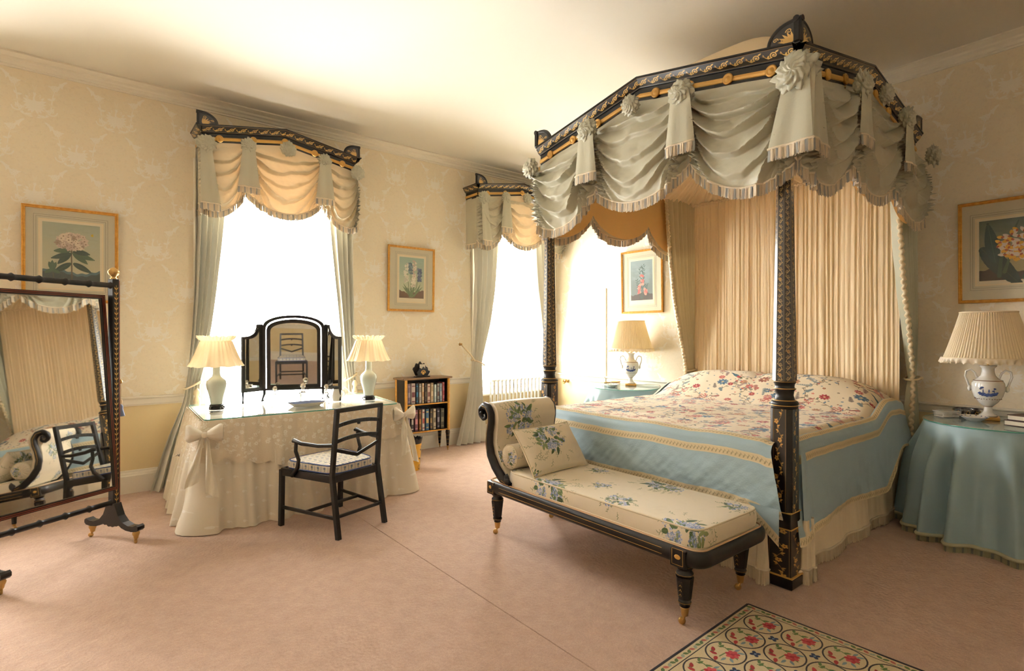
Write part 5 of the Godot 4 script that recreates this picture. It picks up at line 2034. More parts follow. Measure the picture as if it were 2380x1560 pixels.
			for z in [[0.12, 0.05], [0.45, 0.24], [0.86, 0.05]]:
				b = MB.new()
				b.box(Vector3(0, h * z[0], d / 2 + 0.0045), Vector3(w * 0.72, h * z[1], 0.002))
				part("spine_label", b, bm, bt)


func build_letter_rack() -> void:
	var t := thing("letter_rack", "dark lacquered letter rack with wavy edges on top of the bookcase", "letter rack", at(3.23, 0.9065, 5.74))
	var poly := func(w: float, h: float) -> PackedVector2Array:
		var p := PackedVector2Array()
		for k in 33:
			var s := k / 32.0
			var x := lerpf(-1.0, 1.0, s)
			var e := h * (0.62 + 0.38 * pow(cos(x * PI * 0.5), 1.2)) + 0.012 * cos(s * TAU * 4.0) - (0.0 if absf(x) < 0.9 else 0.02)
			p.append(Vector2(x * w * (0.92 + 0.08 * sin(s * PI)), e))
		p.append(Vector2(w * 0.62, 0.016))
		p.append(Vector2(-w * 0.62, 0.016))
		return p
	var b := MB.new()
	b.box(Vector3(0, 0.006, 0), Vector3(0.19, 0.012, 0.07), 0.004)
	for s in [-1, 1]:
		b.ball(Vector3(s * 0.09, 0.004, 0.028), Vector3(0.01, 0.004, 0.008))
	part("base", b, M.black, t)
	for k in 2:
		b = MB.new()
		b.plate(poly.call(0.115 if k == 0 else 0.10, 0.175 if k == 0 else 0.115), 0.008)
		var pl := part("upright", b, M.black, t)
		pl.position.z = [-0.026, 0.026][k]
		pl.rotation.x = [-0.12, 0.12][k]
	b = MB.new()
	for k in 7:
		var a := PI * k / 6
		b.ball(Vector3(cos(a) * 0.026, 0.055 + sin(a) * 0.026, 0.038), Vector3(0.008, 0.008, 0.003), 8, 5)
	b.ball(Vector3(0, 0.05, 0.036), Vector3(0.018, 0.022, 0.003), 10, 6)
	part("gilt_emblem", b, M.gold_paint, t)
	b = MB.new()
	b.box(Vector3(0, 0.075, 0), Vector3(0.075, 0.125, 0.002))
	solo("letter", b, M.paper, "white letter standing in the lacquered letter rack", "letter").position = at(3.235, 0.922, 5.735)


func bin_tex() -> ImageTexture:
	var P := Paint.new(512, 256, rgb(206, 152, 34))
	var k0 := rgb(44, 34, 22)
	for k in 4:
		var x := 64.0 + 128 * k
		P.line([Vector2(x, 240), Vector2(x + 4, 120), Vector2(x, 40)], 3, 2, k0)
		P.spiral(x - 18, 170, 22, 0.0, 1.3, 3, k0)
		P.spiral(x + 20, 130, 20, PI, -1.3, 3, k0)
		P.bloom(x, 44, 20, 3, -PI / 2, k0, rgb(206, 152, 34))
		P.leaf(x, 100, 34, 13, -0.4, k0)
		P.leaf(x, 120, 34, 13, PI + 0.4, k0)
		P.spiral(x, 215, 30, 1.0, 1.1, 4, rgb(130, 78, 26))
	return P.tex()


func build_bin() -> void:
	var t := thing("waste_bin", "yellow painted tin waste bin with black scalloped rim between dressing table and bookcase", "bin", at(2.725, 0, 5.06))
	var b := MB.new()
	b.lathe([Vector2(0, 0.004), Vector2(0.085, 0.004), Vector2(0.085, 0.004), Vector2(0.104, 0.29)], 40, Vector3.ZERO, 1.0)
	part("bin_wall", b, mat("bin_paint", Color.WHITE, 0.4, {"tex": bin_tex()}), t)
	b = MB.new()
	var rows := [PackedVector3Array(), PackedVector3Array(), PackedVector3Array(), PackedVector3Array()]
	for j in 97:
		var a := TAU * j / 96
		var y := 0.325 + 0.014 * absf(sin(a * 5.0)) + 0.006 * sin(a * 15.0)
		var d := Vector3(cos(a), 0, -sin(a))
		rows[0].append(d * 0.1035 + Vector3(0, 0.282, 0))
		rows[1].append(d * 0.112 + Vector3(0, y, 0))
		rows[2].append(d * 0.109 + Vector3(0, y, 0))
		rows[3].append(d * 0.066 + Vector3(0, 0.02, 0))
	b.grid(rows, [], 1, 1, true)
	part("black_rim", b, M.black, t)


func bamboo(mb: MB, a: Vector3, b: Vector3, r: float, joints: int) -> void:
	var path := []
	var rad := []
	var n := joints * 10
	for k in n + 1:
		var s := float(k) / n
		var e := fposmod(s * joints + 0.5, 1.0)
		var d := absf(e - 0.5) * 2.0   # 1 between joints, 0 at a joint ... reversed below
		path.append(a.lerp(b, s))
		rad.append(r * (1.0 + 0.48 * exp(-pow((e - 0.5) / 0.05, 2.0)) - 0.06 * (1.0 - d)))
	mb.tube(path, rad, 14)


func build_cheval() -> void:
	var W := 0.76
	var t := thing("cheval_mirror", "tall ebonised cheval mirror on castors with bamboo-turned rails and gilt leaf decoration", "mirror", at(0.195, 0, 4.615), deg_to_rad(33.5))
	for k in 2:
		var x := -W * k
		var b := MB.new()
		b.box(Vector3(x, 0.99, 0), Vector3(0.046, 1.62, 0.05), 0.004)
		var post := part("post", b, M.black, t)
		b = MB.new()
		for m in 44:   # gilt leaf pairs up the front of the post
			var y := 0.24 + m * 0.0345
			for s in [-1.0, 1.0]:
				b.face_out([Vector3(x, y, 0.0255), Vector3(x + s * 0.011, y + 0.01, 0.0255), Vector3(x + s * 0.013, y + 0.022, 0.0255), Vector3(x + s * 0.004, y + 0.012, 0.0255)], Vector3(0, 0, 1))
			b.box(Vector3(x, y + 0.017, 0.0252), Vector3(0.0022, 0.034, 0.0008))
		part("gilt_leaves", b, M.gold_paint, post)
		b = MB.new()
		b.box(Vector3(x + 0.0225, 0.99, 0.0245), Vector3(0.0028, 1.6, 0.0028))
		part("red_line", b, M.red_line, post)
		b = MB.new()   # pineapple finial
		b.lathe([Vector2(0.02, 1.80), Vector2(0.022, 1.806), Vector2(0.012, 1.812), Vector2(0.02, 1.82)], 14, Vector3(x, 0, 0))
		var rows := []
		for i in 15:
			var s := i / 14.0
			var row := PackedVector3Array()
			for j in 41:
				var a := TAU * j / 40
				var r := 0.031 * pow(sin(PI * (0.12 + 0.88 * s)), 0.7) * (1.0 + 0.2 * sin(a * 8.0 + s * 20.0) * sin(a * 8.0 - s * 20.0))
				row.append(Vector3(x + cos(a) * r, 1.82 + 0.062 * s, -sin(a) * r))
			rows.append(row)
		b.grid(rows, [], 1, 1, true)
		part("finial", b, M.brass, t)
		b = MB.new()   # pivot knob
		b.xf = Transform3D(Basis(Vector3.UP, Vector3.RIGHT * (1 if k == 0 else -1), Vector3(0, 0, 1)), Vector3(x + (0.023 if k == 0 else -0.023), 1.09, 0))
		b.lathe([Vector2(0.006, 0), Vector2(0.006, 0.012), Vector2(0.014, 0.016), Vector2(0.016, 0.024), Vector2(0.01, 0.032), Vector2(0, 0.034)], 14)
		part("pivot_knob", b, M.brass, t)
		# arched foot in the z-y plane
		b = MB.new()
		var poly := PackedVector2Array()
		var half := [Vector2(0.0, 0.26), Vector2(0.035, 0.26), Vector2(0.045, 0.235), Vector2(0.07, 0.18), Vector2(0.11, 0.14), Vector2(0.16, 0.122), Vector2(0.205, 0.122), Vector2(0.235, 0.135), Vector2(0.25, 0.125), Vector2(0.25, 0.105), Vector2(0.235, 0.092), Vector2(0.19, 0.086), Vector2(0.14, 0.09), Vector2(0.10, 0.102), Vector2(0.075, 0.118), Vector2(0.055, 0.108), Vector2(0.038, 0.112), Vector2(0.02, 0.1), Vector2(0.0, 0.104)]
		for q in half:
			poly.append(q)
		for m in range(half.size() - 2, 0, -1):
			poly.append(Vector2(-half[m].x, half[m].y))
		b.xf = Transform3D(Basis(Vector3(0, 0, 1), Vector3.UP, Vector3(-1, 0, 0)), Vector3(x, 0, 0))
		b.plate(poly, 0.05)
		var ft := part("foot", b, M.black, t)
		for z in [-0.205, 0.205]:
			b = MB.new()
			b.lathe([Vector2(0.02, 0.06), Vector2(0.024, 0.075), Vector2(0.018, 0.088)], 14, Vector3(x, 0, z))
			castor(b, Vector3(x, 0, z), 1.2 if z > 0 else 2.0, 0.85)
			part("castor", b, M.brass, ft)
	var b := MB.new()
	bamboo(b, Vector3(-W + 0.02, 1.755, 0), Vector3(-0.02, 1.755, 0), 0.018, 5)
	part("top_rail", b, M.black, t)
	b = MB.new()
	bamboo(b, Vector3(-W + 0.02, 0.265, 0), Vector3(-0.02, 0.265, 0), 0.017, 5)
	part("lower_rail", b, M.black, t)
	var sw := Node3D.new()
	sw.name = "swing_frame"
	t.add_child(sw)
	sw.position = Vector3(-W / 2, 1.09, 0.005)
	sw.rotation_degrees.x = -5.5
	var fw := W - 0.062
	var fh0 := -0.725
	var fh1 := 0.60
	b = MB.new()
	frame_ring(b, PackedVector2Array([Vector2(-fw / 2, fh0), Vector2(fw / 2, fh0), Vector2(fw / 2, fh1), Vector2(-fw / 2, fh1)]), PackedVector2Array([Vector2(-fw / 2 + 0.028, fh0 + 0.028), Vector2(fw / 2 - 0.028, fh0 + 0.028), Vector2(fw / 2 - 0.028, fh1 - 0.028), Vector2(-fw / 2 + 0.028, fh1 - 0.028)]), 0.03)
	part("glass_frame", b, M.black, sw)
	b = MB.new()
	for e in [0.006, 0.016]:
		var o := PackedVector2Array([Vector2(-fw / 2 + e, fh0 + e), Vector2(fw / 2 - e, fh0 + e), Vector2(fw / 2 - e, fh1 - e), Vector2(-fw / 2 + e, fh1 - e)])
		var i2 := PackedVector2Array()
		for q in o:
			i2.append(q - Vector2(signf(q.x), signf(q.y)) * 0.0025)
		b.xf = Transform3D(Basis(), Vector3(0, 0, 0.0145))
		frame_ring(b, o, i2, 0.002)
	part("red_line", b, M.red_line, sw)
	b = MB.new()
	b.box(Vector3(0, (fh0 + fh1) / 2, 0.002), Vector3(fw - 0.05, fh1 - fh0 - 0.05, 0.004))
	part("mirror_glass", b, M.mirror, sw)
	b = MB.new()
	b.box(Vector3(0, (fh0 + fh1) / 2, -0.01), Vector3(fw - 0.05, fh1 - fh0 - 0.05, 0.008))
	part("back_board", b, M.black_matt, sw)
	# tassel hanging on the pivot knob
	var ts := thing("key_tassel", "pale blue silk tassel hanging from the side of the cheval mirror", "tassel", t.transform * Vector3(0.044, 1.05, 0.0))
	b = MB.new()
	b.tube([Vector3(0, 0.035, 0), Vector3(0.004, -0.02, 0), Vector3(0.002, -0.09, 0)], 0.003, 6)
	b.ball(Vector3(0.002, -0.10, 0), Vector3(0.012, 0.02, 0.012))
	part("cord", b, M.braid, ts)
	b = MB.new()
	b.lathe([Vector2(0.004, -0.115), Vector2(0.015, -0.125), Vector2(0.018, -0.14), Vector2(0.016, -0.15), Vector2(0.028, -0.20), Vector2(0.0, -0.20)], 14)
	part("skirt", b, M.blue_tassel, ts)


func build_stool() -> void:
	var t := thing("stool", "black stool with tapered castor legs seen beneath the cheval mirror", "stool", at(-0.62, 0, 5.50))
	for x in [-0.26, 0.26]:
		for z in [-0.17, 0.17]:
			var b := MB.new()
			b.lathe([Vector2(0.014, 0.04), Vector2(0.024, 0.3), Vector2(0.03, 0.34), Vector2(0.026, 0.36)], 10, Vector3(x, 0, z))
			var l := part("leg", b, M.black, t)
			b = MB.new()
			castor(b, Vector3(x, 0, z), 0.5, 0.55)
			part("castor", b, M.brass, l)
	var b := MB.new()
	b.box(Vector3(0, 0.39, 0), Vector3(0.6, 0.07, 0.42), 0.01)
	part("seat_frame", b, M.black, t)
	b = MB.new()
	b.box(Vector3(0, 0.45, 0), Vector3(0.58, 0.06, 0.40), 0.025)
	part("seat_pad", b, M.chintz, t)


func build_rug() -> void:
	var nx := 8
	var ny := 12
	var sx := nx * 0.181 + 0.109
	var sz := ny * 0.178 + 0.107
	var t := thing("needlepoint_rug", "needlepoint rug with rows of red flower medallions and a dark edge", "rug", at(2.735, 0.0, 1.425), deg_to_rad(2.0))
	var b := MB.new()
	var rows := []
	for i in 41:
		var row := PackedVector3Array()
		for j in 41:
			var x := -sx * (1.0 - j / 40.0)
			var z := sz * (1.0 - i / 40.0)
			row.append(Vector3(x, 0.0085 + 0.0025 * noise.get_noise_2d(x * 3.0, z * 3.0), z))
		rows.append(row)
	b.grid(rows)
	part("rug_face", b, mat("needlepoint", Color.WHITE, 0.95, {"tex": rug_tex(nx, ny)}), t)
	b = MB.new()
	for e in [[-sx / 2, 0.0, sx, 0.012], [-sx / 2, sz, sx, 0.012], [0.0, sz / 2, 0.012, sz], [-sx, sz / 2, 0.012, sz]]:
		b.box(Vector3(e[0], 0.0045, e[1]), Vector3(e[2], 0.009, e[3]), 0.003)
	part("binding", b, mat("binding", rgb(44, 42, 52), 0.9), t)


func build_back_of_room() -> void:
	make_chair("side_chair", "ebonised side chair with a chevron back, seen only in the dressing mirror", at(-0.85, 0, 0.15), deg_to_rad(155), false)
	var t := thing("pale_rug", "pale cream rug with faded green sprigs in front of the side chair", "rug", at(-0.75, 0, 1.45))
	var b := MB.new()
	b.box(Vector3(0, 0.005, 0), Vector3(1.5, 0.010, 1.4), 0.004)
	part("rug_face", b, mat("pale_rug", Color.WHITE, 0.95, {"tex": mottled(256, 0.03, 19, rgb(206, 196, 172), rgb(150, 160, 142)), "local": Vector3(0.7, 0.7, 0.7)}), t)


# ---- the bed
const B0 := 1.42     # near post, v
const B1 := 3.386    # far post, v
const BF := 3.14     # foot posts, u
const BH := 5.20     # back cloth, u
const TV0 := 1.32    # tester edges
const TV1 := 3.40
const TU0 := 3.05
const TY := 2.83


func octagon(mb: MB, o: Vector3, y0: float, y1: float, w0: float, w1: float, cut: float, vscale: float, flat_only := -1) -> void:
	# eight faces, wide and cut ones alternating; uv.x runs 0..1 across a face
	var ring := func(w: float) -> Array:
		var h := w / 2
		var c := h * cut
		return [Vector2(h, -c), Vector2(h, c), Vector2(c, h), Vector2(-c, h), Vector2(-h, c), Vector2(-h, -c), Vector2(-c, -h), Vector2(c, -h)]
	var r0: Array = ring.call(w0)
	var r1: Array = ring.call(w1)
	for k in 8:
		if flat_only >= 0 and k % 2 != flat_only:
			continue
		var e := (k + 1) % 8
		var pts := [o + Vector3(r0[k].x, y0, r0[k].y), o + Vector3(r0[e].x, y0, r0[e].y), o + Vector3(r1[e].x, y1, r1[e].y), o + Vector3(r1[k].x, y1, r1[k].y)]
		var off := 0.13 * k
		mb.face_out(pts, Vector3(r0[k].x + r0[e].x, 0, r0[k].y + r0[e].y), [Vector2(0, -y0 / vscale + off), Vector2(1, -y0 / vscale + off), Vector2(1, -y1 / vscale + off), Vector2(0, -y1 / vscale + off)])


func bed_post(t: Node3D, o: Vector3) -> void:
	var b := MB.new()
	b.box(o + Vector3(0, 0.03, 0), Vector3(0.15, 0.06, 0.15), 0.006)
	b.box(o + Vector3(0, 0.22, 0), Vector3(0.122, 0.40, 0.122), 0.004)
	octagon(b, o, 0.42, 1.0, 0.124, 0.124, 0.62, 1.0, 1)
	var p := part("post", b, M.black, t)
	b = MB.new()
	b.lathe([Vector2(0.06, 1.0), Vector2(0.068, 1.0), Vector2(0.072, 1.008), Vector2(0.068, 1.018), Vector2(0.074, 1.028), Vector2(0.068, 1.04), Vector2(0.052, 1.05), Vector2(0.046, 1.075), Vector2(0.05, 1.1), Vector2(0.06, 1.11), Vector2(0.05, 1.12), Vector2(0.052, 1.135), Vector2(0.06, 1.15), Vector2(0.056, 1.158)], 28, o)
	part("turned_neck", b, M.black, p)
	b = MB.new()
	b.lathe([Vector2(0.044, 2.37), Vector2(0.05, 2.38), Vector2(0.046, 2.395), Vector2(0.03, 2.40), Vector2(0.028, 2.86)], 16, o)
	part("turned_cap", b, M.black, p)
	b = MB.new()
	b.box(o + Vector3(0, 0.195, 0), Vector3(0.13, 0.27, 0.13), 0.003)
	for k in b.t.size():
		b.t[k] = b.t[k] * Vector2(1 / 0.13, 1 / 0.5) + Vector2(0.5, 0.1)
	octagon(b, o, 0.42, 1.0, 0.126, 0.124, 0.62, 0.62, 0)
	part("vine_panel", b, M.vine, p)
	b = MB.new()
	octagon(b, o, 1.158, 2.37, 0.116, 0.078, 0.414, 0.36)
	part("scroll_shaft", b, M.shaft, p)
	for e in [[1.018, 0.0735], [1.045, 0.062], [1.112, 0.061], [1.152, 0.0615]]:
		b = MB.new()
		b.lathe([Vector2(e[1] - 0.006, e[0] - 0.003), Vector2(e[1], e[0]), Vector2(e[1] - 0.006, e[0] + 0.003)], 28, o)
		part("gilt_line", b, M.gold_paint, p)
	for e in [[0.065, 0.154], [0.33, 0.134], [0.42, 0.13]]:
		b = MB.new()
		b.box(o + Vector3(0, e[0], 0), Vector3(e[1], 0.006, e[1]), 0.001)
		part("gilt_line", b, M.gold_paint, p)


func build_bed() -> void:
	var t := thing("four_poster_bed", "black and gold four-poster bed with gabled tester and octagonal posts", "bed")
	for v in [B0, B1]:
		bed_post(t, at(BF, 0, v))
	for v in [B0 + 0.25, B1 - 0.25]:
		var b := MB.new()
		b.box(at(BH + 0.1, 1.4, v), Vector3(0.07, 2.8, 0.07), 0.006)
		part("head_post", b, M.black, t)
	var b := MB.new()
	b.box(at((BF + BH) / 2 + 0.06, 0.33, (B0 + B1) / 2), Vector3(BH - BF - 0.02, 0.16, B1 - B0 - 0.16), 0.02)
	part("bed_base", b, M.cream_cotton, t)
	b = MB.new()
	b.box(at((BF + BH) / 2 + 0.07, 0.60, (B0 + B1) / 2), Vector3(BH - BF - 0.06, 0.36, B1 - B0 - 0.14), 0.08)
	part("mattress", b, M.cream_cotton, t)
	# tester cornice on three sides
	gable_cornice(t, at(TU0, TY, TV1), Vector3(0, 0, 1), Vector3(-1, 0, 0), TV1 - TV0, 0.2, 0.0, 8, 0.165)
	gable_cornice(t, at(TU0, TY, TV0), Vector3.RIGHT, Vector3(0, 0, 1), BH - 0.05 - TU0, 0.2, 0.0, 8, 0.165)
	gable_cornice(t, at(BH - 0.05, TY, TV1), Vector3.LEFT, Vector3(0, 0, -1), BH - 0.05 - TU0, 0.2, 0.0, 8, 0.165)
	# upper dome of cream cloth
	var cu := (TU0 + BH) / 2 + 0.03
	var cv := (TV0 + TV1) / 2
	var rows := []
	for i in 19:
		var s := i / 18.0
		var row := PackedVector3Array()
		for j in 97:
			var a := TAU * j / 96
			var k := 1.0 / pow(pow(absf(cos(a)), 8.0) + pow(absf(sin(a)), 8.0), 1.0 / 8.0)
			row.append(at(cu + cos(a) * k * 1.03 * (1.0 - s), 2.95 + 0.53 * (1.0 - pow(1.0 - s, 4.2)), cv + sin(a) * k * 1.02 * (1.0 - s)))
		rows.append(row)
	b = MB.new()
	b.grid(rows, [], 1, 1, true)
	part("tester_dome", b, M.cream_silk, t)
	# pleated sunburst lining beneath
	rows = []
	var peri := [Vector2(TU0 + 0.05, TV0 + 0.05), Vector2(BH - 0.01, TV0 + 0.05), Vector2(BH - 0.01, TV1 - 0.05), Vector2(TU0 + 0.05, TV1 - 0.05)]
	for i in 11:
		var s := i / 10.0
		var row := PackedVector3Array()
		for j in 721:
			var q: Vector2 = outline_point(peri, j / 720.0)[0]
			var z := q.lerp(Vector2(cu, cv), s * 0.98)
			row.append(at(z.x, 2.805 + 0.22 * s + 0.012 * (1.0 - s * 0.8) * sin(j * TAU / 6.0 + noise.get_noise_1d(j * 0.11) * 2.0), z.y))
		rows.append(row)
	b = MB.new()
	b.grid(rows, [], 1, 1, true)
	part("sunburst_lining", b, M.cream_silk, t)
	# valances
	var va := thing("bed_valance", "sage silk swags with rosettes and fringe hanging from the bed tester", "valance")
	var hem := {"inner": 0.64, "corner": 2.38, "join": 2.51, "side": 2.275, "mid": 2.34, "corner_tail": 2.42, "inner_tail": 2.60, "tail0": 0.13, "tail1": 0.21, "wrap": 0.15, "tails": [false, true], "fringe": 0.066}
	valance(va, at(TU0, TY, TV1), Vector3(0, 0, 1), Vector3(-1, 0, 0), TV1 - TV0, 0.2, hem, {"inner": 0.075, "mid": 0.06, "ends": [[0.0, 0.07], [TV1 - TV0 + 0.05, 0.095]]}, 11, M.silk_lining)
	hem.tails = [true, false]
	valance(va, at(TU0, TY, TV0), Vector3.RIGHT, Vector3(0, 0, 1), BH - 0.05 - TU0, 0.2, hem, {"inner": 0.075, "mid": 0.06, "ends": [[BH - 0.05 - TU0, 0.07]]}, 12, M.silk_lining)
	hem.tails = [false, false]
	valance(va, at(BH - 0.05, TY, TV1), Vector3.LEFT, Vector3(0, 0, -1), BH - 0.05 - TU0, 0.2, hem, {"inner": 0.07, "mid": 0.06}, 13, M.silk_lining)
	# back cloth
	var bc := thing("bed_backcloth", "finely pleated cream silk back cloth behind the pillows", "hanging")
	rows = []
	var n := 640
	for i in 25:
		var y := lerpf(0.88, 2.80, i / 24.0)
		var row := PackedVector3Array()
		for j in n + 1:
			var s := float(j) / n
			var ph := s * 46.0 * TAU + 5.0 * noise.get_noise_1d(s * 22.0) + 1.2 * noise.get_noise_2d(s * 14.0, y * 0.6)
			var amp := 0.0055 + 0.005 * noise.get_noise_2d(s * 18.0, 4.0)
			row.append(at(BH - amp * sin(ph) - 0.012 * noise.get_noise_2d(s * 8.0, y * 0.4), y, lerpf(B1 + 0.03, B0 + 0.02, s)))
		rows.append(row)
	b = MB.new()
	b.grid(rows)
	part("pleated_cloth", b, M.cream_silk, bc)
	b = MB.new()
	var hd := []
	for j in 241:
		var s := j / 240.0
		hd.append(at(BH - 0.03 + 0.008 * sin(j * 2.1), 2.80 + 0.006 * sin(j * 1.3), lerpf(B1 + 0.03, B0 + 0.02, s)))
	b.tube(hd, 0.013, 7)
	part("ruched_heading", b, M.cream_silk, bc)
	# side curtains at the head
	var defs := [["sage silk bed curtain with fringed edge beside the near bedside table", [[0.05, 5.20, 5.44, 0.03, 0.0], [0.7, 5.22, 5.45, 0.026, 0.0], [0.98, 5.28, 5.42, 0.02, 0.0], [1.06, 5.29, 5.41, 0.016, 0.0], [1.2, 5.26, 5.42, 0.02, 0.0], [1.45, 5.18, 5.42, 0.024, 0.0], [1.75, 5.06, 5.41, 0.028, 0.0], [2.2, 4.94, 5.40, 0.03, 0.0], [2.84, 4.84, 5.38, 0.03, 0.0]], 1.39], ["sage silk bed curtain with fringed edge beside the far bedside table", [[0.86, 5.06, 5.205, 0.024, 0.0], [1.04, 5.07, 5.205, 0.018, 0.0], [1.25, 5.02, 5.205, 0.022, 0.0], [1.5, 4.94, 5.205, 0.026, 0.0], [1.8, 4.86, 5.205, 0.03, 0.0], [2.3, 4.78, 5.205, 0.03, 0.0], [2.84, 4.72, 5.205, 0.03, 0.0]], 3.325]]
	for k in 2:
		var d: Array = defs[k]
		var c := thing("bed_curtain", d[0], "curtain", Vector3.ZERO, 0.0, "bed curtains")
		b = MB.new()
		b.xf = Transform3D(Basis(), Vector3(0, 0, -d[2]))
		var r := drape(b, d[1], 6.0, 50, 130, 2.0 + k)
		part("cloth", b, M.bed_curtain if k == 0 else M.bed_curtain_lined, c)
		b = MB.new()
		b.xf = Transform3D(Basis(), Vector3(0, 0, -d[2]))
		var edge := []
		for i in r.grid.size() * 4 - 3:
			var q: Vector3 = r.grid[i / 4][0].lerp(r.grid[mini(i / 4 + 1, r.grid.size() - 1)][0], (i % 4) / 4.0)
			edge.append(q + Vector3(-0.006 + 0.007 * sin(i * 2.3), 0, 0.008 * cos(i * 1.7)))
		b.tube(edge, 0.015, 7)
		part("edge_trim", b, M.braid, c)
		b = MB.new()
		var ty: float = 1.06 if k == 0 else 1.04
		var kk := keyed(d[1], ty)
		var ring := []
		for m in 21:
			var a := TAU * m / 20
			ring.append(Vector3((kk[1] + kk[2]) / 2 + cos(a) * 0.08, ty + 0.012 * cos(a), -d[2] + sin(a) * 0.05))
		b.tube(ring, 0.009, 7, false)
		b.ball(Vector3((kk[1] + kk[2]) / 2 + 0.03, ty, -d[2] + 0.055), Vector3(0.013, 0.013, 0.013))
		part("tieback_rope", b, M.braid, c)
	build_bedspread()
	build_dust_ruffle()


func spread_top(u: float, v: float) -> float:
	var w := (v - (B0 + B1) / 2) / ((B1 - B0) / 2)
	var pil := smooth(u, 4.52, 4.86) * (1.0 - 0.25 * smooth(u, 4.98, 5.16)) * (1.0 - pow(absf(w), 5.0) * 0.75)
	var dip := 1.0 - 0.06 * exp(-pow(w / 0.06, 2.0))
	return 0.822 + 0.25 * pil * dip + 0.012 * noise.get_noise_2d(u * 1.6, v * 1.6) + 0.004 * noise.get_noise_2d(u * 6.0, v * 5.0) - 0.05 * pow(clampf((absf(w) - 0.9) / 0.1, 0, 1), 2.0)


# cloth over an edge: distance d from the edge -> (outward, height drop)
func fold_over(d: float, r: float) -> Vector2:
	if d < r * PI / 2:
		return Vector2(r * sin(d / r), -r * (1.0 - cos(d / r)))
	return Vector2(r, -r - (d - r * PI / 2))


func build_bedspread() -> void:
	var t := thing("bedspread", "floral crewel bedspread with pale blue border and cream braid over the pillows", "bedspread")
	var b := MB.new()
	var rows := []
	var uvs := []
	for i in 61:
		var row := PackedVector3Array()
		var uv := []
		for j in 91:
			var u := lerpf(5.15, 3.085, i / 60.0)
			var v := lerpf(B0 + 0.03, B1 - 0.03, j / 90.0)
			row.append(at(u, spread_top(u, v), v))
			uv.append(Vector2(v / 1.15, u / 1.15 + (0.3 * smooth(u, 4.5, 4.9))))
		rows.append(row)
		uvs.append(uv)
	b.grid(rows, uvs)
	part("floral_panel", b, M.crewel, t)
	# blue drops: foot (0), near side (1), far side (2)
	for k in 3:
		var N := 130 if k else 120
		var R := 40
		var total := 0.42 if k == 0 else 0.56
		var place := func(s: float, d: float, lift: float) -> Vector3:
			var q := fold_over(d, 0.055)
			var hang := clampf((d - 0.09) / (total - 0.09), 0.0, 1.0)
			if k == 0:
				var v := lerpf(B1 - 0.05, B0 - 0.05 * hang + 0.025 * (1.0 - hang), s)
				var wr := 0.02 * hang * noise.get_noise_2d(v * 2.4 + d * 2.0, d * 3.0 + 2.0) + 0.012 * hang * noise.get_noise_2d(v * 6.0 - d * 5.0, d * 2.0)
				var y := spread_top(3.085, clampf(v, B0 + 0.05, B1 - 0.05)) + q.y - 0.02 * hang * smooth(s, 0.9, 1.0)
				return at(3.085 - q.x - 0.03 * hang - wr - lift, y, v)
			var u := lerpf(BF + 0.10 * (1.0 - hang), 5.15, s)
			var head := smooth(u, 4.55, 4.85)
			var fl := hang * (0.03 + 0.05 * smooth(s, 0.72, 0.95) + 0.035 * sin(s * 9.0 + 0.8) * hang + 0.02 * noise.get_noise_2d(u * 3.0, d * 2.0))
			var vv := (B0 + 0.03) - q.x - fl - lift + 0.0
			var top := spread_top(u, B0 + 0.05)
			var y := top + q.y * (1.0 - 0.28 * head * hang) - 0.05 * hang * (1.0 - smooth(s, 0.02, 0.10))
			y += 0.04 * head * hang
			return at(u, y, vv if k == 1 else (B0 + B1) - vv)
		b = MB.new()
		rows = []
		for i in R + 1:
			var row := PackedVector3Array()
			for j in N + 1:
				var s := float(j) / N
				row.append(place.call(s if k != 2 else 1.0 - s, total * (1.0 - float(i) / R), 0.0))
			rows.append(row)
		b.grid(rows)
		var drop := part("blue_border", b, M.blue_cloth, t)
		# braid bands
		for e in [[0.004, 0.042], [0.115, 0.163], [total - 0.042, total + 0.002]]:
			b = MB.new()
			rows = []
			uvs = []
			for i in 5:
				var row := PackedVector3Array()
				var uv := []
				for j in N + 1:
					var s := float(j) / N
					row.append(place.call(s if k != 2 else 1.0 - s, lerpf(e[1], e[0], i / 4.0), 0.003))
					uv.append(Vector2(s * (1.9 if k == 0 else 2.0) / 0.10, 1.0 - i / 4.0))
				rows.append(row)
				uvs.append(uv)
			b.grid(rows, uvs)
			part("braid_band", b, M.braid_lattice, drop)
	# loose corner hanging in front of the near post
	b = MB.new()
	b.face_out([at(2.955, 0.47, 1.60), at(2.952, 0.47, 1.365), at(2.95, 0.27, 1.365)], Vector3(-1, 0, 0))
	b.face_out([at(2.958, 0.47, 1.60), at(2.955, 0.47, 1.365), at(2.953, 0.27, 1.365)], Vector3(1, 0, 0))
	var tail := part("corner_tail", b, M.blue_cloth, t)
	b = MB.new()
	b.face([at(2.949, 0.47, 1.60), at(2.945, 0.27, 1.362), at(2.945, 0.33, 1.362), at(2.949, 0.49, 1.555)], [Vector2(0, 1), Vector2(3.6, 1), Vector2(3.6, 0), Vector2(0, 0)])
	part("braid_band", b, M.braid_lattice, tail)
	# fold of cloth behind the near post on the side
	b = MB.new()
	rows = []
	for i in 21:
		var row := PackedVector3Array()
		var z := i / 20.0
		for j in 15:
			var s := j / 14.0
			row.append(at(3.22 + s * (0.05 + 0.10 * (1.0 - z)), lerpf(0.30 + 0.07 * s, 0.76, z), 1.345 - 0.02 * sin(s * 6.0) * (1.0 - z) + 0.02 * z))
		rows.append(row)
	b.grid(rows)
	part("corner_fold", b, M.blue_cloth, t)


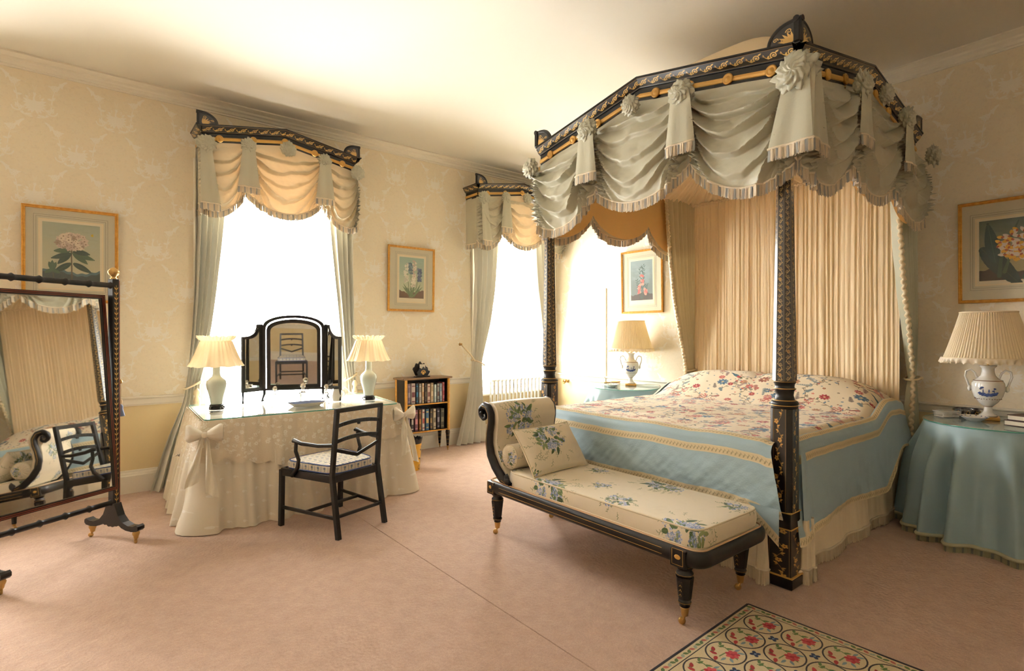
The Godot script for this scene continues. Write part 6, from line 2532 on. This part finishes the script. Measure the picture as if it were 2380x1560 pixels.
func build_dust_ruffle() -> void:
	var t := thing("dust_ruffle", "cream cotton bed skirt with a long cream tassel fringe on the carpet", "bed skirt")
	for k in 3:
		var b := MB.new()
		var rows := []
		var line := []
		var N := 160
		for i in 17:
			var y := lerpf(0.075, 0.5, i / 16.0)
			var f := 1.0 - i / 16.0
			var row := PackedVector3Array()
			for j in N + 1:
				var s := float(j) / N
				var wob := (0.004 + 0.012 * f) * sin(s * 26.0 + 2.0 * noise.get_noise_1d(s * 7.0)) + 0.006 * noise.get_noise_2d(s * 20.0, y)
				if k == 0:   # near side
					row.append(at(lerpf(BF + 0.02, 5.2, s), y, B0 - 0.005 - 0.02 * f - wob - 0.03 * f * smooth(1.0 - s, 0.88, 0.97)))
				elif k == 1:   # foot
					row.append(at(BF - 0.045 - 0.02 * f - wob - 0.02 * f * smooth(s, 0.9, 0.98), y, lerpf(B1 - 0.07, B0 + 0.065, s)))
				else:
					row.append(at(lerpf(5.2, BF + 0.02, s), y, B1 + 0.005 + 0.02 * f + wob))
			rows.append(row)
		for j in N + 1:
			line.append(rows[0][j])
		b.grid(rows)
		part("skirt_panel", b, M.cream_cotton, t)
		b = MB.new()
		var out: Vector3 = [Vector3(0, 0, 1), Vector3(-1, 0, 0), Vector3(0, 0, -1)][k]
		fringe(b, line, out, 0.074, 0.009, 0.003, true)
		fringe(b, line, out, 0.066, 0.0, 0.0026, true)
		part("fringe", b, M.fringe, t, "", true)
	# gathered corner pleats either side of the near post
	for e in [[at(3.235, 0, 1.345), 0.0], [at(3.30, 0, 1.342), 0.4], [at(3.04, 0, 1.50), -1.4]]:
		var b := MB.new()
		b.xf = Transform3D(Basis(Vector3.UP, e[1]), e[0])
		var rows := []
		var line := []
		for i in 13:
			var z := i / 12.0
			var row := PackedVector3Array()
			for j in 21:
				var a := TAU * j / 20.0
				var r := lerpf(0.026, 0.016, z) * (1.0 + 0.15 * sin(a * 5.0))
				row.append(Vector3(cos(a) * r * 1.3, lerpf(0.085, 0.36, z), -sin(a) * r))
			rows.append(row)
		for j in 21:
			line.append(rows[0][j])
		b.grid(rows, [], 1, 1, true)
		part("corner_pleat", b, M.cream_cotton, t)
		b = MB.new()
		b.xf = Transform3D(Basis(Vector3.UP, e[1]), e[0])
		for m in 3:
			fringe(b, line, Vector3(0, 0, 1), 0.082, 0.007 if m == 0 else 0.0, 0.0026, true)
		part("tassel", b, M.fringe, t, "", true)


# ---- the daybed at the foot of the bed
func build_daybed() -> void:
	var t := thing("daybed", "ebonised scroll-end daybed with gilt lines on turned castor legs at the bed's foot", "daybed")
	var u0 := 2.285
	var u1 := 2.905
	var va := 1.42
	var vb := 3.10
	# legs
	for e in [[2.325, 3.05], [2.315, 1.525], [2.865, 1.535], [2.865, 3.05]]:
		var o := at(e[0], 0, e[1])
		var b := MB.new()
		b.box(o + Vector3(-0.018 if e[0] < 2.5 else 0.0, 0.338, 0), Vector3(0.09, 0.088, 0.086), 0.004)
		b.lathe([Vector2(0.04, 0.295), Vector2(0.043, 0.285), Vector2(0.036, 0.275), Vector2(0.03, 0.268), Vector2(0.042, 0.255), Vector2(0.042, 0.245), Vector2(0.036, 0.238)], 20, o)
		b.lathe([Vector2(0.026, 0.128), Vector2(0.03, 0.12), Vector2(0.033, 0.112), Vector2(0.03, 0.104), Vector2(0.022, 0.098), Vector2(0.026, 0.092), Vector2(0.02, 0.086)], 20, o)
		octagon(b, o, 0.128, 0.238, 0.058, 0.082, 0.414, 0.3)
		var lg := part("leg", b, M.black, t)
		b = MB.new()
		for z in [[0.29, 0.0425], [0.25, 0.0435], [0.112, 0.034]]:
			if z[0] < 0.28:
				part("gilt_line", b, M.gold_paint, lg)
				b = MB.new()
			b.lathe([Vector2(z[1] - 0.004, z[0] - 0.002), Vector2(z[1], z[0]), Vector2(z[1] - 0.004, z[0] + 0.002)], 20, o)
		part("gilt_line", b, M.gold_paint, lg)
		b = MB.new()
		for m in 4:
			for sg in [-1.0, 1.0]:
				b.bar(o + Vector3(-0.0385 + 0.0, 0.215 - m * 0.022, sg * 0.007), o + Vector3(-0.0365, 0.225 - m * 0.022, 0), 0.002, 0.002)
		part("gilt_line", b, M.gold_paint, lg)
		b = MB.new()
		castor(b, o, 2.4, 0.98)
		part("castor", b, M.brass, lg)
	# seat rails, half round outside, rounded near corner at the foot end
	var path := rounded([Vector2(u1, vb), Vector2(u0, vb), Vector2(u0, va), Vector2(u1, va)], 0.07, 8)
	var b := MB.new()
	var prof := []
	for k in 13:
		var a := -PI / 2 + PI * k / 12
		prof.append(Vector2(0.026 * cos(a), 0.345 + 0.042 * sin(a)))
	var rows := []
	for q in prof:
		var row := PackedVector3Array()
		for j in path.size() + 1:
			var p: Vector2 = path[j % path.size()]
			var pp: Vector2 = path[posmod(j - 1, path.size())]
			var pn: Vector2 = path[(j + 1) % path.size()]
			var tg := (pn - pp).normalized()
			var nn := Vector2(-tg.y, tg.x)   # outward for this winding
			if nn.dot(p - Vector2((u0 + u1) / 2, (va + vb) / 2)) < 0:
				nn = -nn
			row.append(at(p.x + nn.x * q.x, q.y, p.y + nn.y * q.x))
		row.reverse()
		rows.append(row)
	b.grid(rows)
	part("seat_rail", b, M.black, t)
	b = MB.new()
	var deck := []
	for p in path:
		deck.append(at(p.x, 0.384, p.y))
	b.poly3(deck, Vector3.UP)
	part("deck", b, M.chintz, t)
	b = MB.new()   # gimp braid round the deck and gilt lines on the rail
	var loop := []
	for j in path.size() + 1:
		var p: Vector2 = path[j % path.size()]
		loop.append(at(p.x, 0.386, p.y))
	b.tube(loop, 0.006, 6, false)
	part("gimp", b, mat("gimp", rgb(196, 160, 124), 0.8), t)
	b = MB.new()
	for s in [[u0 - 0.0265, 1.62, 2.95]]:
		for y in [0.33, 0.36]:
			b.box(at(s[0], y, (s[1] + s[2]) / 2), Vector3(0.002, 0.0016, s[2] - s[1]))
	for e in [[2.2655, 1.525], [2.2755, 3.05]]:
		for q in [[0.038, 0.06, 0.0016], [-0.038, 0.06, 0.0016]]:
			b.box(at(e[0] - 0.0135, 0.345 + q[0], e[1]), Vector3(0.002, q[2], q[1]))
		for z in [-0.03, 0.03]:
			b.box(at(e[0] - 0.0135, 0.345, e[1] + z), Vector3(0.002, 0.076, 0.0016))
		b.ball(at(e[0] - 0.0135, 0.345, e[1]), Vector3(0.003, 0.012, 0.018), 10, 6)
	part("gilt_line", b, M.gold_paint, t)
	# scroll ends: front and back S-shaped members
	var S := [Vector2(2.86, 0.395), Vector2(2.95, 0.42), Vector2(3.03, 0.485), Vector2(3.085, 0.56), Vector2(3.105, 0.64), Vector2(3.10, 0.72), Vector2(3.085, 0.79), Vector2(3.085, 0.85), Vector2(3.115, 0.895), Vector2(3.165, 0.905), Vector2(3.205, 0.875), Vector2(3.205, 0.83), Vector2(3.17, 0.805), Vector2(3.14, 0.825), Vector2(3.15, 0.855), Vector2(3.17, 0.855)]
	var c2 := Curve2D.new()
	for i in S.size():
		var tg: Vector2 = (S[mini(i + 1, S.size() - 1)] - S[maxi(i - 1, 0)]) / 6.0
		c2.add_point(S[i], -tg, tg)
	for u in [u0 + 0.008, u1 - 0.012]:
		b = MB.new()
		var pts := []
		var rad := []
		for k in 61:
			var s := k / 60.0
			var q := c2.sample_baked(s * c2.get_baked_length())
			pts.append(at(u, q.y, q.x))
			rad.append(lerpf(0.034, 0.027, minf(s * 2.0, 1.0)) * lerpf(0.45, 1.0, smooth(s, 0.0, 0.12)) * (1.0 - 0.62 * smooth(s, 0.72, 1.0)))
		b.tube(pts, rad, 12)
		b.xf = Transform3D(Basis(Vector3(0, 1, 0), Vector3(-1, 0, 0), Vector3(0, 0, 1)), at(u, 0.855, 3.165))
		b.lathe([Vector2(0.016, -0.026), Vector2(0.014, 0.03), Vector2(0.008, 0.036), Vector2(0, 0.038)], 14)
		var sc := part("scroll_member", b, M.black, t)
		b = MB.new()
		var gl := []
		for k in range(2, 46):
			var q := c2.sample_baked(k / 60.0 * c2.get_baked_length())
			gl.append(at(u - 0.028, q.y, q.x))
		b.tube(gl, 0.0012, 5)
		part("gilt_line", b, M.gold_paint, sc)
		# carved shell at the foot of the scroll
		b = MB.new()
		for k in 9:
			var a := lerpf(-0.9, 0.9, k / 8.0)
			b.tube([at(u - 0.02, 0.435, 2.90), at(u - 0.03, 0.435 + sin(a) * 0.022, 2.90 - cos(a) * 0.022), at(u - 0.022, 0.435 + sin(a) * 0.046, 2.90 - cos(a) * 0.05)], [0.004, 0.008, 0.005], 6)
		part("carved_shell", b, M.black, sc)
	# upholstered head
	var prof2 := [Vector2(2.87, 0.40), Vector2(2.955, 0.47), Vector2(3.02, 0.56), Vector2(3.045, 0.65), Vector2(3.04, 0.74), Vector2(3.025, 0.82), Vector2(3.04, 0.885), Vector2(3.085, 0.925), Vector2(3.14, 0.93), Vector2(3.185, 0.90), Vector2(3.19, 0.85), Vector2(3.16, 0.81), Vector2(3.125, 0.77), Vector2(3.13, 0.7), Vector2(3.125, 0.62), Vector2(3.09, 0.53), Vector2(3.02, 0.45), Vector2(2.96, 0.40)]
	var c3 := Curve2D.new()
	for i in prof2.size():
		var tg: Vector2 = (prof2[mini(i + 1, prof2.size() - 1)] - prof2[maxi(i - 1, 0)]) / 6.0
		c3.add_point(prof2[i], -tg, tg)
	b = MB.new()
	rows = []
	var uvs := []
	var ends := [[], []]
	for k in 61:
		var ln := c3.get_baked_length() * k / 60.0
		var q := c3.sample_baked(ln)
		var row := PackedVector3Array()
		var uv := []
		for j in 13:
			var s := j / 12.0
			var puff := 0.012 * sin(PI * s)
			row.append(at(lerpf(u0 + 0.03, u1 - 0.04, s), q.y + puff * (0.6 if k > 25 and k < 40 else 0.2), q.x - puff * (1.0 if k < 30 else 0.0)))
			uv.append(Vector2(s * 0.6 + 0.02, -ln / 1.0 + 0.72))
		rows.append(row)
		uvs.append(uv)
		ends[0].append(row[0])
		ends[1].append(row[12])
	b.grid(rows, uvs)
	b.poly3(ends[0], Vector3(-1, 0, 0))
	b.poly3(ends[1], Vector3(1, 0, 0))
	part("upholstered_head", b, M.chintz, t)
	# seat mattress
	var m := thing("daybed_mattress", "cream mattress cushion printed with blue hydrangeas on the daybed", "cushion")
	var mp := rounded([Vector2(u0 + 0.015, va + 0.012), Vector2(u1 - 0.012, va + 0.012), Vector2(u1 - 0.012, 2.92), Vector2(u0 + 0.015, 2.92)], 0.085, 8)
	rows = []
	uvs = []
	var mc := Vector2((u0 + u1) / 2, 2.17)
	var lay := [[0.5, 0.3875, 0.0], [0.985, 0.3875, 0.0], [1.0, 0.394, 0.02], [1.008, 0.43, 0.05], [1.0, 0.468, 0.08], [0.985, 0.476, 0.09], [0.9, 0.482, 0.14], [0.6, 0.488, 0.3], [0.3, 0.49, 0.5], [0.01, 0.49, 0.7]]
	for l in lay:
		var row := PackedVector3Array()
		var uv := []
		for j in mp.size() + 1:
			var p: Vector2 = mp[j % mp.size()]
			var inset := p - (p - mc).normalized() * 0.0
			var q: Vector2 = mc + (p - mc) * l[0] if l[0] < 0.9 else p + (p - mc).normalized() * ((l[0] - 1.0) * 0.5)
			row.append(at(q.x, l[1] + (0.004 * noise.get_noise_2d(q.x * 6.0, q.y * 4.0) if l[1] > 0.45 else 0.0), q.y))
			var tg2: Vector2 = mp[(j + 1) % mp.size()] - mp[posmod(j - 1, mp.size())]
			var outw := Vector2(tg2.y, -tg2.x).normalized()
			uv.append((Vector2(q.y, q.x) + Vector2(outw.y, outw.x) * (0.09 - minf(l[2], 0.09))) * 1.02 + Vector2(0.20, 0.36))
		rows.append(row)
		uvs.append(uv)
	b = MB.new()
	b.grid(rows, uvs, 1, 1, true)
	part("cover", b, M.chintz, m)
	b = MB.new()
	for e in [5, 1]:
		var ring := []
		for j in mp.size() + 1:
			ring.append(rows[e][j])
		b.tube(ring, 0.005, 6, false)
	part("piping", b, M.piping, m)
	# bolster
	var bo := thing("bolster", "round bolster with gathered end in hydrangea chintz at the daybed's head", "bolster")
	b = MB.new()
	var o := at(0, 0.568, 2.925)
	rows = []
	uvs = []
	for l in [[2.325, 0.0], [2.325, 0.012], [2.318, 0.03], [2.322, 0.06], [2.332, 0.076], [2.345, 0.083], [2.45, 0.085], [2.6, 0.086], [2.75, 0.085], [2.845, 0.083], [2.865, 0.07], [2.87, 0.0]]:
		var row := PackedVector3Array()
		var uv := []
		for j in 65:
			var a := TAU * j / 64
			var pl := 0.004 * sin(a * 16.0) * smooth(l[1], 0.005, 0.03) * (1.0 - smooth(l[1], 0.06, 0.08)) if l[0] < 2.34 else 0.0
			row.append(at(l[0] - pl, 0, 0) + o * Vector3(0, 1, 1) + Vector3(0, sin(a) * l[1], cos(a) * l[1]))
			uv.append(Vector2(l[0] * 1.0 - (0.083 - minf(l[1], 0.083)) * 1.0, a * 0.085 + 0.3))
		rows.append(row)
		uvs.append(uv)
	b.grid(rows, uvs, 1, 1, true)
	part("cover", b, M.chintz, bo)
	b = MB.new()
	b.ball(Vector3(2.318, o.y, o.z), Vector3(0.006, 0.012, 0.012), 12, 6)
	var pr := []
	for j in 49:
		var a := TAU * j / 48
		pr.append(Vector3(2.338, o.y + sin(a) * 0.081, o.z + cos(a) * 0.081))
	b.tube(pr, 0.004, 6, false)
	part("piping", b, M.piping, bo)
	# scatter cushion leaning on the bolster
	var cs := thing("scatter_cushion", "rectangular hydrangea chintz cushion leaning on the bolster", "cushion")
	cs.position = at(2.585, 0.485, 2.66)
	cs.rotation = Vector3(deg_to_rad(-36), 0, 0)
	cs.rotation.y = deg_to_rad(3)
	b = MB.new()
	var cw := 0.27
	var chh := 0.175
	var seam := []
	for side in [1.0, -1.0]:
		rows = []
		uvs = []
		for i in 25:
			var row := PackedVector3Array()
			var uv := []
			for j in 33:
				var x: float = lerpf(-1, 1, j / 32.0) * side
				var y := lerpf(-1, 1, i / 24.0)
				var th := 0.075 * pow((1.0 - pow(absf(x), 2.6)) * (1.0 - pow(absf(y), 2.6)), 0.55)
				var pin := 1.0 - 0.05 * (1.0 - y * y) * x * x
				var pin2 := 1.0 - 0.07 * (1.0 - x * x) * y * y
				row.append(Vector3(x * cw * pin, chh + y * chh * pin2, side * th * (1.0 + 0.1 * noise.get_noise_2d(x * 2.0, y * 2.0))))
				uv.append(Vector2(x * cw, -y * chh) * 1.12 + Vector2(0.80, 0.745))
			rows.append(row)
			uvs.append(uv)
		b.grid(rows, uvs)
		if side > 0:
			for j in 33: seam.append(rows[0][j])
			for i in 25: seam.append(rows[i][32])
			for j in 33: seam.append(rows[24][32 - j])
			for i in 25: seam.append(rows[24 - i][0])
	part("cover", b, M.chintz, cs)
	var clean := []
	for q in seam:
		if clean.is_empty() or clean[-1].distance_to(q) > 0.002:
			clean.append(q)
	b = MB.new()
	b.tube(clean, 0.005, 6, false)
	part("piping", b, M.piping, cs)


# ---- bedside tables
func skirted_table(label: String, c: Vector3, r: float, sd: float) -> void:
	var t := thing("bedside_table", label, "table", c, 0.0, "round bedside tables")
	var H := 0.795
	var rows := []
	var N := 300
	for i in 31:
		var s := i / 30.0
		var y := lerpf(0.05, H - 0.012, s)
		var f := 1.0 - s
		var row := PackedVector3Array()
		for j in N + 1:
			var a := TAU * j / N
			var w := sin(a * 13.0 + 1.6 * sin(a * 2.0 + sd) + 0.7 * f * sin(a * 5.0)) + 0.4 * sin(a * 22.0 + sd)
			row.append(Vector3(cos(a), 0, -sin(a)) * (r + 0.13 * pow(f, 0.75) + 0.05 * w * smooth(f, 0.0, 0.4)) + Vector3(0, y, 0))
			row[j].x = minf(row[j].x, BU - 0.03 - c.x - 0.01 * (1.0 - s))
		rows.append(row)
	var line := []
	for j in N + 1:
		line.append(rows[0][j])
	for e in [[r + 0.001, H - 0.003], [r - 0.008, H], [0.001, H]]:
		var row := PackedVector3Array()
		for j in N + 1:
			var a := TAU * j / N
			row.append(Vector3(cos(a) * e[0], e[1], -sin(a) * e[0]))
		rows.append(row)
	var b := MB.new()
	b.grid(rows, [], 1, 1, true)
	part("table_cloth", b, M.blue_table, t)
	b = MB.new()
	b.tinted = true
	var seg := []
	for q in line:
		seg.append(q)
	fringe(b, seg, Vector3.ZERO, 0.05, 0.013, 0.003, false)
	fringe(b, seg, Vector3.ZERO, 0.046, 0.0, 0.004, false)
	for k in b.c.size():
		b.c[k] = b.c[k] * Color(0.62, 0.70, 0.62)
	part("fringe", b, M.fringe, t, "", true)
	b = MB.new()
	b.lathe([Vector2(r + 0.004, H + 0.008), Vector2(0.0, H + 0.008)], 64)
	var g := part("glass_top", b, M.table_glass, t)
	b = MB.new()
	b.lathe([Vector2(r + 0.004, H + 0.001), Vector2(r + 0.005, H + 0.0045), Vector2(r + 0.004, H + 0.008)], 64)
	part("glass_edge", b, M.glass_edge, g)


func urn_lamp(label: String, c: Vector3, turn: float) -> void:
	var t := thing("urn_lamp", label, "lamp", c, turn, "bedside urn lamps")
	var b := MB.new()
	b.box(Vector3(0, 0.011, 0), Vector3(0.13, 0.022, 0.13), 0.004)
	part("gilt_plinth", b, M.gold_paint, t)
	b = MB.new()
	b.lathe([Vector2(0, 0.022), Vector2(0.052, 0.022), Vector2(0.054, 0.03), Vector2(0.05, 0.036), Vector2(0.034, 0.045), Vector2(0.025, 0.062), Vector2(0.023, 0.088), Vector2(0.026, 0.094), Vector2(0.03, 0.1), Vector2(0.055, 0.125), Vector2(0.082, 0.17), Vector2(0.094, 0.22), Vector2(0.092, 0.262), Vector2(0.082, 0.282), Vector2(0.058, 0.298), Vector2(0.042, 0.318), Vector2(0.036, 0.345), Vector2(0.036, 0.37), Vector2(0.048, 0.385), Vector2(0.05, 0.392), Vector2(0, 0.394)], 40)
	part("urn", b, M.porcelain, t)
	for s in [-1.0, 1.0]:
		b = MB.new()
		b.tube([Vector3(s * 0.06, 0.297, 0), Vector3(s * 0.072, 0.335, 0), Vector3(s * 0.095, 0.358, 0), Vector3(s * 0.122, 0.345, 0), Vector3(s * 0.127, 0.31, 0), Vector3(s * 0.112, 0.26, 0), Vector3(s * 0.104, 0.232, 0)], 0.0065, 8)
		b.ball(Vector3(s * 0.102, 0.222, 0), Vector3(0.013, 0.022, 0.014), 10, 8)
		part("handle", b, M.porcelain, t)
	# blue painted scene and dotted lines
	b = MB.new()
	for k in 26:
		var a := lerpf(-0.55, 0.55, k / 25.0)
		var y := 0.183 + 0.006 * sin(k * 2.1) + 0.012 * pow(a / 0.55, 2.0)
		var r := 0.0895
		b.ball(Vector3(sin(a) * r, y, cos(a) * r), Vector3(0.010, 0.0065 + 0.002 * sin(k * 3.0), 0.003), 8, 5)
	for e in [[-0.32, 0.235, 0.016, 0.007], [-0.42, 0.225, 0.012, 0.005], [0.36, 0.228, 0.012, 0.006], [0.30, 0.212, 0.008, 0.005], [0.05, 0.212, 0.004, 0.014], [-0.3, 0.21, 0.003, 0.02], [0.36, 0.208, 0.002, 0.016]]:
		b.ball(Vector3(sin(e[0]) * 0.0925, e[1], cos(e[0]) * 0.0925), Vector3(e[2], e[3], 0.003), 8, 5)
	part("painted_scene", b, M.china_blue, t)
	b = MB.new()
	b.lathe([Vector2(0.0835, 0.280), Vector2(0.0845, 0.2825), Vector2(0.0815, 0.285)], 40)
	b.lathe([Vector2(0.0255, 0.093), Vector2(0.028, 0.0965), Vector2(0.0275, 0.0995)], 30)
	for k in 30:
		var a := TAU * k / 30
		b.ball(Vector3(cos(a) * 0.0725, 0.150 + 0.003 * (k % 2), sin(a) * 0.0725), Vector3(0.004, 0.0025, 0.004), 6, 4)
	part("painted_line", b, mat("china_brown", rgb(120, 86, 58), 0.2), t)
	b = MB.new()
	b.tube([Vector3(0, 0.39, 0), Vector3(0, 0.62, 0)], 0.008, 8)
	b.lathe([Vector2(0, 0.5), Vector2(0.012, 0.505), Vector2(0.028, 0.55), Vector2(0.024, 0.58), Vector2(0, 0.6)], 14)
	part("bulb_holder", b, M.brass, t)
	# knife-pleated shade with a frill
	b = MB.new()
	var rows := []
	var n := 480
	for i in 11:
		var s := i / 10.0
		var row := PackedVector3Array()
		for j in n + 1:
			var a := TAU * j / n
			var r := lerpf(0.258, 0.158, pow(s, 0.92)) + (0.0035 + 0.002 * noise.get_noise_1d(j * 0.3)) * sin(a * 80.0 + 2.0 * noise.get_noise_1d(j * 0.04))
			row.append(Vector3(cos(a) * r, lerpf(0.435, 0.775, s), -sin(a) * r))
		rows.append(row)
	b.grid(rows, [], 1, 1, true)
	var sh := part("lamp_shade", b, M.shade, t)
	b = MB.new()
	rows = []
	for i in 7:
		var s := i / 6.0
		var row := PackedVector3Array()
		for j in n + 1:
			var a := TAU * j / n
			var r := 0.262 + 0.006 + (0.012 * (1.0 - s)) * sin(a * 34.0 + 2.0 * sin(a * 5.0)) + 0.004
			row.append(Vector3(cos(a) * r, 0.41 + 0.034 * s + 0.006 * (1.0 - s) * sin(a * 34.0), -sin(a) * r))
		rows.append(row)
	b.grid(rows, [], 1, 1, true)
	part("frill", b, M.shade_pale, sh)
	b = MB.new()
	for e in [[0.266, 0.445], [0.16, 0.776]]:
		var ring := []
		for j in 65:
			var a := TAU * j / 64
			ring.append(Vector3(cos(a) * e[0], e[1], sin(a) * e[0]))
		b.tube(ring, 0.006, 6, false)
	part("shade_binding", b, M.shade, sh)


func build_bedsides() -> void:
	var Y := 0.8035
	var near := at(5.01, 0, 0.80)
	var far := at(5.03, 0, 4.12)
	skirted_table("round table in a blue-green fringed cloth beside the near side of the bed", near, 0.42, 1.3)
	skirted_table("round table in a blue cloth on the far side of the bed by the door", far, 0.40, 4.0)
	urn_lamp("blue and white urn lamp with pleated cream shade on the near bedside table", at(5.14, Y, 0.88), deg_to_rad(-80))
	urn_lamp("blue and white urn lamp with pleated cream shade on the far bedside table", at(5.20, Y, 4.17), deg_to_rad(-51))
	# near table: lattice basket, lacquer coaster, dish, two books
	var t := thing("lattice_basket", "white pierced oblong basket on the near bedside table", "basket", at(5.05, Y, 1.10), deg_to_rad(-35))
	var b := MB.new()
	b.box(Vector3(0, 0.006, 0), Vector3(0.13, 0.012, 0.085), 0.004)
	for z in [-0.042, 0.042]:
		for k in 15:
			var x := -0.066 + k * 0.0095
			b.bar(Vector3(x, 0.01, z), Vector3(x + 0.008, 0.043, z * 1.08), 0.003, 0.003)
			b.bar(Vector3(x + 0.008, 0.01, z), Vector3(x, 0.043, z * 1.08), 0.003, 0.003)
	for x in [-0.066, 0.066]:
		for k in 9:
			var z := -0.042 + k * 0.0095
			b.bar(Vector3(x, 0.01, z), Vector3(x * 1.06, 0.043, z + 0.008), 0.003, 0.003)
	b.tube([Vector3(-0.07, 0.044, -0.045), Vector3(0.07, 0.044, -0.045), Vector3(0.07, 0.044, 0.045), Vector3(-0.07, 0.044, 0.045), Vector3(-0.07, 0.044, -0.045)], 0.004, 6)
	part("basket_frame", b, M.porcelain, t)
	t = thing("lacquer_coaster", "round black lacquer coaster with gold flowers on the near bedside table", "coaster", at(5.22, Y, 1.02))
	b = MB.new()
	b.lathe([Vector2(0, 0), Vector2(0.078, 0), Vector2(0.08, 0.004), Vector2(0.08, 0.055), Vector2(0.076, 0.058), Vector2(0.073, 0.055), Vector2(0.073, 0.01), Vector2(0, 0.008)], 40)
	part("coaster_wall", b, M.lacquer, t)
	for k in 9:
		b = MB.new()
		var a := TAU * k / 9
		for m in 5:
			var e := TAU * m / 5
			var c := Vector3(cos(a) * 0.0805, 0.03, sin(a) * 0.0805)
			var tg := Vector3(-sin(a), 0, cos(a))
			b.ball(c + tg * cos(e) * 0.011 + Vector3.UP * sin(e) * 0.011, Vector3(0.005, 0.005, 0.005) * Vector3(1, 1, 1) * 0.9, 6, 4)
		part("gold_flower", b, M.gold_paint, t)
	dish("shell-edged blue and white dish at the front of the near bedside table", at(4.98, Y, 0.93), 0.082)
	for k in 2:
		t = thing("bedside_book", ["lower of two brown books at the frame's right edge", "upper of two brown books at the frame's right edge"][k], "book", at(4.95 + k * 0.01, Y + k * 0.036, 0.63 - k * 0.015), deg_to_rad(-20), "books on the near bedside table")
		b = MB.new()
		for y in [0.002, 0.033]:
			b.box(Vector3(0, y, 0), Vector3(0.16, 0.004, 0.22), 0.001)
		b.box(Vector3(0.079, 0.0175, 0), Vector3(0.004, 0.035, 0.22), 0.001)
		part("cover", b, mat("book_brown", rgb(74, 46, 34), 0.5), t)
		b = MB.new()
		b.box(Vector3(0, 0.0175, 0), Vector3(0.15, 0.028, 0.212))
		part("pages", b, M.paper, t)
	# far table
	dish("small blue and white dish at the front of the far bedside table", at(4.87, Y, 4.19), 0.085)
	t = thing("desk_box", "small gilt-lidded glass box on the far bedside table", "box", at(5.05, Y, 4.28), deg_to_rad(20))
	b = MB.new()
	b.box(Vector3(0, 0.02, 0), Vector3(0.11, 0.04, 0.08), 0.004)
	part("box_base", b, M.porcelain, t)
	b = MB.new()
	b.box(Vector3(0, 0.045, 0), Vector3(0.116, 0.01, 0.086), 0.003)
	part("box_lid", b, M.gold_paint, t)
	t = thing("card_case", "low brass-edged case beside the dish on the far bedside table", "box", at(4.93, Y, 4.33), deg_to_rad(-10))
	b = MB.new()
	b.box(Vector3(0, 0.018, 0), Vector3(0.09, 0.036, 0.06), 0.004)
	part("case_body", b, M.porcelain, t)
	b = MB.new()
	b.box(Vector3(0, 0.0405, 0), Vector3(0.096, 0.009, 0.066), 0.002)
	part("case_lid", b, M.brass, t)
	b = MB.new()
	b.tube([at(5.26, Y + 0.004, 4.2), at(5.3, Y + 0.006, 4.1), at(5.34, Y + 0.02, 4.0), at(5.40, Y + 0.01, 3.9), at(5.43, Y - 0.1, 3.86)], 0.0035, 6)
	solo("bedside_flex", b, M.flex, "thin pale lamp flex trailing off the far bedside table", "cable")


func dish(label: String, c: Vector3, r: float) -> void:
	var t := thing("china_dish", label, "dish", c, 0.4, "blue and white bedside dishes")
	var b := MB.new()
	var rows := []
	for e in [[0.0, 0.0], [0.5, 0.0], [0.55, 0.006], [0.96, 0.03], [1.0, 0.033], [0.95, 0.033], [0.55, 0.012], [0.0, 0.008]]:
		var row := PackedVector3Array()
		for j in 65:
			var a := TAU * j / 64
			var k: float = e[0] * r * (1.0 + 0.05 * absf(sin(a * 6.0)) * e[0])
			row.append(Vector3(cos(a) * k * 1.25, e[1], -sin(a) * k))
		rows.append(row)
	b.grid(rows, [], 1, 1, true)
	part("bowl", b, M.porcelain, t)
	b = MB.new()
	for k in 14:
		var a := TAU * k / 14
		b.ball(Vector3(cos(a) * r * 1.25 * 0.86, 0.0285, sin(a) * r * 0.86), Vector3(0.006, 0.0025, 0.006), 6, 4)
	part("blue_rim_mark", b, M.china_blue, t)


func _ready() -> void:
	rng.seed = 42
	# camera
	var cam := Camera3D.new()
	cam.name = "camera"
	cam.fov = rad_to_deg(2.0 * atan(780.0 / 1254.0))
	cam.position = Vector3(0, EYE, 0)
	cam.rotation_degrees = Vector3(-0.127, -38.855, 0)
	cam.near = 0.05
	add_child(cam)
	# bright overcast daylight
	var sky_mat := ProceduralSkyMaterial.new()
	var day := Color(0.99, 0.985, 0.97)
	sky_mat.sky_top_color = day
	sky_mat.sky_horizon_color = day
	sky_mat.ground_bottom_color = day
	sky_mat.ground_horizon_color = day
	sky_mat.sun_angle_max = 0.0
	var sky := Sky.new()
	sky.sky_material = sky_mat
	var env := Environment.new()
	env.background_mode = Environment.BG_SKY
	env.sky = sky
	env.background_energy_multiplier = 43.0
	env.ambient_light_source = Environment.AMBIENT_SOURCE_DISABLED
	env.tonemap_mode = Environment.TONE_MAPPER_LINEAR
	env.tonemap_exposure = 1.0
	env.sdfgi_enabled = true
	env.ssao_enabled = true
	env.ssil_enabled = true
	var we := WorldEnvironment.new()
	we.name = "environment"
	we.environment = env
	add_child(we)
	make_materials()
	M.scroll.uv1_scale = Vector3(5.0, 16.5, 1)
	build_room()
	build_outside()
	build_bed()
	build_daybed()
	build_dressing_table()
	build_bedsides()
	build_cheval()
	build_pelmets()
	build_curtains()
	build_pictures()
	build_bookcase()
	make_chair("armchair", "ebonised open armchair with chevron back drawn up to the dressing table", at(1.51, 0, 4.01), PI + deg_to_rad(17), true)
	build_triple_mirror()
	build_desk_lamps()
	build_desk_things()
	build_letter_rack()
	build_bin()
	build_radiator()
	build_rug()
	build_stool()
	build_back_of_room()
